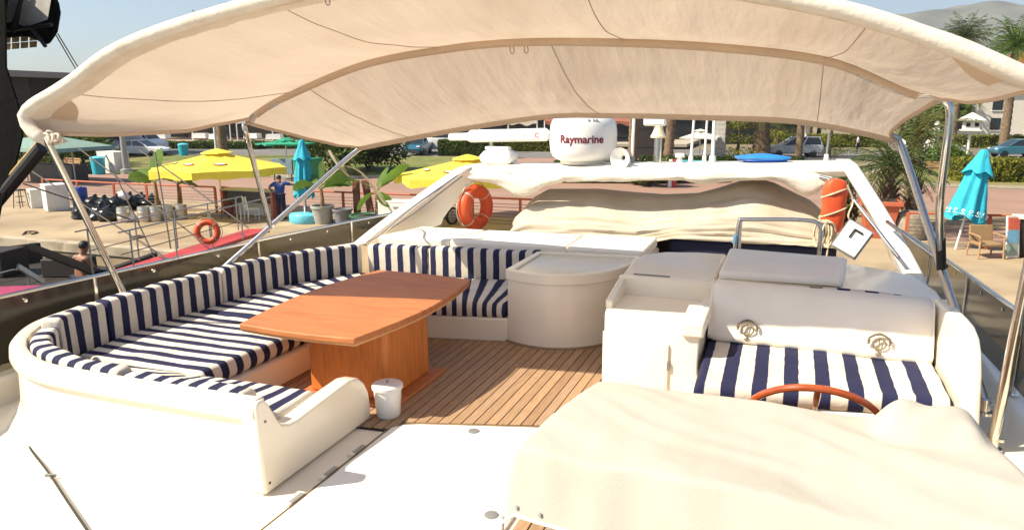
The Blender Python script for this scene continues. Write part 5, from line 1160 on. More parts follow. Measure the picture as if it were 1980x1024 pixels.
# ---- people
def figure(name, label, loc, rz, J, cloth, skin=SKIN, hair=HAIR, scale=1., group=None):
    """J: joints (facing +y). one continuous skinned body, garments and hair as children"""
    t = thing(name, label, 'person', loc, rz, group); t.scale = (scale,) * 3
    def skinmesh(nm, verts, edges, radii, m, root, sub=2):
        me = bpy.data.meshes.new(nm); me.from_pydata(verts, edges, []); o = bpy.data.objects.new(nm, me); col.objects.link(o); o.parent = t
        md = o.modifiers.new('skin', 'SKIN'); md.use_smooth_shade = True
        if not me.skin_vertices: me.attributes.new  # layer is created with the modifier
        lay = me.skin_vertices[0].data if len(me.skin_vertices) else None
        if lay is None:
            bm = bmesh.new(); bm.from_mesh(me); bm.verts.layers.skin.verify(); bm.to_mesh(me); bm.free(); lay = me.skin_vertices[0].data
        for i, r in enumerate(radii): lay[i].radius = (r[0], r[1]) if isinstance(r, tuple) else (r, r); lay[i].use_root = (i == root)
        sd = o.modifiers.new('sub', 'SUBSURF'); sd.levels = sub; sd.render_levels = sub; me.materials.append(m); return o
    V = []; E = []; Rr = []; idx = {}
    def add(k, p, r, par=None):
        idx[k] = len(V); V.append(tuple(p)); Rr.append(r)
        if par is not None: E.append((idx[par], idx[k]))
    pel, che, nk, hd = J['pelvis'], J['chest'], J['neck'], J['head']
    add('pelvis', pel, (.155, .115)); mid = Vector(pel).lerp(Vector(che), .45); add('waist', mid, (.14, .10), 'pelvis'); add('chest', che, (.175, .115), 'waist'); add('neck', nk, .055, 'chest')
    h0 = Vector(nk).lerp(Vector(hd), .45); add('jaw', h0, (.070, .082), 'neck'); add('skull', hd, (.080, .098), 'jaw'); add('crown', Vector(hd) + (Vector(hd) - Vector(nk)).normalized() * .085, (.055, .065), 'skull')
    for s_ in 'LR':
        add('sh' + s_, J['sh' + s_], .062, 'chest'); add('el' + s_, J['el' + s_], .044, 'sh' + s_); add('wr' + s_, J['wr' + s_], .030, 'el' + s_)
        d = (Vector(J['wr' + s_]) - Vector(J['el' + s_])).normalized(); sd = d.orthogonal().normalized(); pm = Vector(J['wr' + s_]) + d * .07; add('pm' + s_, pm, (.038, .022), 'wr' + s_)
        for k in range(4):
            o_ = sd * (k - 1.5) * .021; L = (.068, .082, .078, .060)[k]; add('f%d%s' % (k, s_), pm + d * .045 + o_, .0095, 'pm' + s_); add('g%d%s' % (k, s_), pm + d * (.045 + L * .6) + o_ + Vector((0, 0, -.012)), .0085, 'f%d%s' % (k, s_)); add('h%d%s' % (k, s_), pm + d * (.045 + L) + o_ + Vector((0, 0, -.03)), .007, 'g%d%s' % (k, s_))
        add('t' + s_, Vector(J['wr' + s_]) + d * .045 + sd * .045, .011, 'wr' + s_); add('u' + s_, Vector(J['wr' + s_]) + d * .085 + sd * .062, .009, 't' + s_)
        add('hip' + s_, J['hip' + s_], .095, 'pelvis'); add('kn' + s_, J['kn' + s_], .060, 'hip' + s_); cal = Vector(J['kn' + s_]).lerp(Vector(J['an' + s_]), .35); add('ca' + s_, cal, .056, 'kn' + s_); add('an' + s_, J['an' + s_], .038, 'ca' + s_); add('to' + s_, J['to' + s_], (.045, .03), 'an' + s_)
    body = skinmesh('body', V, E, Rr, skin, 0)
    fwd = Vector(J.get('face', (0, 1, 0))).normalized(); hv = Vector(hd); sdv = fwd.cross(Vector((0, 0, 1))).normalized()
    mb = MB(); mb.tube([hv + fwd * .09 + Vector((0, 0, .02)), hv + fwd * .118 + Vector((0, 0, -.02)), hv + fwd * .09 + Vector((0, 0, -.03))], [.008, .014, .008], 6); loc_part(mb, 'nose', skin, t)
    for s_ in (-1, 1):
        mb = MB(); mb.lathe([(.001, -.01), (.022, -.008), (.026, .004), (.001, .008)], 10, hv + sdv * s_ * .085 + Vector((0, 0, -.015)), sdv * s_); loc_part(mb, 'ear', skin, t)
        mb = MB(); mb.lathe([(.001, -.006), (.010, 0), (.001, .006)], 8, hv + fwd * .094 + sdv * s_ * .032 + Vector((0, 0, .012)), fwd); loc_part(mb, 'eye', HAIR, t)
    mb = MB(); mb.tube([hv + fwd * .088 + sdv * -.025 + Vector((0, 0, -.055)), hv + fwd * .096 + Vector((0, 0, -.057)), hv + fwd * .088 + sdv * .025 + Vector((0, 0, -.055))], .006, 5); loc_part(mb, 'mouth', mat('lips', (.25, .08, .06), .5), t)
    if hair:
        mb = MB(); rs = []
        for i in range(7):
            el = R(-20 + 110 * i / 6); r = math.cos(el); rs.append([hv + Vector((0, 0, .02)) - fwd * .012 + (sdv * math.cos(a) * .093 + fwd * math.sin(a) * (.100 if math.sin(a) < 0 else .088)) * r + Vector((0, 0, .105 * math.sin(el) + (.055 * max(0, math.sin(a)) if i < 3 else 0))) for a in [2 * math.pi * k / 20 for k in range(20)]])
        mb.rings(rs); loc_part(mb, 'hair', hair, t, angle=180)
    if 'shirt' in cloth:
        names = ['pelvis', 'waist', 'chest', 'neck', 'shL', 'shR']; v2 = [V[idx[n]] for n in names]; v2[3] = tuple(Vector(V[idx['chest']]).lerp(Vector(V[idx['neck']]), .62)); e2 = [(0, 1), (1, 2), (2, 3), (2, 4), (2, 5)]; r2 = [(.172, .135), (.165, .128), (.195, .136), .075, .085, .085]
        for s_, k in (('L', 4), ('R', 5)): v2.append(tuple(Vector(V[idx['sh' + s_]]).lerp(Vector(V[idx['el' + s_]]), .8))); e2.append((k, len(v2) - 1)); r2.append(.066)
        skinmesh('shirt', v2, e2, r2, cloth['shirt'], 0)
    if 'trousers' in cloth:
        v2 = [V[idx['pelvis']]]; r2 = [(.168, .13)]; e2 = []
        for s_ in 'LR':
            p = 0
            for n, r in (('hip', .108), ('kn', .078), ('ca', .07), ('an', .062)): v2.append(V[idx[n + s_]]); r2.append(r); e2.append((p, len(v2) - 1)); p = len(v2) - 1
        skinmesh('trousers', v2, e2, r2, cloth['trousers'], 0)
        for s_ in 'LR':
            a = Vector(V[idx['an' + s_]]); b = Vector(V[idx['to' + s_]]); mb = MB(); mb.tube([a + (a - b) * .35 + Vector((0, 0, -.035)), a.lerp(b, .5) + Vector((0, 0, -.02)), b + (b - a) * .2], [.04, .05, .035], 10); loc_part(mb, 'shoe', BLACK, t, angle=60)
    return t
STAND = dict(pelvis=(0, 0, .93), chest=(0, .01, 1.28), neck=(0, .02, 1.47), head=(0, .04, 1.60), shL=(-.19, .0, 1.40), shR=(.19, 0, 1.40), elL=(-.27, .02, 1.12), elR=(.27, .02, 1.12), wrL=(-.27, .10, .88), wrR=(.27, .1, .88), hipL=(-.09, 0, .90), hipR=(.09, 0, .90), knL=(-.10, .03, .49), knR=(.10, .03, .49), anL=(-.11, 0, .09), anR=(.11, 0, .09), toL=(-.13, .16, .04), toR=(.13, .16, .04))
J1 = dict(STAND, shL=(-.20, 0, 1.39), shR=(.20, 0, 1.41), elL=(-.42, .06, 1.24), wrL=(-.36, .28, 1.08), elR=(.46, .06, 1.33), wrR=(.66, .20, 1.38), chest=(-.02, .04, 1.27), head=(-.03, .10, 1.59))
figure('person', 'person in blue shirt and dark trousers leaning at the quayside bar', (-18.45, 23.05, QZ), R(25), J1, dict(shirt=SHIRTB, trousers=TROUS), skin=SKIND)
J3 = dict(STAND)
figure('person', 'distant person in a white top walking by the hedge', g(1657, 297), R(80), J3, dict(shirt=SHIRTW, trousers=TROUS))
# ---- white cooler boxes
def cooler(label, base, w, d, h, rz=0.):
    t = thing('cool_box', label, 'cool box', base, rz, None)
    mb = MB(); mb.box((0, 0, h * .5), (w, d, h)); loc_part(mb, 'body', WHITED, t, bevel=.02)
    mb = MB(); mb.box((0, 0, h + .02), (w * 1.03, d * 1.03, .06)); ld_ = loc_part(mb, 'lid', WHITED, t, bevel=.015)
    mb = MB(); mb.box((0, -d / 2 - .02, h * .82), (.25, .03, .04)); loc_part(mb, 'handle', GREYP, t)
    mb = MB(); mb.box((0, 0, .03), (w * .9, d * .9, .06)); loc_part(mb, 'plinth', DARKG, t); return t
cooler('tall white freezer box standing on the quay at left', g(93, 408) + Vector((0, .4, 0)), 1.0, .8, 1.05, R(-28))
cooler('smaller white box beside the tall freezer on the quay', g(62, 402) + Vector((0, .3, 0)), .7, .6, .75, R(-28))
cooler('white crate behind the motorcycle near the banana plant', Vector((-13.1, 22.9, QZ)), 1.5, .7, .95, 0)
cooler('pale utility cabinet at the foot of the grey lamp pole', g(222, 334), 1.9, 1.0, 1.35, R(-10))
# ---- kegs, bags, drum
def keg(label, base, group='steel kegs on the quay'):
    t = thing('steel_keg', label, 'keg', base, group=group); b = Vector(base)
    mb = MB(); mb.lathe([(.001, .03), (.20, .03), (.21, .0), (.22, .0), (.225, .06), (.235, .10), (.235, .17), (.245, .185), (.235, .20), (.235, .36), (.245, .375), (.235, .39), (.235, .48), (.22, .53), (.215, .58), (.205, .58), (.205, .52), (.001, .50)], 22, b); mb.build('barrel', LIGHTG, t, angle=50)
    mb = MB(); mb.lathe([(.001, .50), (.035, .50), (.03, .545), (.001, .55)], 10, b); mb.build('spear_fitting', STEEL, t); return t
kx = [(230, 431, 'steel keg next to the black bin bags, leftmost in the front row'), (270, 430, 'steel keg with a white bag beside it, second in the front row'), (292, 429, 'steel keg in the middle of the front row'), (315, 427, 'steel keg right of the middle of the front row'), (341, 425, 'steel keg at the right end under the banana leaves')]
for x, y, lab in kx: keg(lab, g(x, y) + Vector((0, .25, 0)))
def bag(label, base, s_, m=BLACKG, group='black rubbish bags on the quay', seed=0):
    mb = MB(); b = Vector(base); rs = []
    for i in range(9):
        u = i / 8; r = s_ * (.55 + .62 * math.sin(math.pi * min(1, u * .85 + .2))) * (.30 if i == 8 else 1)
        rs.append([b + Vector((r * .5 * math.cos(a) * (1 + .55 * noise.noise((math.cos(a) * 1.8, math.sin(a) * 1.8 + u * 2.5, seed))), r * .5 * math.sin(a) * (1 + .55 * noise.noise((math.sin(a) * 1.8, u * 3, seed))), s_ * u * .72 + .10 * s_ * noise.noise((math.cos(a) * 2, math.sin(a) * 2, seed + 3)) * u)) for a in [2 * math.pi * k / 18 for k in range(18)]])
    t = thing('rubbish_bag', label, 'bag', base, group=group); mb.rings(rs); mb.build('sack', m, t, angle=80)
    mb = MB(); mb.tube([b + Vector((0, 0, s_ * .66)), b + Vector((.03, 0, s_ * .76)), b + Vector((.12, 0, s_ * .78))], [.12 * s_, .05 * s_, .10 * s_], 8); mb.build('tied_neck', m, t)
bgs = [(150, 424, .75), (165, 420, .8), (183, 426, .8), (200, 428, .75), (212, 427, .72), (190, 412, .85), (215, 410, .85), (240, 405, .85), (262, 403, .8), (282, 404, .75), (172, 408, .8)]
labs = ['black rubbish bag at the left end of the heap by the blue drum', 'black rubbish bag second from the left in the front of the heap', 'black rubbish bag in the middle of the heap front', 'black rubbish bag fourth in the heap front', 'black rubbish bag touching the leftmost steel keg', 'black rubbish bag in the back of the heap by the drum', 'black rubbish bag behind the leftmost keg', 'black rubbish bag under the fence behind the kegs', 'black rubbish bag behind the second keg', 'black rubbish bag at the right end of the back row', 'black rubbish bag beside the blue drum']
for i, ((x, y, s_), lab) in enumerate(zip(bgs, labs)): bag(lab, g(x, y) + Vector((0, .3, 0)), s_, seed=i * 3.1)
bag('white plastic bag slumped between two steel kegs', g(250, 428), .5, mat('white_bag', (.72, .70, .70), .4, var=.1, bump=.6, bscale=8), 'white bags by the kegs', 50)
bag('white plastic sack lying on top of the rubbish heap', g(232, 408) + Vector((0, .2, .45)), .5, MATS['white_bag'], 'white bags by the kegs', 61)
bag('black rubbish bag beside the turquoise litter bin on the far lawn', g(175, 336), .8, seed=77)
dr = g(158, 405); d_ = thing('blue_drum', 'blue plastic drum behind the rubbish bags', 'drum', dr); mb = MB(); mb.lathe([(.001, 0), (.27, 0), (.29, .05), (.29, .3), (.30, .32), (.29, .34), (.29, .62), (.30, .64), (.29, .66), (.29, .9), (.26, .95), (.001, .95)], 20, dr); mb.build('barrel', mat('blue_plastic', (.02, .06, .28), .4), d_); mb = MB(); mb.lathe([(.001, .95), (.05, .95), (.05, .98), (.001, .98)], 12, dr + Vector((.12, 0, 0))); mb.build('bung', BLACK, d_)
# ---- pots and banana plants
def pot(label, base, r, h, m, group='plant pots on the quay'):
    t = thing('plant_pot', label, 'pot', base, group=group); b = Vector(base)
    mb = MB(); mb.lathe([(.001, 0), (r * .72, 0), (r * .95, h * .86), (r * 1.04, h * .87), (r * 1.04, h), (r * .92, h), (r * .88, h * .9), (.001, h * .88)], 24, b); mb.build('vessel', m, t, angle=50)
    mb = MB(); mb.lathe([(.001, h * .885), (r * .88, h * .885), (.001, h * .92)], 16, b); mb.build('soil', SOIL, t)
def banana(label, base, h, leaves, seed, tr=.07):
    t = thing('banana_plant', label, 'plant', base, group='banana plants on the quay'); b = Vector(base); rnd = random.Random(seed)
    mb = MB(); mb.tube([b, b + Vector((.02, 0, h * .5)), b + Vector((0, 0, h))], [tr * 1.3, tr, tr * .7], 10); mb.build('stem', mat('banana_stem', (.22, .13, .06), .8, var=.3), t)
    top = b + Vector((0, 0, h))
    for i, (az, el, L, w, dr_) in enumerate(leaves):
        az = R(az); el = R(el); d = Vector((math.cos(az) * math.cos(el), math.sin(az) * math.cos(el), math.sin(el))); sd = Vector((-math.sin(az), math.cos(az), 0)); pts = []; p = top.copy(); N = 14
        for k in range(N + 1): pts.append(p.copy()); p = p + d * L / N; d = (d + Vector((0, 0, -dr_ / N))).normalized()
        mb = MB(); rl = rnd.uniform(-.9, .9)
        def fn(u, v):
            k = min(N - 1, int(v * N)); q = pts[k].lerp(pts[k + 1], v * N - k); ww = w * (math.sin(math.pi * min(1, max(0, (v - .16) / .84))) ** .55 if v > .16 else .05) + .012
            s_ = (u - .5) * 2; rag = 1 - .16 * max(0, noise.noise((v * 9, math.copysign(1, s_) * 3, seed + i))) * abs(s_) * 3
            sr = (sd * math.cos(rl) + Vector((0, 0, 1)) * math.sin(rl)); return q + sr * s_ * ww * rag * 1.5 + Vector((0, 0, .35 * ww * abs(s_) - .25 * ww * s_ * s_ + .02 * noise.noise((v * 12, s_ * 2, seed))))
        mb.grid(fn, 8, 22); lf = mb.build('leaf', LEAF_BAN, t, angle=180, fixn=False)
        mb = MB(); mb.tube([q + Vector((0, 0, .004)) for q in pts], [lerp(.020, .004, k / N) for k in range(N + 1)], 5); mb.build('midrib', mat('banana_rib', (.22, .26, .07), .6), lf)
banana('tall banana plant with broad leaves rising above the kegs', g(291, 425) + Vector((0, .4, .55)), .85, [(95, 78, 1.3, .25, .4), (185, 30, 1.9, .22, .8), (165, 38, 1.5, .22, 1.0), (10, 35, 1.4, .22, .9), (60, 50, 1.1, .2, .8), (250, 35, 1.0, .2, .9)], 3)
banana('second banana plant right of the kegs by the fence', g(335, 420) + Vector((0, .4, .45)), .80, [(125, 55, 1.3, .20, .6), (15, 42, 1.5, .24, .8), (-10, 22, 1.4, .22, .9), (170, 30, 1.2, .2, .8), (60, 40, 1.0, .2, .9)], 9)
pot('large pale grey pot holding a young banana plant', Vector((-16.35, 22.75, QZ)), .42, .68, mat('grey_pot', (.34, .34, .30), .6))
pot('dark grey pot right of the pale one, near the fence', Vector((-15.55, 22.85, QZ)), .36, .58, mat('dark_grey_pot', (.19, .19, .20), .5))
pot('wide dark green planter box by the white crate', Vector((-14.35, 22.6, QZ)), .62, .45, mat('green_planter', (.04, .12, .07), .6))
banana('young banana plant in the pale grey pot', Vector((-16.35, 22.75, QZ + .58)), .70, [(90, 80, 1.0, .14, .2), (10, 40, 1.3, .22, .8), (30, 30, 1.2, .2, .9), (170, 35, 1.2, .22, .9), (200, 25, 1.1, .2, 1.), (120, 45, .9, .2, .8)], 15)
banana('banana plant with a torn raised leaf by the white crate', Vector((-14.0, 22.8, QZ + .35)), .95, [(20, 48, 1.5, .22, .5), (175, 28, 1.5, .20, .6), (195, -20, 1.1, .2, 1.2), (330, -10, .9, .18, 1.2), (80, 60, 1.0, .16, .4)], 21, .10)
for i, (x, y, lab) in enumerate(((-15.2, 23.3, 'dark rolled tarpaulin leaning on the fence behind the pots'), (-14.75, 23.4, 'second dark plank leaning on the fence by the banana plant'))):
    b = Vector((x, y, QZ)); t = thing('leaning_board', lab, 'board', b); mb = MB(); mb.box(b + Vector((0, 0, .82)), (.28, .08, 1.62), rx=.12, ry=.08 * (1 - 2 * i)); mb.build('board', mat('rust_board', (.16, .06, .035), .8, var=.3), t, bevel=.01); mb = MB(); mb.box(b + Vector((0, -.07, 1.2)), (.26, .03, .06)); mb.build('batten', WOODD, t)
hm = Vector((-16.8, 23.1, QZ)); t = thing('outboard_parts', 'black machinery lying under the furled turquoise parasol', 'machinery', hm); mb = MB(); mb.lathe([(.001, -.35), (.16, -.35), (.18, -.1), (.14, .1), (.17, .3), (.001, .34)], 16, hm + Vector((0, 0, .22)), (1, .2, 0)); mb.build('motor', BLACK, t); mb = MB(); mb.box(hm + Vector((.3, 0, .12)), (.5, .3, .22)); mb.build('block', DARKG, t, bevel=.03)
# ---- motorcycle parked behind the arch leg
def motorcycle(label, base, rz):
    t = thing('motorcycle', label, 'motorcycle', base, rz)
    for x in (-.62, .62):
        mb = MB(); mb.tube([(x + .29 * math.cos(a), 0, .31 + .29 * math.sin(a)) for a in [2 * math.pi * k / 24 for k in range(24)]], .05, 8, closed=True); ty = loc_part(mb, 'tyre', BLACK, t); mb = MB(); mb.lathe([(.001, -.03), (.22, -.012), (.22, .012), (.001, .03)], 16, (x, 0, .31), (0, 1, 0)); r_ = mb.build('rim', GREYM, None); r_.parent = ty
    mb = MB(); mb.rings([[(x, w * math.cos(a), z + h * math.sin(a)) for a in [2 * math.pi * k / 12 for k in range(12)]] for x, w, z, h in ((-.75, .06, .72, .04), (-.4, .13, .74, .07), (0, .11, .72, .07), (.15, .14, .80, .12), (.38, .12, .82, .12), (.46, .05, .84, .05))]); loc_part(mb, 'seat_and_tank', mat('red_bike_paint', (.35, .03, .02), .3), t)
    mb = MB(); mb.box((.0, 0, .42), (.55, .24, .38)); loc_part(mb, 'engine', DARKG, t, bevel=.05)
    mb = MB(); mb.tube([(.62, 0, .31), (.46, 0, .95), (.40, 0, 1.05)], .035, 8); loc_part(mb, 'fork', STEEL, t)
    mb = MB(); mb.tube([(.30, -.36, 1.06), (.40, -.15, 1.08), (.40, .15, 1.08), (.30, .36, 1.06)], .016, 8); hb = loc_part(mb, 'handlebar', BLACK, t)
    for s_ in (-1, 1):
        mb = MB(); mb.tube([(.38, s_ * .24, 1.08), (.40, s_ * .32, 1.24)], .008, 5); loc_part(mb, 'mirror_stalk', BLACK, t); mb = MB(); mb.lathe([(.001, -.012), (.07, -.01), (.07, .01), (.001, .012)], 12, (.40, s_ * .34, 1.27), (1, 0, .1)); loc_part(mb, 'mirror', BLACK, t)
motorcycle('red motorcycle with round mirrors parked beside the white crate', Vector((-11.9, 23.6, QZ)), R(70))
# ---- mooring lines / cleat rope
for i, (pts, lab) in enumerate((([(35, 462), (45, 452), (60, 447), (72, 448), (62, 452), (50, 450), (42, 462)], 'loop of dark mooring rope over the quay edge at left'), ([(255, 458), (270, 455), (278, 457), (262, 460), (252, 459)], 'small rope loop lying on the quay near the gangway'))):
    P = [g(x, y, QZ + .03) for x, y in pts]; 
    if i == 0: P[0] = P[0] + Vector((0, -.25, -.5)); P[-1] = P[-1] + Vector((0, -.25, -.5))
    t = thing('mooring_rope', lab, 'rope', P[2]); mb = MB(); mb.tube(smooth_path(P, 5), .025, 6); mb.build('line', ROPED, t)
# ---- wicker chairs, low table, board on the right
def wicker(label, base, rz):
    t = thing('wicker_chair', label, 'chair', base, rz)
    mb = MB(); mb.box((0, 0, .40), (.62, .58, .10)); loc_part(mb, 'seat', WICKER, t, bevel=.03)
    mb = MB(); mb.rings([[(x, y, z) for x, y, z in ((-.33, .24, h_), (.33, .24, h_), (.33, .33, h_), (-.33, .33, h_))] for h_ in (.42,)] + [[(-.34, .34, .9), (.34, .34, .9), (.34, .40, .9), (-.34, .40, .9)]]); loc_part(mb, 'backrest', WICKER, t, bevel=.02)
    for s_ in (-1, 1):
        mb = MB(); mb.tube(smooth_path([(s_ * .34, .32, .66), (s_ * .36, 0, .66), (s_ * .36, -.26, .64), (s_ * .35, -.30, .58)], 4), .032, 8); loc_part(mb, 'armrest', WICKER, t)
        for y in (-.27, .28): mb = MB(); mb.tube([(s_ * .33, y, .62 if y < 0 else .4), (s_ * .36, y * 1.12, 0)], .026, 8); loc_part(mb, 'leg', WOODL, t)
wicker('brown wicker armchair on the quay below the leaning parasol', Vector((5.55, 23.85, QZ)), R(18))
wicker('second wicker armchair cut by the right edge of the picture', Vector((7.1, 23.9, QZ)), R(-25))
sb_ = Vector((6.22, 24.0, QZ)); t = thing('painted_board', 'tall narrow board with red and blue panels by the wicker chair', 'sign board', sb_); mb = MB(); mb.box(sb_ + Vector((0, 0, .62)), (.42, .05, 1.22), rz=.5, rx=-.15); mb.build('board', WHITED, t, bevel=.01)
for z, c in ((1.0, REDBOX), (.62, mat('sky_blue_paint', (.18, .42, .58), .6)), (.25, mat('pale_green_paint', (.30, .40, .34), .6))): mb = MB(); mb.box(sb_ + Vector((-.012, -.022 + .15 * (z - .62), z)), (.37, .05, .34), rz=.5, rx=-.15); mb.build('panel', c, t)
rb = Vector((7.0, 24.4, QZ)); t = thing('kiosk_box', 'coral and dark framed display box at the right edge', 'display box', rb); mb = MB(); mb.box(rb + Vector((0, 0, .55)), (1.2, .5, 1.1)); mb.build('case', WOODD, t, bevel=.02); mb = MB(); mb.box(rb + Vector((0, -.0, 1.16)), (1.4, .6, .07)); mb.build('top', WHITED, t); mb = MB(); mb.box(rb + Vector((-.64, 0, .6)), (.06, .54, 1.1)); mb.build('side', REDBOX, t)
lt = Vector((6.85, 23.2, QZ)); t = thing('low_table', 'low tan table with a white top item at the right edge', 'table', lt); mb = MB(); mb.box(lt + Vector((0, 0, .46)), (.7, .7, .05)); mb.build('top', mat('tan_top', (.45, .27, .10), .6), t, bevel=.01); mb = MB(); mb.box(lt + Vector((.1, -.1, .505)), (.4, .3, .03)); mb.build('tray', WHITEP, t)
for sx in (-1, 1):
    for sy in (-1, 1): mb = MB(); mb.tube([lt + Vector((sx * .28, sy * .28, 0)), lt + Vector((sx * .28, sy * .28, .44))], .025, 6); mb.build('leg', WOODL, t)
# ---- orange planter and stone right of the arch
pb = Vector((2.95, 26.6, QZ)); t = thing('square_planter', 'tall tapered orange planter right of the arch leg', 'planter', pb); mb = MB(); mb.rings([[pb + Vector((sx * w, sy * w, z)) for sx, sy in ((-1, -1), (1, -1), (1, 1), (-1, 1))] for z, w in ((0, .40), (1.15, .56))]); mb.build('vessel', mat('terracotta_paint', (.46, .11, .05), .7, var=.1), t, bevel=.02); mb = MB(); mb.box(pb + Vector((0, 0, 1.17)), (1.3, 1.3, .14)); mb.build('rim', MATS['terracotta_paint'], t, bevel=.02); mb = MB(); mb.box(pb + Vector((0, 0, 1.2)), (1.0, 1.0, .1)); mb.build('soil', SOIL, t)
st = Vector((3.9, 26.4, QZ)); mb = MB(); mb.rings([[st + Vector((w * math.cos(a) * (1 + .15 * noise.noise((a, z, 3))), w * .7 * math.sin(a), z)) for a in [2 * math.pi * k / 14 for k in range(14)]] for z, w in ((0, .42), (.25, .5), (.6, .48), (.85, .42), (.95, .2))]); tag(mb.build('stone_block', mat('rough_stone', (.30, .25, .19), .95, var=.3, bump=.8, bscale=6), None, loc=st, angle=40), 'rough grey stone block beside the orange planter', 'stone')

# ================================================================= NEIGHBOURING BOATS (left)
# red gangway with rails and a lifebuoy
gw = thing('red_gangway', 'red gangway with wire rails reaching over to the quay', 'gangway', (-14.2, 13.5, -2))
ga0, ga1 = Vector((-13.0, 10.6, -1.42)), Vector((-14.7, 17.3, -1.55))
mb = MB(); dv_ = (ga1 - ga0).normalized(); sdv = Vector((dv_.y, -dv_.x, 0)).normalized()
mb.rings([[p + sdv * .34, p + sdv * .34 - Vector((0, 0, .10)), p - sdv * .34 - Vector((0, 0, .10)), p - sdv * .34] for p in (ga0, ga0.lerp(ga1, .5), ga1)]); mb.build('deck', REDP, gw, bevel=.01)
for s_ in (-1, 1):
    for k in range(5):
        p = ga0.lerp(ga1, .05 + .225 * k) + sdv * s_ * .46; mb = MB(); mb.tube([p, p + Vector((0, 0, .95))], .018, 6); mb.build('stanchion', GREYM, gw)
    for h_ in (.5, .95): mb = MB(); mb.tube([ga0 + sdv * s_ * .46 + Vector((0, 0, h_)), ga1 + sdv * s_ * .46 + Vector((0, 0, h_))], .016 if h_ > .6 else .010, 6); mb.build('hand_line', GREYM if h_ > .6 else WIRE, gw)
rg = gy(401, 448, 13.9); lifering(rg, (.50, -.85, .12), .31, .075, 'worn red lifebuoy hung on the rail of the red gangway')
# black rigging lines (stays) of the neighbour boat
def rope_line(label, a, b, r=.018, sag=0.): 
    t = thing('rigging_line', label, 'rope', b, group='rigging lines of the neighbouring boat'); a = Vector(a); b = Vector(b); mb = MB(); mb.tube([a.lerp(b, k / 10) + Vector((0, 0, -sag * math.sin(math.pi * k / 10))) for k in range(11)], r, 6); mb.build('line', WIRE, t)
for i, (p0, p1, Y0, Y1) in enumerate((((60, 330), (330, 505), 13, 12.5), ((150, 285), (395, 470), 15, 13.5), ((205, 300), (300, 500), 14, 13), ((300, 295), (330, 480), 15.5, 13.5), ((45, 355), (270, 430), 12.5, 14), ((270, 290), (480, 440), 15, 14.5))):
    rope_line(['dark stay running from the spar down to the gangway foot', 'dark stay crossing in front of the banana plants', 'steep dark stay beside the front canopy pole', 'near-vertical dark stay over the kegs', 'slack dark line crossing in front of the rubbish bags', 'dark stay reaching towards the lifebuoy on the gangway'][i], gy(*p0, Y0), gy(*p1, Y1))
# the dark wooden excursion ship: hull, stern, spar, furled top
ship = thing('wooden_ship', 'dark wooden sailing ship moored close on the left', 'ship', (-19, 11, WZ))
mb = MB(); rs = []
for y, w, zt in ((-8, 2.6, -1.5), (-2, 3.4, -1.8), (4, 3.8, -2.0), (9, 3.7, -2.05), (13, 3.2, -2.1), (15.6, 2.4, -2.1)):
    rs.append([Vector((-19.3 + w * a, y, z)) for a, z in ((-1., zt), (-1.02, zt - .5), (-.85, WZ), (-.4, WZ - .4), (.4, WZ - .4), (.85, WZ), (1.02, zt - .5), (1., zt), (.93, zt), (.92, zt - .55), (-.92, zt - .55), (-.93, zt))])
mb.rings(rs); mb.build('hull', WOODD, ship, angle=40)
for k in range(9): mb = MB(); mb.bx(-22.6 + k * .78, -21.86 + k * .78, -6, 14.8, -2.62, -2.585); mb.build('deck_board', WOODD, ship, smooth=False)
mb = MB(); mb.tube([gy(60, 478, 12.), gy(212, 536, 11.)], .10, 8); mb.build('boom', DARKCL, ship)
for (x, y, d) in ((-20.8, 13.6, (1.4, 1.0, .7)), (-21.6, 11.0, (1.0, 1.4, .6)), (-18.6, 14.2, (1.2, .6, .5)), (-20.0, 9.0, (1.6, .9, .8))):
    mb = MB(); mb.box((x, y, -2.58 + d[2] / 2), d, rz=.3); mb.build('deck_locker', WOODD, ship, bevel=.03)
mb = MB(); mb.box(gy(60, 530, 10.5), (.05, .9, .10), rz=.4, rx=-.6); mb.build('white_batten', WHITED, ship)
mb = MB(); mb.box(gy(15, 560, 9.) + Vector((0, 0, -.15)), (1.0, .8, .3), rz=.5); mb.build('pink_bundle', mat('pink_cloth', (.32, .03, .10), .8), ship, bevel=.1, seg=3)
s0, s1 = gy(-30, 420, 9.5), gy(84, 282, 9.0)
mb = MB(); mb.tube([s0, s1], .11, 10); spar = mb.build('bowsprit', mat('tarred_spar', (.020, .018, .018), .6), ship)
mb = MB(); mb.tube([s0 + Vector((-.08, 0, .13)), s1 + Vector((-.05, 0, .10))], .035, 8); mb.build('spar_rope', mat('yellow_rope', (.50, .33, .12), .9, var=.2, scale=20), spar)
mb = MB(); mb.rings([[gy(x0, y, 9.2), gy(x1, y, 9.2), gy(x1, y, 9.9), gy(x0, y, 9.9)] for y, x0, x1 in ((-40, -60, 12), (130, -60, 14), (205, -60, 38), (260, -60, 46), (330, -60, 30), (400, -60, 4), (455, -60, -6), (540, -60, -6), (610, -60, -6))]); mb.build('wrapped_mast', DARKCL, ship, bevel=.05, seg=3, angle=50)
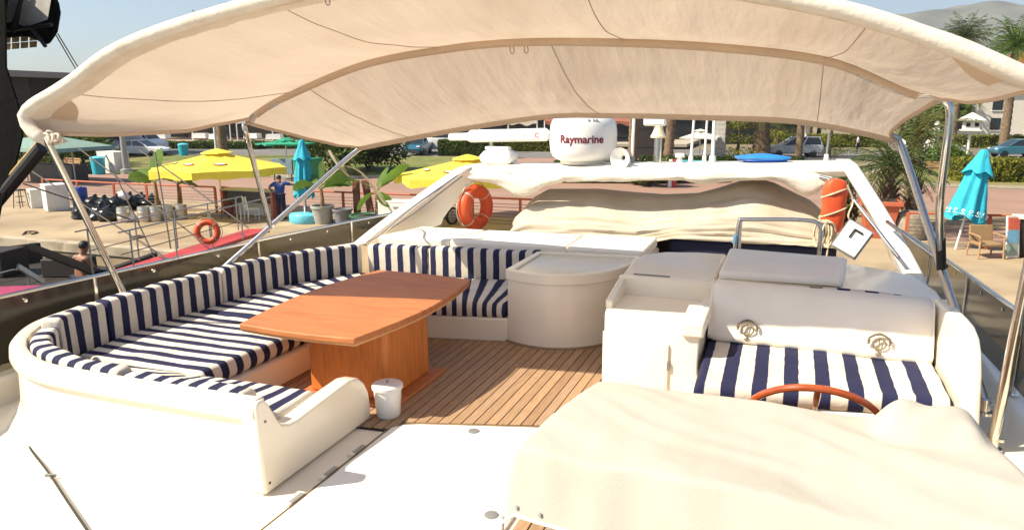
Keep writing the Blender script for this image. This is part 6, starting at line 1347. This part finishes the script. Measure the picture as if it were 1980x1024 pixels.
# furled upper platform seen against the sky
pl0 = [(-60, -30), (60, -30), (112, -6), (118, 25), (112, 62), (92, 92), (60, 70), (-60, 80)]
mb = MB(); A = [gy(x, y, 10.0) for x, y in pl0]; B_ = [gy(x, y, 11.2) for x, y in pl0]; mb.add(A + B_, [tuple(range(8)), tuple(range(8, 16))[::-1]] + [(i, 8 + i, 8 + (i + 1) % 8, (i + 1) % 8) for i in range(8)]); pf_ = mb.build('furled_sail_bundle', DARKCL, ship, bevel=.12, seg=3, angle=60)
for (q, m) in (((((-40, -20), (12, -20), (-6, 45), (-40, 52)), PAPER)), ((((18, -20), (42, -20), (24, 42), (6, 46)), PAPER)), ((((48, -20), (100, -8), (92, 38), (52, 52), (36, 48)), PAPER))):
    mb = MB(); a = [gy(x, y, 9.93) for x, y in q]; b = [gy(x, y, 9.98) for x, y in q]; n = len(q); mb.add(a + b, [tuple(range(n)), tuple(range(n, 2 * n))[::-1]] + [(i, n + i, n + (i + 1) % n, (i + 1) % n) for i in range(n)]); mb.build('deck_panel', m, pf_, smooth=False)
for (a, b) in (((14, -20), (4, 60)), ((45, -20), (26, 62)), ((-20, 62), (100, 48)), ((60, 52), (88, 90))):
    mb = MB(); mb.tube([gy(*a, 9.85), gy(*b, 9.85)], .035, 6); mb.build('batten', BLACK, pf_)
for i in range(4):
    for j in range(2):
        x = 6 + i * 17; y = 72 + j * 13 - i * 1.5; q = [(x, y), (x + 15, y - 1), (x + 14, y + 11), (x, y + 12)]; mb = MB(); mb.add([gy(a, b, 10.6) for a, b in q] + [gy(a, b, 10.7) for a, b in q], [(0, 1, 2, 3), (7, 6, 5, 4), (0, 4, 5, 1), (1, 5, 6, 2), (2, 6, 7, 3), (3, 7, 4, 0)]); mb.build('yellow_pane', STONEY, ship, smooth=False)  # rows of plain yellow panes below the sail bundle
for k, (a, b) in enumerate((((108, 68), (150, 140)), ((112, 66), (158, 142)))): rope_line(['stay running from the furled sail down behind the canopy', 'second stay beside it against the sky'][k], gy(*a, 10.2), gy(*b, 13), .012)
# small boat in the ship's shade with a sitting person
db = thing('work_boat', 'small dark work boat lying in the shade under the quay', 'boat', (-17, 13.6, WZ)); mb = MB(); rs = []
for y, w in ((10.4, .5), (11.2, .95), (13, 1.15), (15, 1.05), (16.0, .7)):
    rs.append([(-17.2 + w * x, y, z) for x, z in ((-1, -2.75), (-.8, -3.2), (-.3, -3.45), (.3, -3.45), (.8, -3.2), (1, -2.75), (.92, -2.75), (.7, -3.1), (.3, -3.25), (-.3, -3.25), (-.7, -3.1), (-.92, -2.75))])
mb.rings(rs); mb.build('hull', mat('green_boat_paint', (.02, .06, .045), .5), db, angle=50)
for y in (11.6, 13.2, 14.8): mb = MB(); mb.bx(-18.1, -16.3, y - .14, y + .14, -2.92, -2.86); mb.build('thwart', WOODL, db, bevel=.01)
mb = MB(); mb.tube(smooth_path([(-18.1, 11.6, -2.75), (-18.1, 11.6, -2.1), (-18.1, 12.6, -2.05), (-18.1, 12.6, -2.75)], 3), .02, 6); mb.build('rail', GREYM, db)
SIT = dict(pelvis=(0, 0, .12), chest=(0, .06, .46), neck=(0, .10, .65), head=(0, .15, .78), shL=(-.20, .05, .58), shR=(.20, .05, .58), elL=(-.26, .16, .34), elR=(.26, .16, .34), wrL=(-.18, .36, .24), wrR=(.18, .36, .24), hipL=(-.10, .03, .10), hipR=(.10, .03, .10), knL=(-.15, .45, .16), knR=(.15, .45, .16), anL=(-.15, .50, -.28), anR=(.15, .50, -.28), toL=(-.15, .66, -.31), toR=(.15, .66, -.31))
figure('person', 'bare-backed person sitting in the shaded work boat', Vector((-16.75, 13.05, -2.45)), R(-10), SIT, dict(trousers=TROUS), skin=SKIND, scale=1.25)
# dark timber hotel building behind the ship at upper left
hb = thing('timber_building', 'dark multi-storey building with balconies at the upper left', 'building', (-68, 42, QZ))
def slab_(nm, x0, x1, y0, y1, z0, z1, m): mb = MB(); mb.bx(x0, x1, y0, y1, z0, z1); return mb.build(nm, m, hb, smooth=False)
DW = mat('dark_facade', (.030, .022, .018), .8, var=.2)
slab_('wall', -82, -58.0, 43, 52, QZ, 4.3, DW)
for k, z in enumerate((-.2, 2.0)):
    slab_('balcony_slab', -83, -57.2, 41.4, 43.2, z - .2, z, mat('facade_band', (.20, .14, .11), .8)); slab_('balcony_rail', -83, -57.3, 41.35, 41.45, z, z + .12, WOODD)
    for j in range(7):
        f = slab_('window', -80.5 + j * 3.1, -78.7 + j * 3.1, 42.9, 43.05, z + .3, z + 1.5, CARGL); mb = MB(); mb.bx(-80.6 + j * 3.1, -78.6 + j * 3.1, 42.86, 43.0, z + .25, z + .35); mb.build('sill', MATS['facade_band'], f, smooth=False)
mb = MB(); mb.yprism([(-84, 4.2), (-56.4, 4.2), (-58, 4.75), (-82, 4.75)], 40.8, 53); mb.build('roof', WOODD, hb, smooth=False)

# ================================================================= PARK, ROAD AND RESTAURANTS
# teal sunshade, bench, litter bins, lamp pole
tb = g(100, 352); t = thing('market_sunshade', 'flat grey-green sunshade over the promenade at far left', 'sunshade', tb)
for sx in (-1.9, 1.9): mb = MB(); mb.tube([tb + Vector((sx, 0, 0)), tb + Vector((sx, 0, 2.0))], .04, 8); mb.build('post', GREYM, t)
mb = MB(); mb.rings([[tb + Vector((sx * w, sy * w * .6, z)) for sx, sy in ((-1, -1), (1, -1), (1, 1), (-1, 1))] for z, w in ((1.85, 3.1), (2.05, 3.0), (2.7, .2))]); mb.build('canopy', TEALC, t, smooth=False)
mb = MB(); mb.box(tb + Vector((0, .5, .5)), (3.4, 1.0, 1.0)); mb.build('stall_table', DARKG, t)
def bench(label, base, rz):
    t = thing('park_bench', label, 'bench', base, rz, 'park benches')
    for k in range(3): mb = MB(); mb.box((0, -.15 + k * .15, .45), (1.8, .11, .04)); loc_part(mb, 'seat_slat', WOODL, t)
    for k in range(3): mb = MB(); mb.box((0, .26 + .03 * k, .60 + k * .14), (1.8, .03, .10)); loc_part(mb, 'back_slat', WOODL, t)
    for sx in (-1, 1): mb = MB(); mb.box((sx * .7, .05, .30), (.06, .5, .6)); loc_part(mb, 'leg', DARKG, t)
bench('wooden park bench beside the sunshade on the left', g(134, 333), R(-8))
bench('brown park bench on the lawn edge by the lantern post', g(1822, 342), R(8))
def litter(label, base):
    t = thing('litter_bin', label, 'bin', base, group='turquoise litter bins'); b = Vector(base)
    mb = MB(); mb.lathe([(.001, 0), (.36, 0), (.42, 1.0), (.001, 1.02)], 20, b); mb.build('drum', TURQP, t); mb = MB(); mb.lathe([(.44, .96), (.45, 1.06), (.30, 1.14), (.001, 1.18)], 20, b); mb.build('lid', mat('pale_turquoise', (.10, .50, .60), .5), t)
litter('turquoise litter bin near the wooden bench on the left', g(192, 337)); litter('turquoise litter bin at the roadside left of the yellow parasol', g(356, 303))
def lamp_pole(label, base, h, r=.10, m=GREYM):
    t = thing('lamp_pole', label, 'lamp post', base, group='lamp poles'); b = Vector(base)
    mb = MB(); mb.tube([b, b + Vector((0, 0, h))], [r, r * .6], 12); mb.build('pole', m, t); mb = MB(); mb.lathe([(.001, 0), (r * 2, 0), (r * 1.8, .3), (r, .35), (.001, .35)], 12, b); mb.build('foot', m, t)
    mb = MB(); mb.tube(smooth_path([b + Vector((0, 0, h)), b + Vector((.3, 0, h + .35)), b + Vector((1.2, 0, h + .45))], 4), r * .5, 8); mb.build('arm', m, t); mb = MB(); mb.box(b + Vector((1.5, 0, h + .42)), (.7, .25, .12)); mb.build('lamp_head', m, t, bevel=.04)
lamp_pole('grey lamp pole rising beside the pale utility cabinet', g(245, 336), 5.2, .20); lamp_pole('slim pole in front of the white minibus', g(823, 298), 8., .11); lamp_pole('pale pole beside the palm trunk behind the yellow parasol', g(420, 306), 8., .13, WHITED); lamp_pole('thin pole by the dark bushes on the left', g(135, 318), 4.8, .09)
# vehicles
paintw = carpaint('white', (.75, .74, .72)); paints = carpaint('silver', (.42, .44, .47)); paintg = carpaint('grey', (.16, .17, .20)); paintb = carpaint('blue', (.02, .13, .22)); paintp = carpaint('petrol', (.03, .14, .19))
car('panel_van', 'white panel van parked at the far left roadside', 'van', g(262, 296), RDA, 5.6, 2.0, 2.5, VANB, 1.1, paintw, gl=VANG, wr=.34)
car('parked_car', 'dark grey saloon parked in front of the white van', 'car', g(216, 302), RDA, 4.5, 1.75, 1.42, SEDAN, .9, paintg, gl=SEDG)
car('parked_car', 'white saloon parked to the right of the dark grey one', 'car', g(276, 303), RDA, 4.5, 1.75, 1.42, SEDAN, .9, paintw, gl=SEDG)
car('parked_car', 'silver estate parked behind the slender palm trunk', 'car', g(1534, 303), RDA + math.pi, 4.5, 1.85, 1.7, SUVB, 1.0, paints, gl=SUVG)
car('parked_car', 'petrol-blue hatchback driving on the road at right', 'car', g(1962, 304), RDA + math.pi, 4.0, 1.75, 1.5, HATB, .9, paintp, gl=HATG)
car('parked_car', 'silver car half hidden behind the small palm at right', 'car', g(1806, 300), RDA, 4.5, 1.85, 1.7, SUVB, 1.0, paints, gl=SUVG)
MINB = [(-3.0, .36), (-3.05, 1.2), (-3.0, 1.45), (1.9, 1.40), (2.6, 1.25), (2.85, .9), (2.85, .5), (2.7, .34)]; MING = [(-2.98, 1.36), (-2.9, 2.45), (1.2, 2.5), (2.2, 1.36)]
mbus = car('minibus', 'white minibus parked behind the blue pickup', 'minibus', g(845, 297) + Vector((-.6, 1.5, 0)), RDA, 5.8, 2.0, 2.6, MINB, 1.2, paintw, gl=MING, wr=.36)
PICB = [(-2.3, .45), (-2.35, .8), (-2.3, 1.05), (-.5, 1.05), (1.2, 1.02), (2.1, .95), (2.25, .6), (2.1, .4)]; PICG = [(-.55, 1.0), (-.45, 1.6), (.45, 1.6), (1.1, 1.0)]
car('pickup_truck', 'blue pickup truck facing the camera in front of the minibus', 'truck', g(808, 299), RDA - math.pi / 2, 4.6, 1.75, 1.65, PICB, 1.0, paintb, gl=PICG, wr=.36)
# toy train by the promenade
def train_car(label, base, rz, m, L, H0, eng=False):
    t = thing('tourist_train_car', label, 'train', base, rz, 'little tourist train')
    mb = MB(); mb.box((0, 0, .28 + H0 / 2), (L, .95, H0)); loc_part(mb, 'body', m, t, bevel=.06)
    mb = MB(); mb.box((0, 0, .24), (L * .9, .8, .16)); loc_part(mb, 'chassis', DARKG, t)
    for sx in (-.32, .32):
        for sy in (-1, 1): wheel_part(t, sx * L, sy * .42, .2, .12)
    mb = MB()
    mb.box((-.15 * L, -.485, .28 + H0 * .55), (L * .22, .02, H0 * .30)); loc_part(mb, 'painted_panel', mat('pink_paint', (.60, .12, .22), .5), t)
    mb = MB(); mb.box((.18 * L, -.485, .28 + H0 * .58), (L * .26, .02, H0 * .22)); loc_part(mb, 'painted_badge', DARKG, t)
    mb = MB(); mb.box((0, -.485, .28 + H0 * .12), (L * .96, .02, .04)); loc_part(mb, 'trim_line', WHITEP, t)
train_car('turquoise tourist train car seen under the arch', g(1334, 352), .03, mat('train_turquoise', (.03, .40, .48), .45), 1.75, .95); train_car('coral tourist train car coupled behind the turquoise one', g(1370, 352), .03, REDBOX, 1.2, .62)
wp = g(1295, 362); t = thing('marker_post', 'white post with a red side standing under the arch', 'post', wp); mb = MB(); mb.box(wp + Vector((0, 0, .75)), (.18, .14, 1.5)); mb.build('post', WHITEP, t); mb = MB(); mb.box(wp + Vector((.24, .02, .75)), (.22, .12, 1.5)); mb.build('red_panel', REDP, t)
# green parasol, sign board, green recycling bin
t, top, rim = parasol('flat green parasol in front of the dark bushes', g(557, 346), 2.35, 1.75, 6, GREENC, hem=.06, crown=.22)
sbp = g(548, 350); t = thing('notice_board', 'blue-grey notice board behind the person in blue', 'notice board', sbp); mb = MB(); mb.box(sbp + Vector((0, 0, .85)), (1.45, .12, .9)); mb.build('panel', mat('blue_grey_board', (.13, .20, .23), .6), t, bevel=.02)
for sx in (-.6, .6): mb = MB(); mb.tube([sbp + Vector((sx, 0, 0)), sbp + Vector((sx, 0, .5))], .04, 8); mb.build('leg', DARKG, t)
rb_ = g(597, 350); t = thing('recycling_bin', 'green recycling container with a yellow emblem', 'bin', rb_); mb = MB(); mb.rings([[rb_ + Vector((sx * w, sy * w, z)) for sx, sy in ((-1, -1), (1, -1), (1, 1), (-1, 1))] for z, w in ((0, .5), (1.25, .60))]); mb.build('container', GREENP, t, bevel=.04); mb = MB(); mb.box(rb_ + Vector((0, 0, 1.29)), (1.3, 1.3, .10)); mb.build('lid', GREENP, t, bevel=.03); mb = MB(); mb.tube([rb_ + Vector((.2 * math.cos(a), -.60, .80 + .2 * math.sin(a))) for a in [2 * math.pi * k / 12 for k in range(12)]], .04, 6, closed=True); mb.box(rb_ + Vector((0, -.57, .42)), (.45, .04, .14)); mb.build('emblem', mat('emblem_yellow', (.60, .45, .05), .6), t)
# shrubs and hedges
bush('oleander_bush', 'large dark oleander bush behind the notice board', 'bush', g(648, 338), 7.0, 4.5, 4.1, LEAF_M, 3, 5200, .12, nc=16); bush('oleander_bush', 'large dark rounded bush right of the canopy corner', 'bush', g(712, 331), 5.6, 4.5, 4.0, LEAF_D, 8, 5200, .12, nc=16)
bush('laurel_bush', 'dark green shrub mass behind the bench at far left', 'bush', g(112, 326), 8, 4, 3.8, LEAF_M, 12, 5200, .13, nc=14); bush('laurel_bush', 'dark shrub mass right of the thin pole on the left', 'bush', g(160, 320), 6, 4, 3.3, LEAF_D, 14, 3600, .13, nc=12)
bush('flowering_bush', 'small bush by the dark grey saloon', 'bush', g(195, 308), 2.4, 1.6, 1.6, LEAF_B, 17, 1200, .09, nc=8)
HG = 'clipped hedges along the road'
def hd(label, px, py, w, d, h, m, s_, n=2400): hedge(label, g(px, py), w, d, h, m, s_, n, RDA, HG, .10)
hd('long low clipped hedge in front of the white tables, left part', 345, 287, 18, 1.6, .7, LEAF_M, 30, 3600); hd('long low clipped hedge in front of the white tables, middle part', 520, 287, 16, 1.6, .7, LEAF_M, 31, 3400)
hd('clipped box hedge right of the minibus', 897, 301, 4.2, 2.0, 1.35, LEAF_M, 32, 3000); hd('bright flat-topped hedge below the radar bar', 1010, 292, 5.5, 1.8, 1.1, LEAF_T, 33, 2200)
hd('dark hedge visible under the arch left of the train', 1190, 352, 7.0, 1.6, 1.15, LEAF_D, 34, 3600); hd('dark hedge behind the tourist train', 1390, 344, 9.5, 1.4, 1.25, LEAF_D, 35, 3600)
hd('long low hedge across the road at right', 1740, 284, 26, 2.0, 1.3, LEAF_T, 36, 4200); hd('sunny clipped hedge on the right lawn', 1960, 352, 7, 2.5, 1.3, LEAF_T, 37, 3200)
bush('grass_clump', 'pampas-like tuft between hedges under the arch', 'bush', g(1262, 360), 2.6, 2.0, 1.6, LEAF_Y, 41, 1800, .12, nc=8)
bush('round_shrub', 'round clipped shrub in a pale pot left of the lantern post', 'bush', g(1833, 330), 3.2, 2.6, 2.0, LEAF_B, 43, 3000, .09, nc=14)
topiary('cloud-cut conifer left of the shaggy palm trunk', g(1425, 305), ((.5, 2.4, .8), (1.6, 2.3, .9), (2.8, 1.9, .9), (3.9, 1.4, .9)), LEAF_T, 50); topiary('cloud-cut conifer right of the slender palm trunk', g(1602, 303), ((.5, 2.2, .7), (1.5, 2.1, .9), (2.9, 1.7, 1.1), (3.9, 1.2, .9)), LEAF_T, 56); topiary('cloud-cut conifer behind the shaggy palm', g(1500, 297), ((.6, 2.0, .8), (1.8, 1.9, .9), (3.0, 1.5, .9)), LEAF_T, 62)
# palms
palm('shaggy thick date palm trunk rising behind the blue float', g(1470, 305), 3.6, 3.6, 40, 5, trunk=.62, shaggy=True, lw=.7, droop=1.1)
palm('slender palm trunk in front of the silver estate', g(1543, 308), 9.5, 3.2, 34, 6, trunk=.24, lw=.6)
palm('palm trunk standing beside the pale pole behind the yellow parasol', g(432, 308), 9.0, 3.2, 34, 7, trunk=.33, lw=.6)
palm('left palm trunk flanking the dark kiosk panel', g(1222, 318), 8.5, 3.0, 30, 8, trunk=.30, lw=.6); palm('right palm trunk flanking the dark kiosk panel', g(1290, 318), 8.5, 3.0, 30, 9, trunk=.30, lw=.6, lean=(.4, 0))
def ph(px, py, top): p = g(px, py); return gy(px, top, p.y).z - QZ
palm('tall fan palm crown above the right end of the canopy', g(1838, 289), ph(1838, 289, 74), 3.0, 46, 10, trunk=.3, lw=.9, droop=1.2); palm('tall date palm crown near the top right corner', g(1938, 292), ph(1938, 292, 92), 3.8, 60, 11, trunk=.35, lw=.9, droop=1.5, m=LEAF_B); palm('distant palm crown poking above the canopy top', g(1562, 280), ph(1562, 280, 4), 3.4, 40, 12, trunk=.3, lw=.9)
palm('young date palm with arching fronds growing from the orange planter', Vector((3.25, 27.4, QZ + .6)), 1.7, 2.3, 30, 13, trunk=.22, lw=.55, droop=1.5, shaggy=True)
palm('bushy young palm right of the arch beside the big one', Vector((4.3, 29.5, QZ)), 3.3, 2.0, 34, 14, trunk=.25, lw=.5, droop=1.2, shaggy=True, m=LEAF_Y)
palm('large date palm whose fronds arch in from the right edge', g(2090, 330), 5.2, 4.6, 34, 15, trunk=.4, lw=.75, droop=1.5, m=LEAF_Y)
bush('agave_clump', 'spiky green clump beside the orange planter', 'bush', Vector((2.2, 27.6, QZ)), 1.6, 1.2, 2.4, LEAF_P, 71, 1400, .09, nc=9)
# dark kiosk between palm trunks, parasol, stone pillar
kp = g(1255, 314); t = thing('dark_kiosk', 'dark brown closed kiosk front between two palm trunks', 'kiosk', kp); mb = MB(); mb.box(kp + Vector((0, .6, 2.3)), (2.6, 1.2, 4.6)); mb.build('panel', mat('kiosk_dark', (.020, .016, .015), .5, var=.3), t, bevel=.02)
for z in (1.2, 2.6): mb = MB(); mb.box(kp + Vector((0, -.02, z)), (2.5, .05, .06)); mb.build('cross_bar', WOODD, t)
mb = MB(); mb.box(kp + Vector((0, .5, .12)), (3.2, 1.6, .24)); mb.build('step', KERB, t)
t, top, rim = parasol('white square parasol behind the whip antennas', g(1352, 308), 2.35, 2.1, 4, mat('white_parasol_cloth', (.80, .76, .66), .85, trans=.25), hem=.12, crown=.55)
pl_ = g(1390, 306); t = thing('stone_pillar', 'pale stone pillar behind the thickest antenna', 'pillar', pl_)
SPM = mat('pale_stone', (.42, .39, .35), .9, var=.2, bump=.5)
for k in range(8): mb = MB(); mb.box(pl_ + Vector((0, 0, .2 + k * .4)), (.95 - .02 * (k % 2), .95, .385)); mb.build('stone', SPM, t, bevel=.02)
closed_parasol('furled white parasol among the young palms at right', g(1790, 318), 3.2, (.5, 0), clen=2.3, rbot=.45, m=mat('furled_white', (.74, .72, .68), .85))
# lantern posts
def lantern(label, base, h):
    t = thing('lantern_post', label, 'lantern', base, group='white house-shaped lanterns'); b = Vector(base); mb = MB(); mb.tube([b, b + Vector((0, 0, h))], .11, 10); mb.build('post', WHITED, t)
    mb = MB(); mb.box(b + Vector((0, 0, h + .45)), (1.05, 1.05, .75)); hs = mb.build('lantern_box', WHITED, t); mb = MB(); mb.rings([[b + Vector((sx * w, sy * w, h + z)) for sx, sy in ((-1, -1), (1, -1), (1, 1), (-1, 1))] for z, w in ((.82, .85), (.88, .85), (1.45, .03))]); mb.build('roof', WHITED, t, smooth=False); mb = MB(); mb.box(b + Vector((0, 0, h + .05)), (1.35, 1.35, .1)); mb.build('tray', WHITED, t)
    for sx in (-.3, .3): mb = MB(); mb.box(b + Vector((sx, -.53, h + .5)), (.28, .04, .3)); mb.build('opening', WOODD, hs)
lantern('white house-shaped lantern on a post by the lawn at right', g(1869, 310), 2.35); lantern('small house-shaped lantern beside the slender palm trunk', g(1556, 290), 2.4)
# restaurants behind the road: each awning is its own thing
def awning(label, x0, x1, off, h, m, seed):
    xm = (x0 + x1) / 2; y = road_y(xm) + off; base = Vector((xm, y, QZ)); t = thing('restaurant_awning', label, 'awning', base, RDA, 'restaurant awnings across the road'); W = (x1 - x0) / math.cos(RDA) - .3
    mb = MB(); mb.grid(lambda u, v: (lerp(-W / 2, W / 2, u), lerp(-.2, 5.5, v), h + 1.5 * v - .12 * math.sin(math.pi * (u * 4 % 1))), 24, 6); loc_part(mb, 'cloth', m, t, angle=180)
    mb = MB(); mb.grid(lambda u, v: (lerp(-W / 2, W / 2, u), -.2, h - .35 * v * (1 + .3 * math.sin(u * 40 + seed)) - .12 * math.sin(math.pi * (u * 4 % 1))), 40, 2); loc_part(mb, 'valance', m, t, angle=180)
    for k in range(4): mb = MB(); mb.tube([(lerp(-W / 2, W / 2, k / 3), -.1, 0), (lerp(-W / 2, W / 2, k / 3), -.1, h)], .07, 8); loc_part(mb, 'post', WHITED, t)
for i, (x0, x1, m) in enumerate(((-88, -74, AWN), (-73.5, -60, AWN), (-59.5, -47, mat('cream_awning', (.66, .58, .48), .85, trans=.2)), (-46.5, -36, AWN), (-35.5, -26, MATS['cream_awning']), (-25.5, -15, mat('rust_awning', (.30, .10, .06), .85)))):
    awning(['beige restaurant awning at the far left above the van', 'beige restaurant awning above the white saloon', 'cream restaurant awning behind the yellow parasol', 'beige restaurant awning behind the green parasol', 'cream restaurant awning behind the minibus', 'rust-red restaurant awning beside the dome'][i], x0, x1, 18.5, 2.75, m, i)
rs_ = thing('restaurant_row', 'long dark restaurant building behind the awnings', 'building', (-50, road_y(-50) + 26, QZ), RDA)
mb = MB(); mb.bx(-45, 52, 0, 8, 0, 4.2); loc_part(mb, 'wall', mat('dark_interior', (.022, .018, .016), .8), rs_, smooth=False)
mb = MB(); mb.bx(-46, 53, -.8, 9, 4.2, 4.7); rfr = loc_part(mb, 'roof', ROOFT, rs_, smooth=False)
for k in range(12): mb = MB(); mb.bx(-43 + k * 8, -38 + k * 8, -.1, .05, .4, 2.8); loc_part(mb, 'window', CARGL, rs_, smooth=False)
rnd = random.Random(5)
def cafe_table(label, base, rz):
    t = thing('cafe_table', label, 'table', base, rz, 'white-clothed restaurant tables'); mb = MB(); mb.box((0, 0, .76), (1.5, 1.0, .04)); loc_part(mb, 'top', WHITED, t)
    mb = MB(); mb.rings([[(sx * w, sy * w * .66, z) for sx, sy in ((-1, -1), (1, -1), (1, 1), (-1, 1))] for z, w in ((.25, .84), (.5, .80), (.775, .78))]); loc_part(mb, 'cloth', SHIRTW, t, smooth=False); mb = MB(); mb.box((0, 0, .3), (.1, .1, .6)); loc_part(mb, 'leg', DARKG, t); return t
proto = None
for i in range(22):
    x = -84 + i * 3.0 + rnd.uniform(-.5, .5); y = road_y(x) + 16.2 + (i % 2) * 1.8; lab = ('%s white-clothed table of the %s row on the restaurant terrace, counted from the left' % (['first', 'second', 'third', 'fourth', 'fifth', 'sixth', 'seventh', 'eighth', 'ninth', 'tenth', 'eleventh'][i // 2], ['front', 'back'][i % 2]))
    if proto is None: proto = cafe_table(lab, (x, y, QZ + .5), RDA)
    else: copy_tree(proto, None, (x, y, QZ + .5), RDA + rnd.uniform(-.2, .2), lab)
sheet('terrace', [(-92, road_y(-92) + 14.6), (-10, road_y(-10) + 14.6), (-10, road_y(-10) + 25.5), (-92, road_y(-92) + 25.5)], QZ + .5, KERB, .3)
# villas with red roofs at right, on rising ground
def villa(label, base, w, d, h, rz):
    t = thing('villa', label, 'house', base, rz, 'red-roofed villas at right'); mb = MB(); mb.bx(-w / 2, w / 2, -d / 2, d / 2, 0, h); loc_part(mb, 'wall', WALLW, t, smooth=False)
    mb = MB(); mb.rings([[(sx * a, sy * b, z) for sx, sy in ((-1, -1), (1, -1), (1, 1), (-1, 1))] for z, a, b in ((h, w / 2 + .6, d / 2 + .6), (h + .15, w / 2 + .6, d / 2 + .6), (h + 2.0, w * .22, .1))]); loc_part(mb, 'roof', ROOFT, t, smooth=False)
    for k in range(3):
        for z in (1.0, h * .55):
            mb = MB(); mb.bx(-w * .38 + k * w * .3, -w * .38 + k * w * .3 + 1.1, -d / 2 - .06, -d / 2 + .05, z, z + 1.4); wd_ = loc_part(mb, 'window', CARGL, t, smooth=False); mb = MB(); mb.bx(-w * .38 + k * w * .3 - .08, -w * .38 + k * w * .3 + 1.18, -d / 2 - .12, -d / 2, z - .1, z); s_ = mb.build('sill', WHITED, None); s_.parent = wd_
villa('red-roofed white villa behind the lantern post at right', g(1900, 281) + Vector((2, 12, .5)), 13, 10, 6.0, .2); villa('second red-roofed villa at the right edge of the picture', g(1985, 279) + Vector((6, 22, 1.5)), 14, 10, 8.0, .1)
# trees closing the view behind the road
TG = 'trees behind the road'
for i, (px, d, h, w, m) in enumerate(((110, 22, 9, 10, LEAF_D), (250, 30, 11, 12, LEAF_M), (430, 34, 11, 12, LEAF_D), (600, 34, 11, 12, LEAF_M), (760, 34, 11, 12, LEAF_D), (900, 36, 11, 12, LEAF_D), (1030, 30, 9, 9, LEAF_M), (1150, 12, 7, 8, LEAF_D), (1210, 14, 9, 8, LEAF_D), (1320, 10, 9, 10, LEAF_D), (1400, 18, 9, 10, LEAF_D), (1480, 14, 8, 9, LEAF_D), (1580, 14, 8, 9, LEAF_M), (1660, 10, 8, 10, LEAF_D), (1740, 14, 8, 8, LEAF_M), (1860, 16, 9.5, 9, LEAF_B), (1830, 8, 7, 7, LEAF_B), (1975, 20, 8, 10, LEAF_M))):
    p = g(px, 281); p = Vector((p.x, p.y, QZ)); p = p + Vector((p.x, p.y, 0)).normalized() * d
    tree('roadside_tree', ['dark tree behind the far left awning', 'tree behind the white van', 'dark tree above the awnings behind the yellow parasol', 'tree behind the cream awning left of the canopy corner', 'dark tree behind the minibus', 'dark tree behind the box hedge and radar bar', 'tree left of the dome', 'low dark tree directly behind the dome', 'dark tree right of the dome by the kiosk', 'dark tree behind the whip antennas', 'dark tree above the left conifer', 'dark tree behind the shaggy palm', 'tree behind the right conifer', 'dark tree behind the distant white-topped person', 'tree behind the right canopy corner', 'bright green tree behind the lantern post', 'bright green tree left of the lantern post', 'tree behind the petrol-blue hatchback'][i], p, h, w, m, 100 + i, 4200, .20, .3, TG, .22)

# ================================================================= AIR
mb = MB(); mb.bx(-1500, 3200, -700, 3400, WZ - 1.5, 420)
hz_ = mb.build('haze', mat('haze_surface', (1, 1, 1)), smooth=False); tag(hz_, kind='stuff'); hz_.data.materials.clear()
hm_ = bpy.data.materials.new('haze_air'); hm_.use_nodes = True; hn_ = hm_.node_tree.nodes; hn_.clear(); ho = hn_.new('ShaderNodeOutputMaterial'); hv_ = hn_.new('ShaderNodeVolumePrincipled')
hv_.inputs['Color'].default_value = (.80, .86, .95, 1); hv_.inputs['Density'].default_value = .00022; hv_.inputs['Anisotropy'].default_value = .2
hm_.node_tree.links.new(hv_.outputs[0], ho.inputs['Volume']); hz_.data.materials.append(hm_)
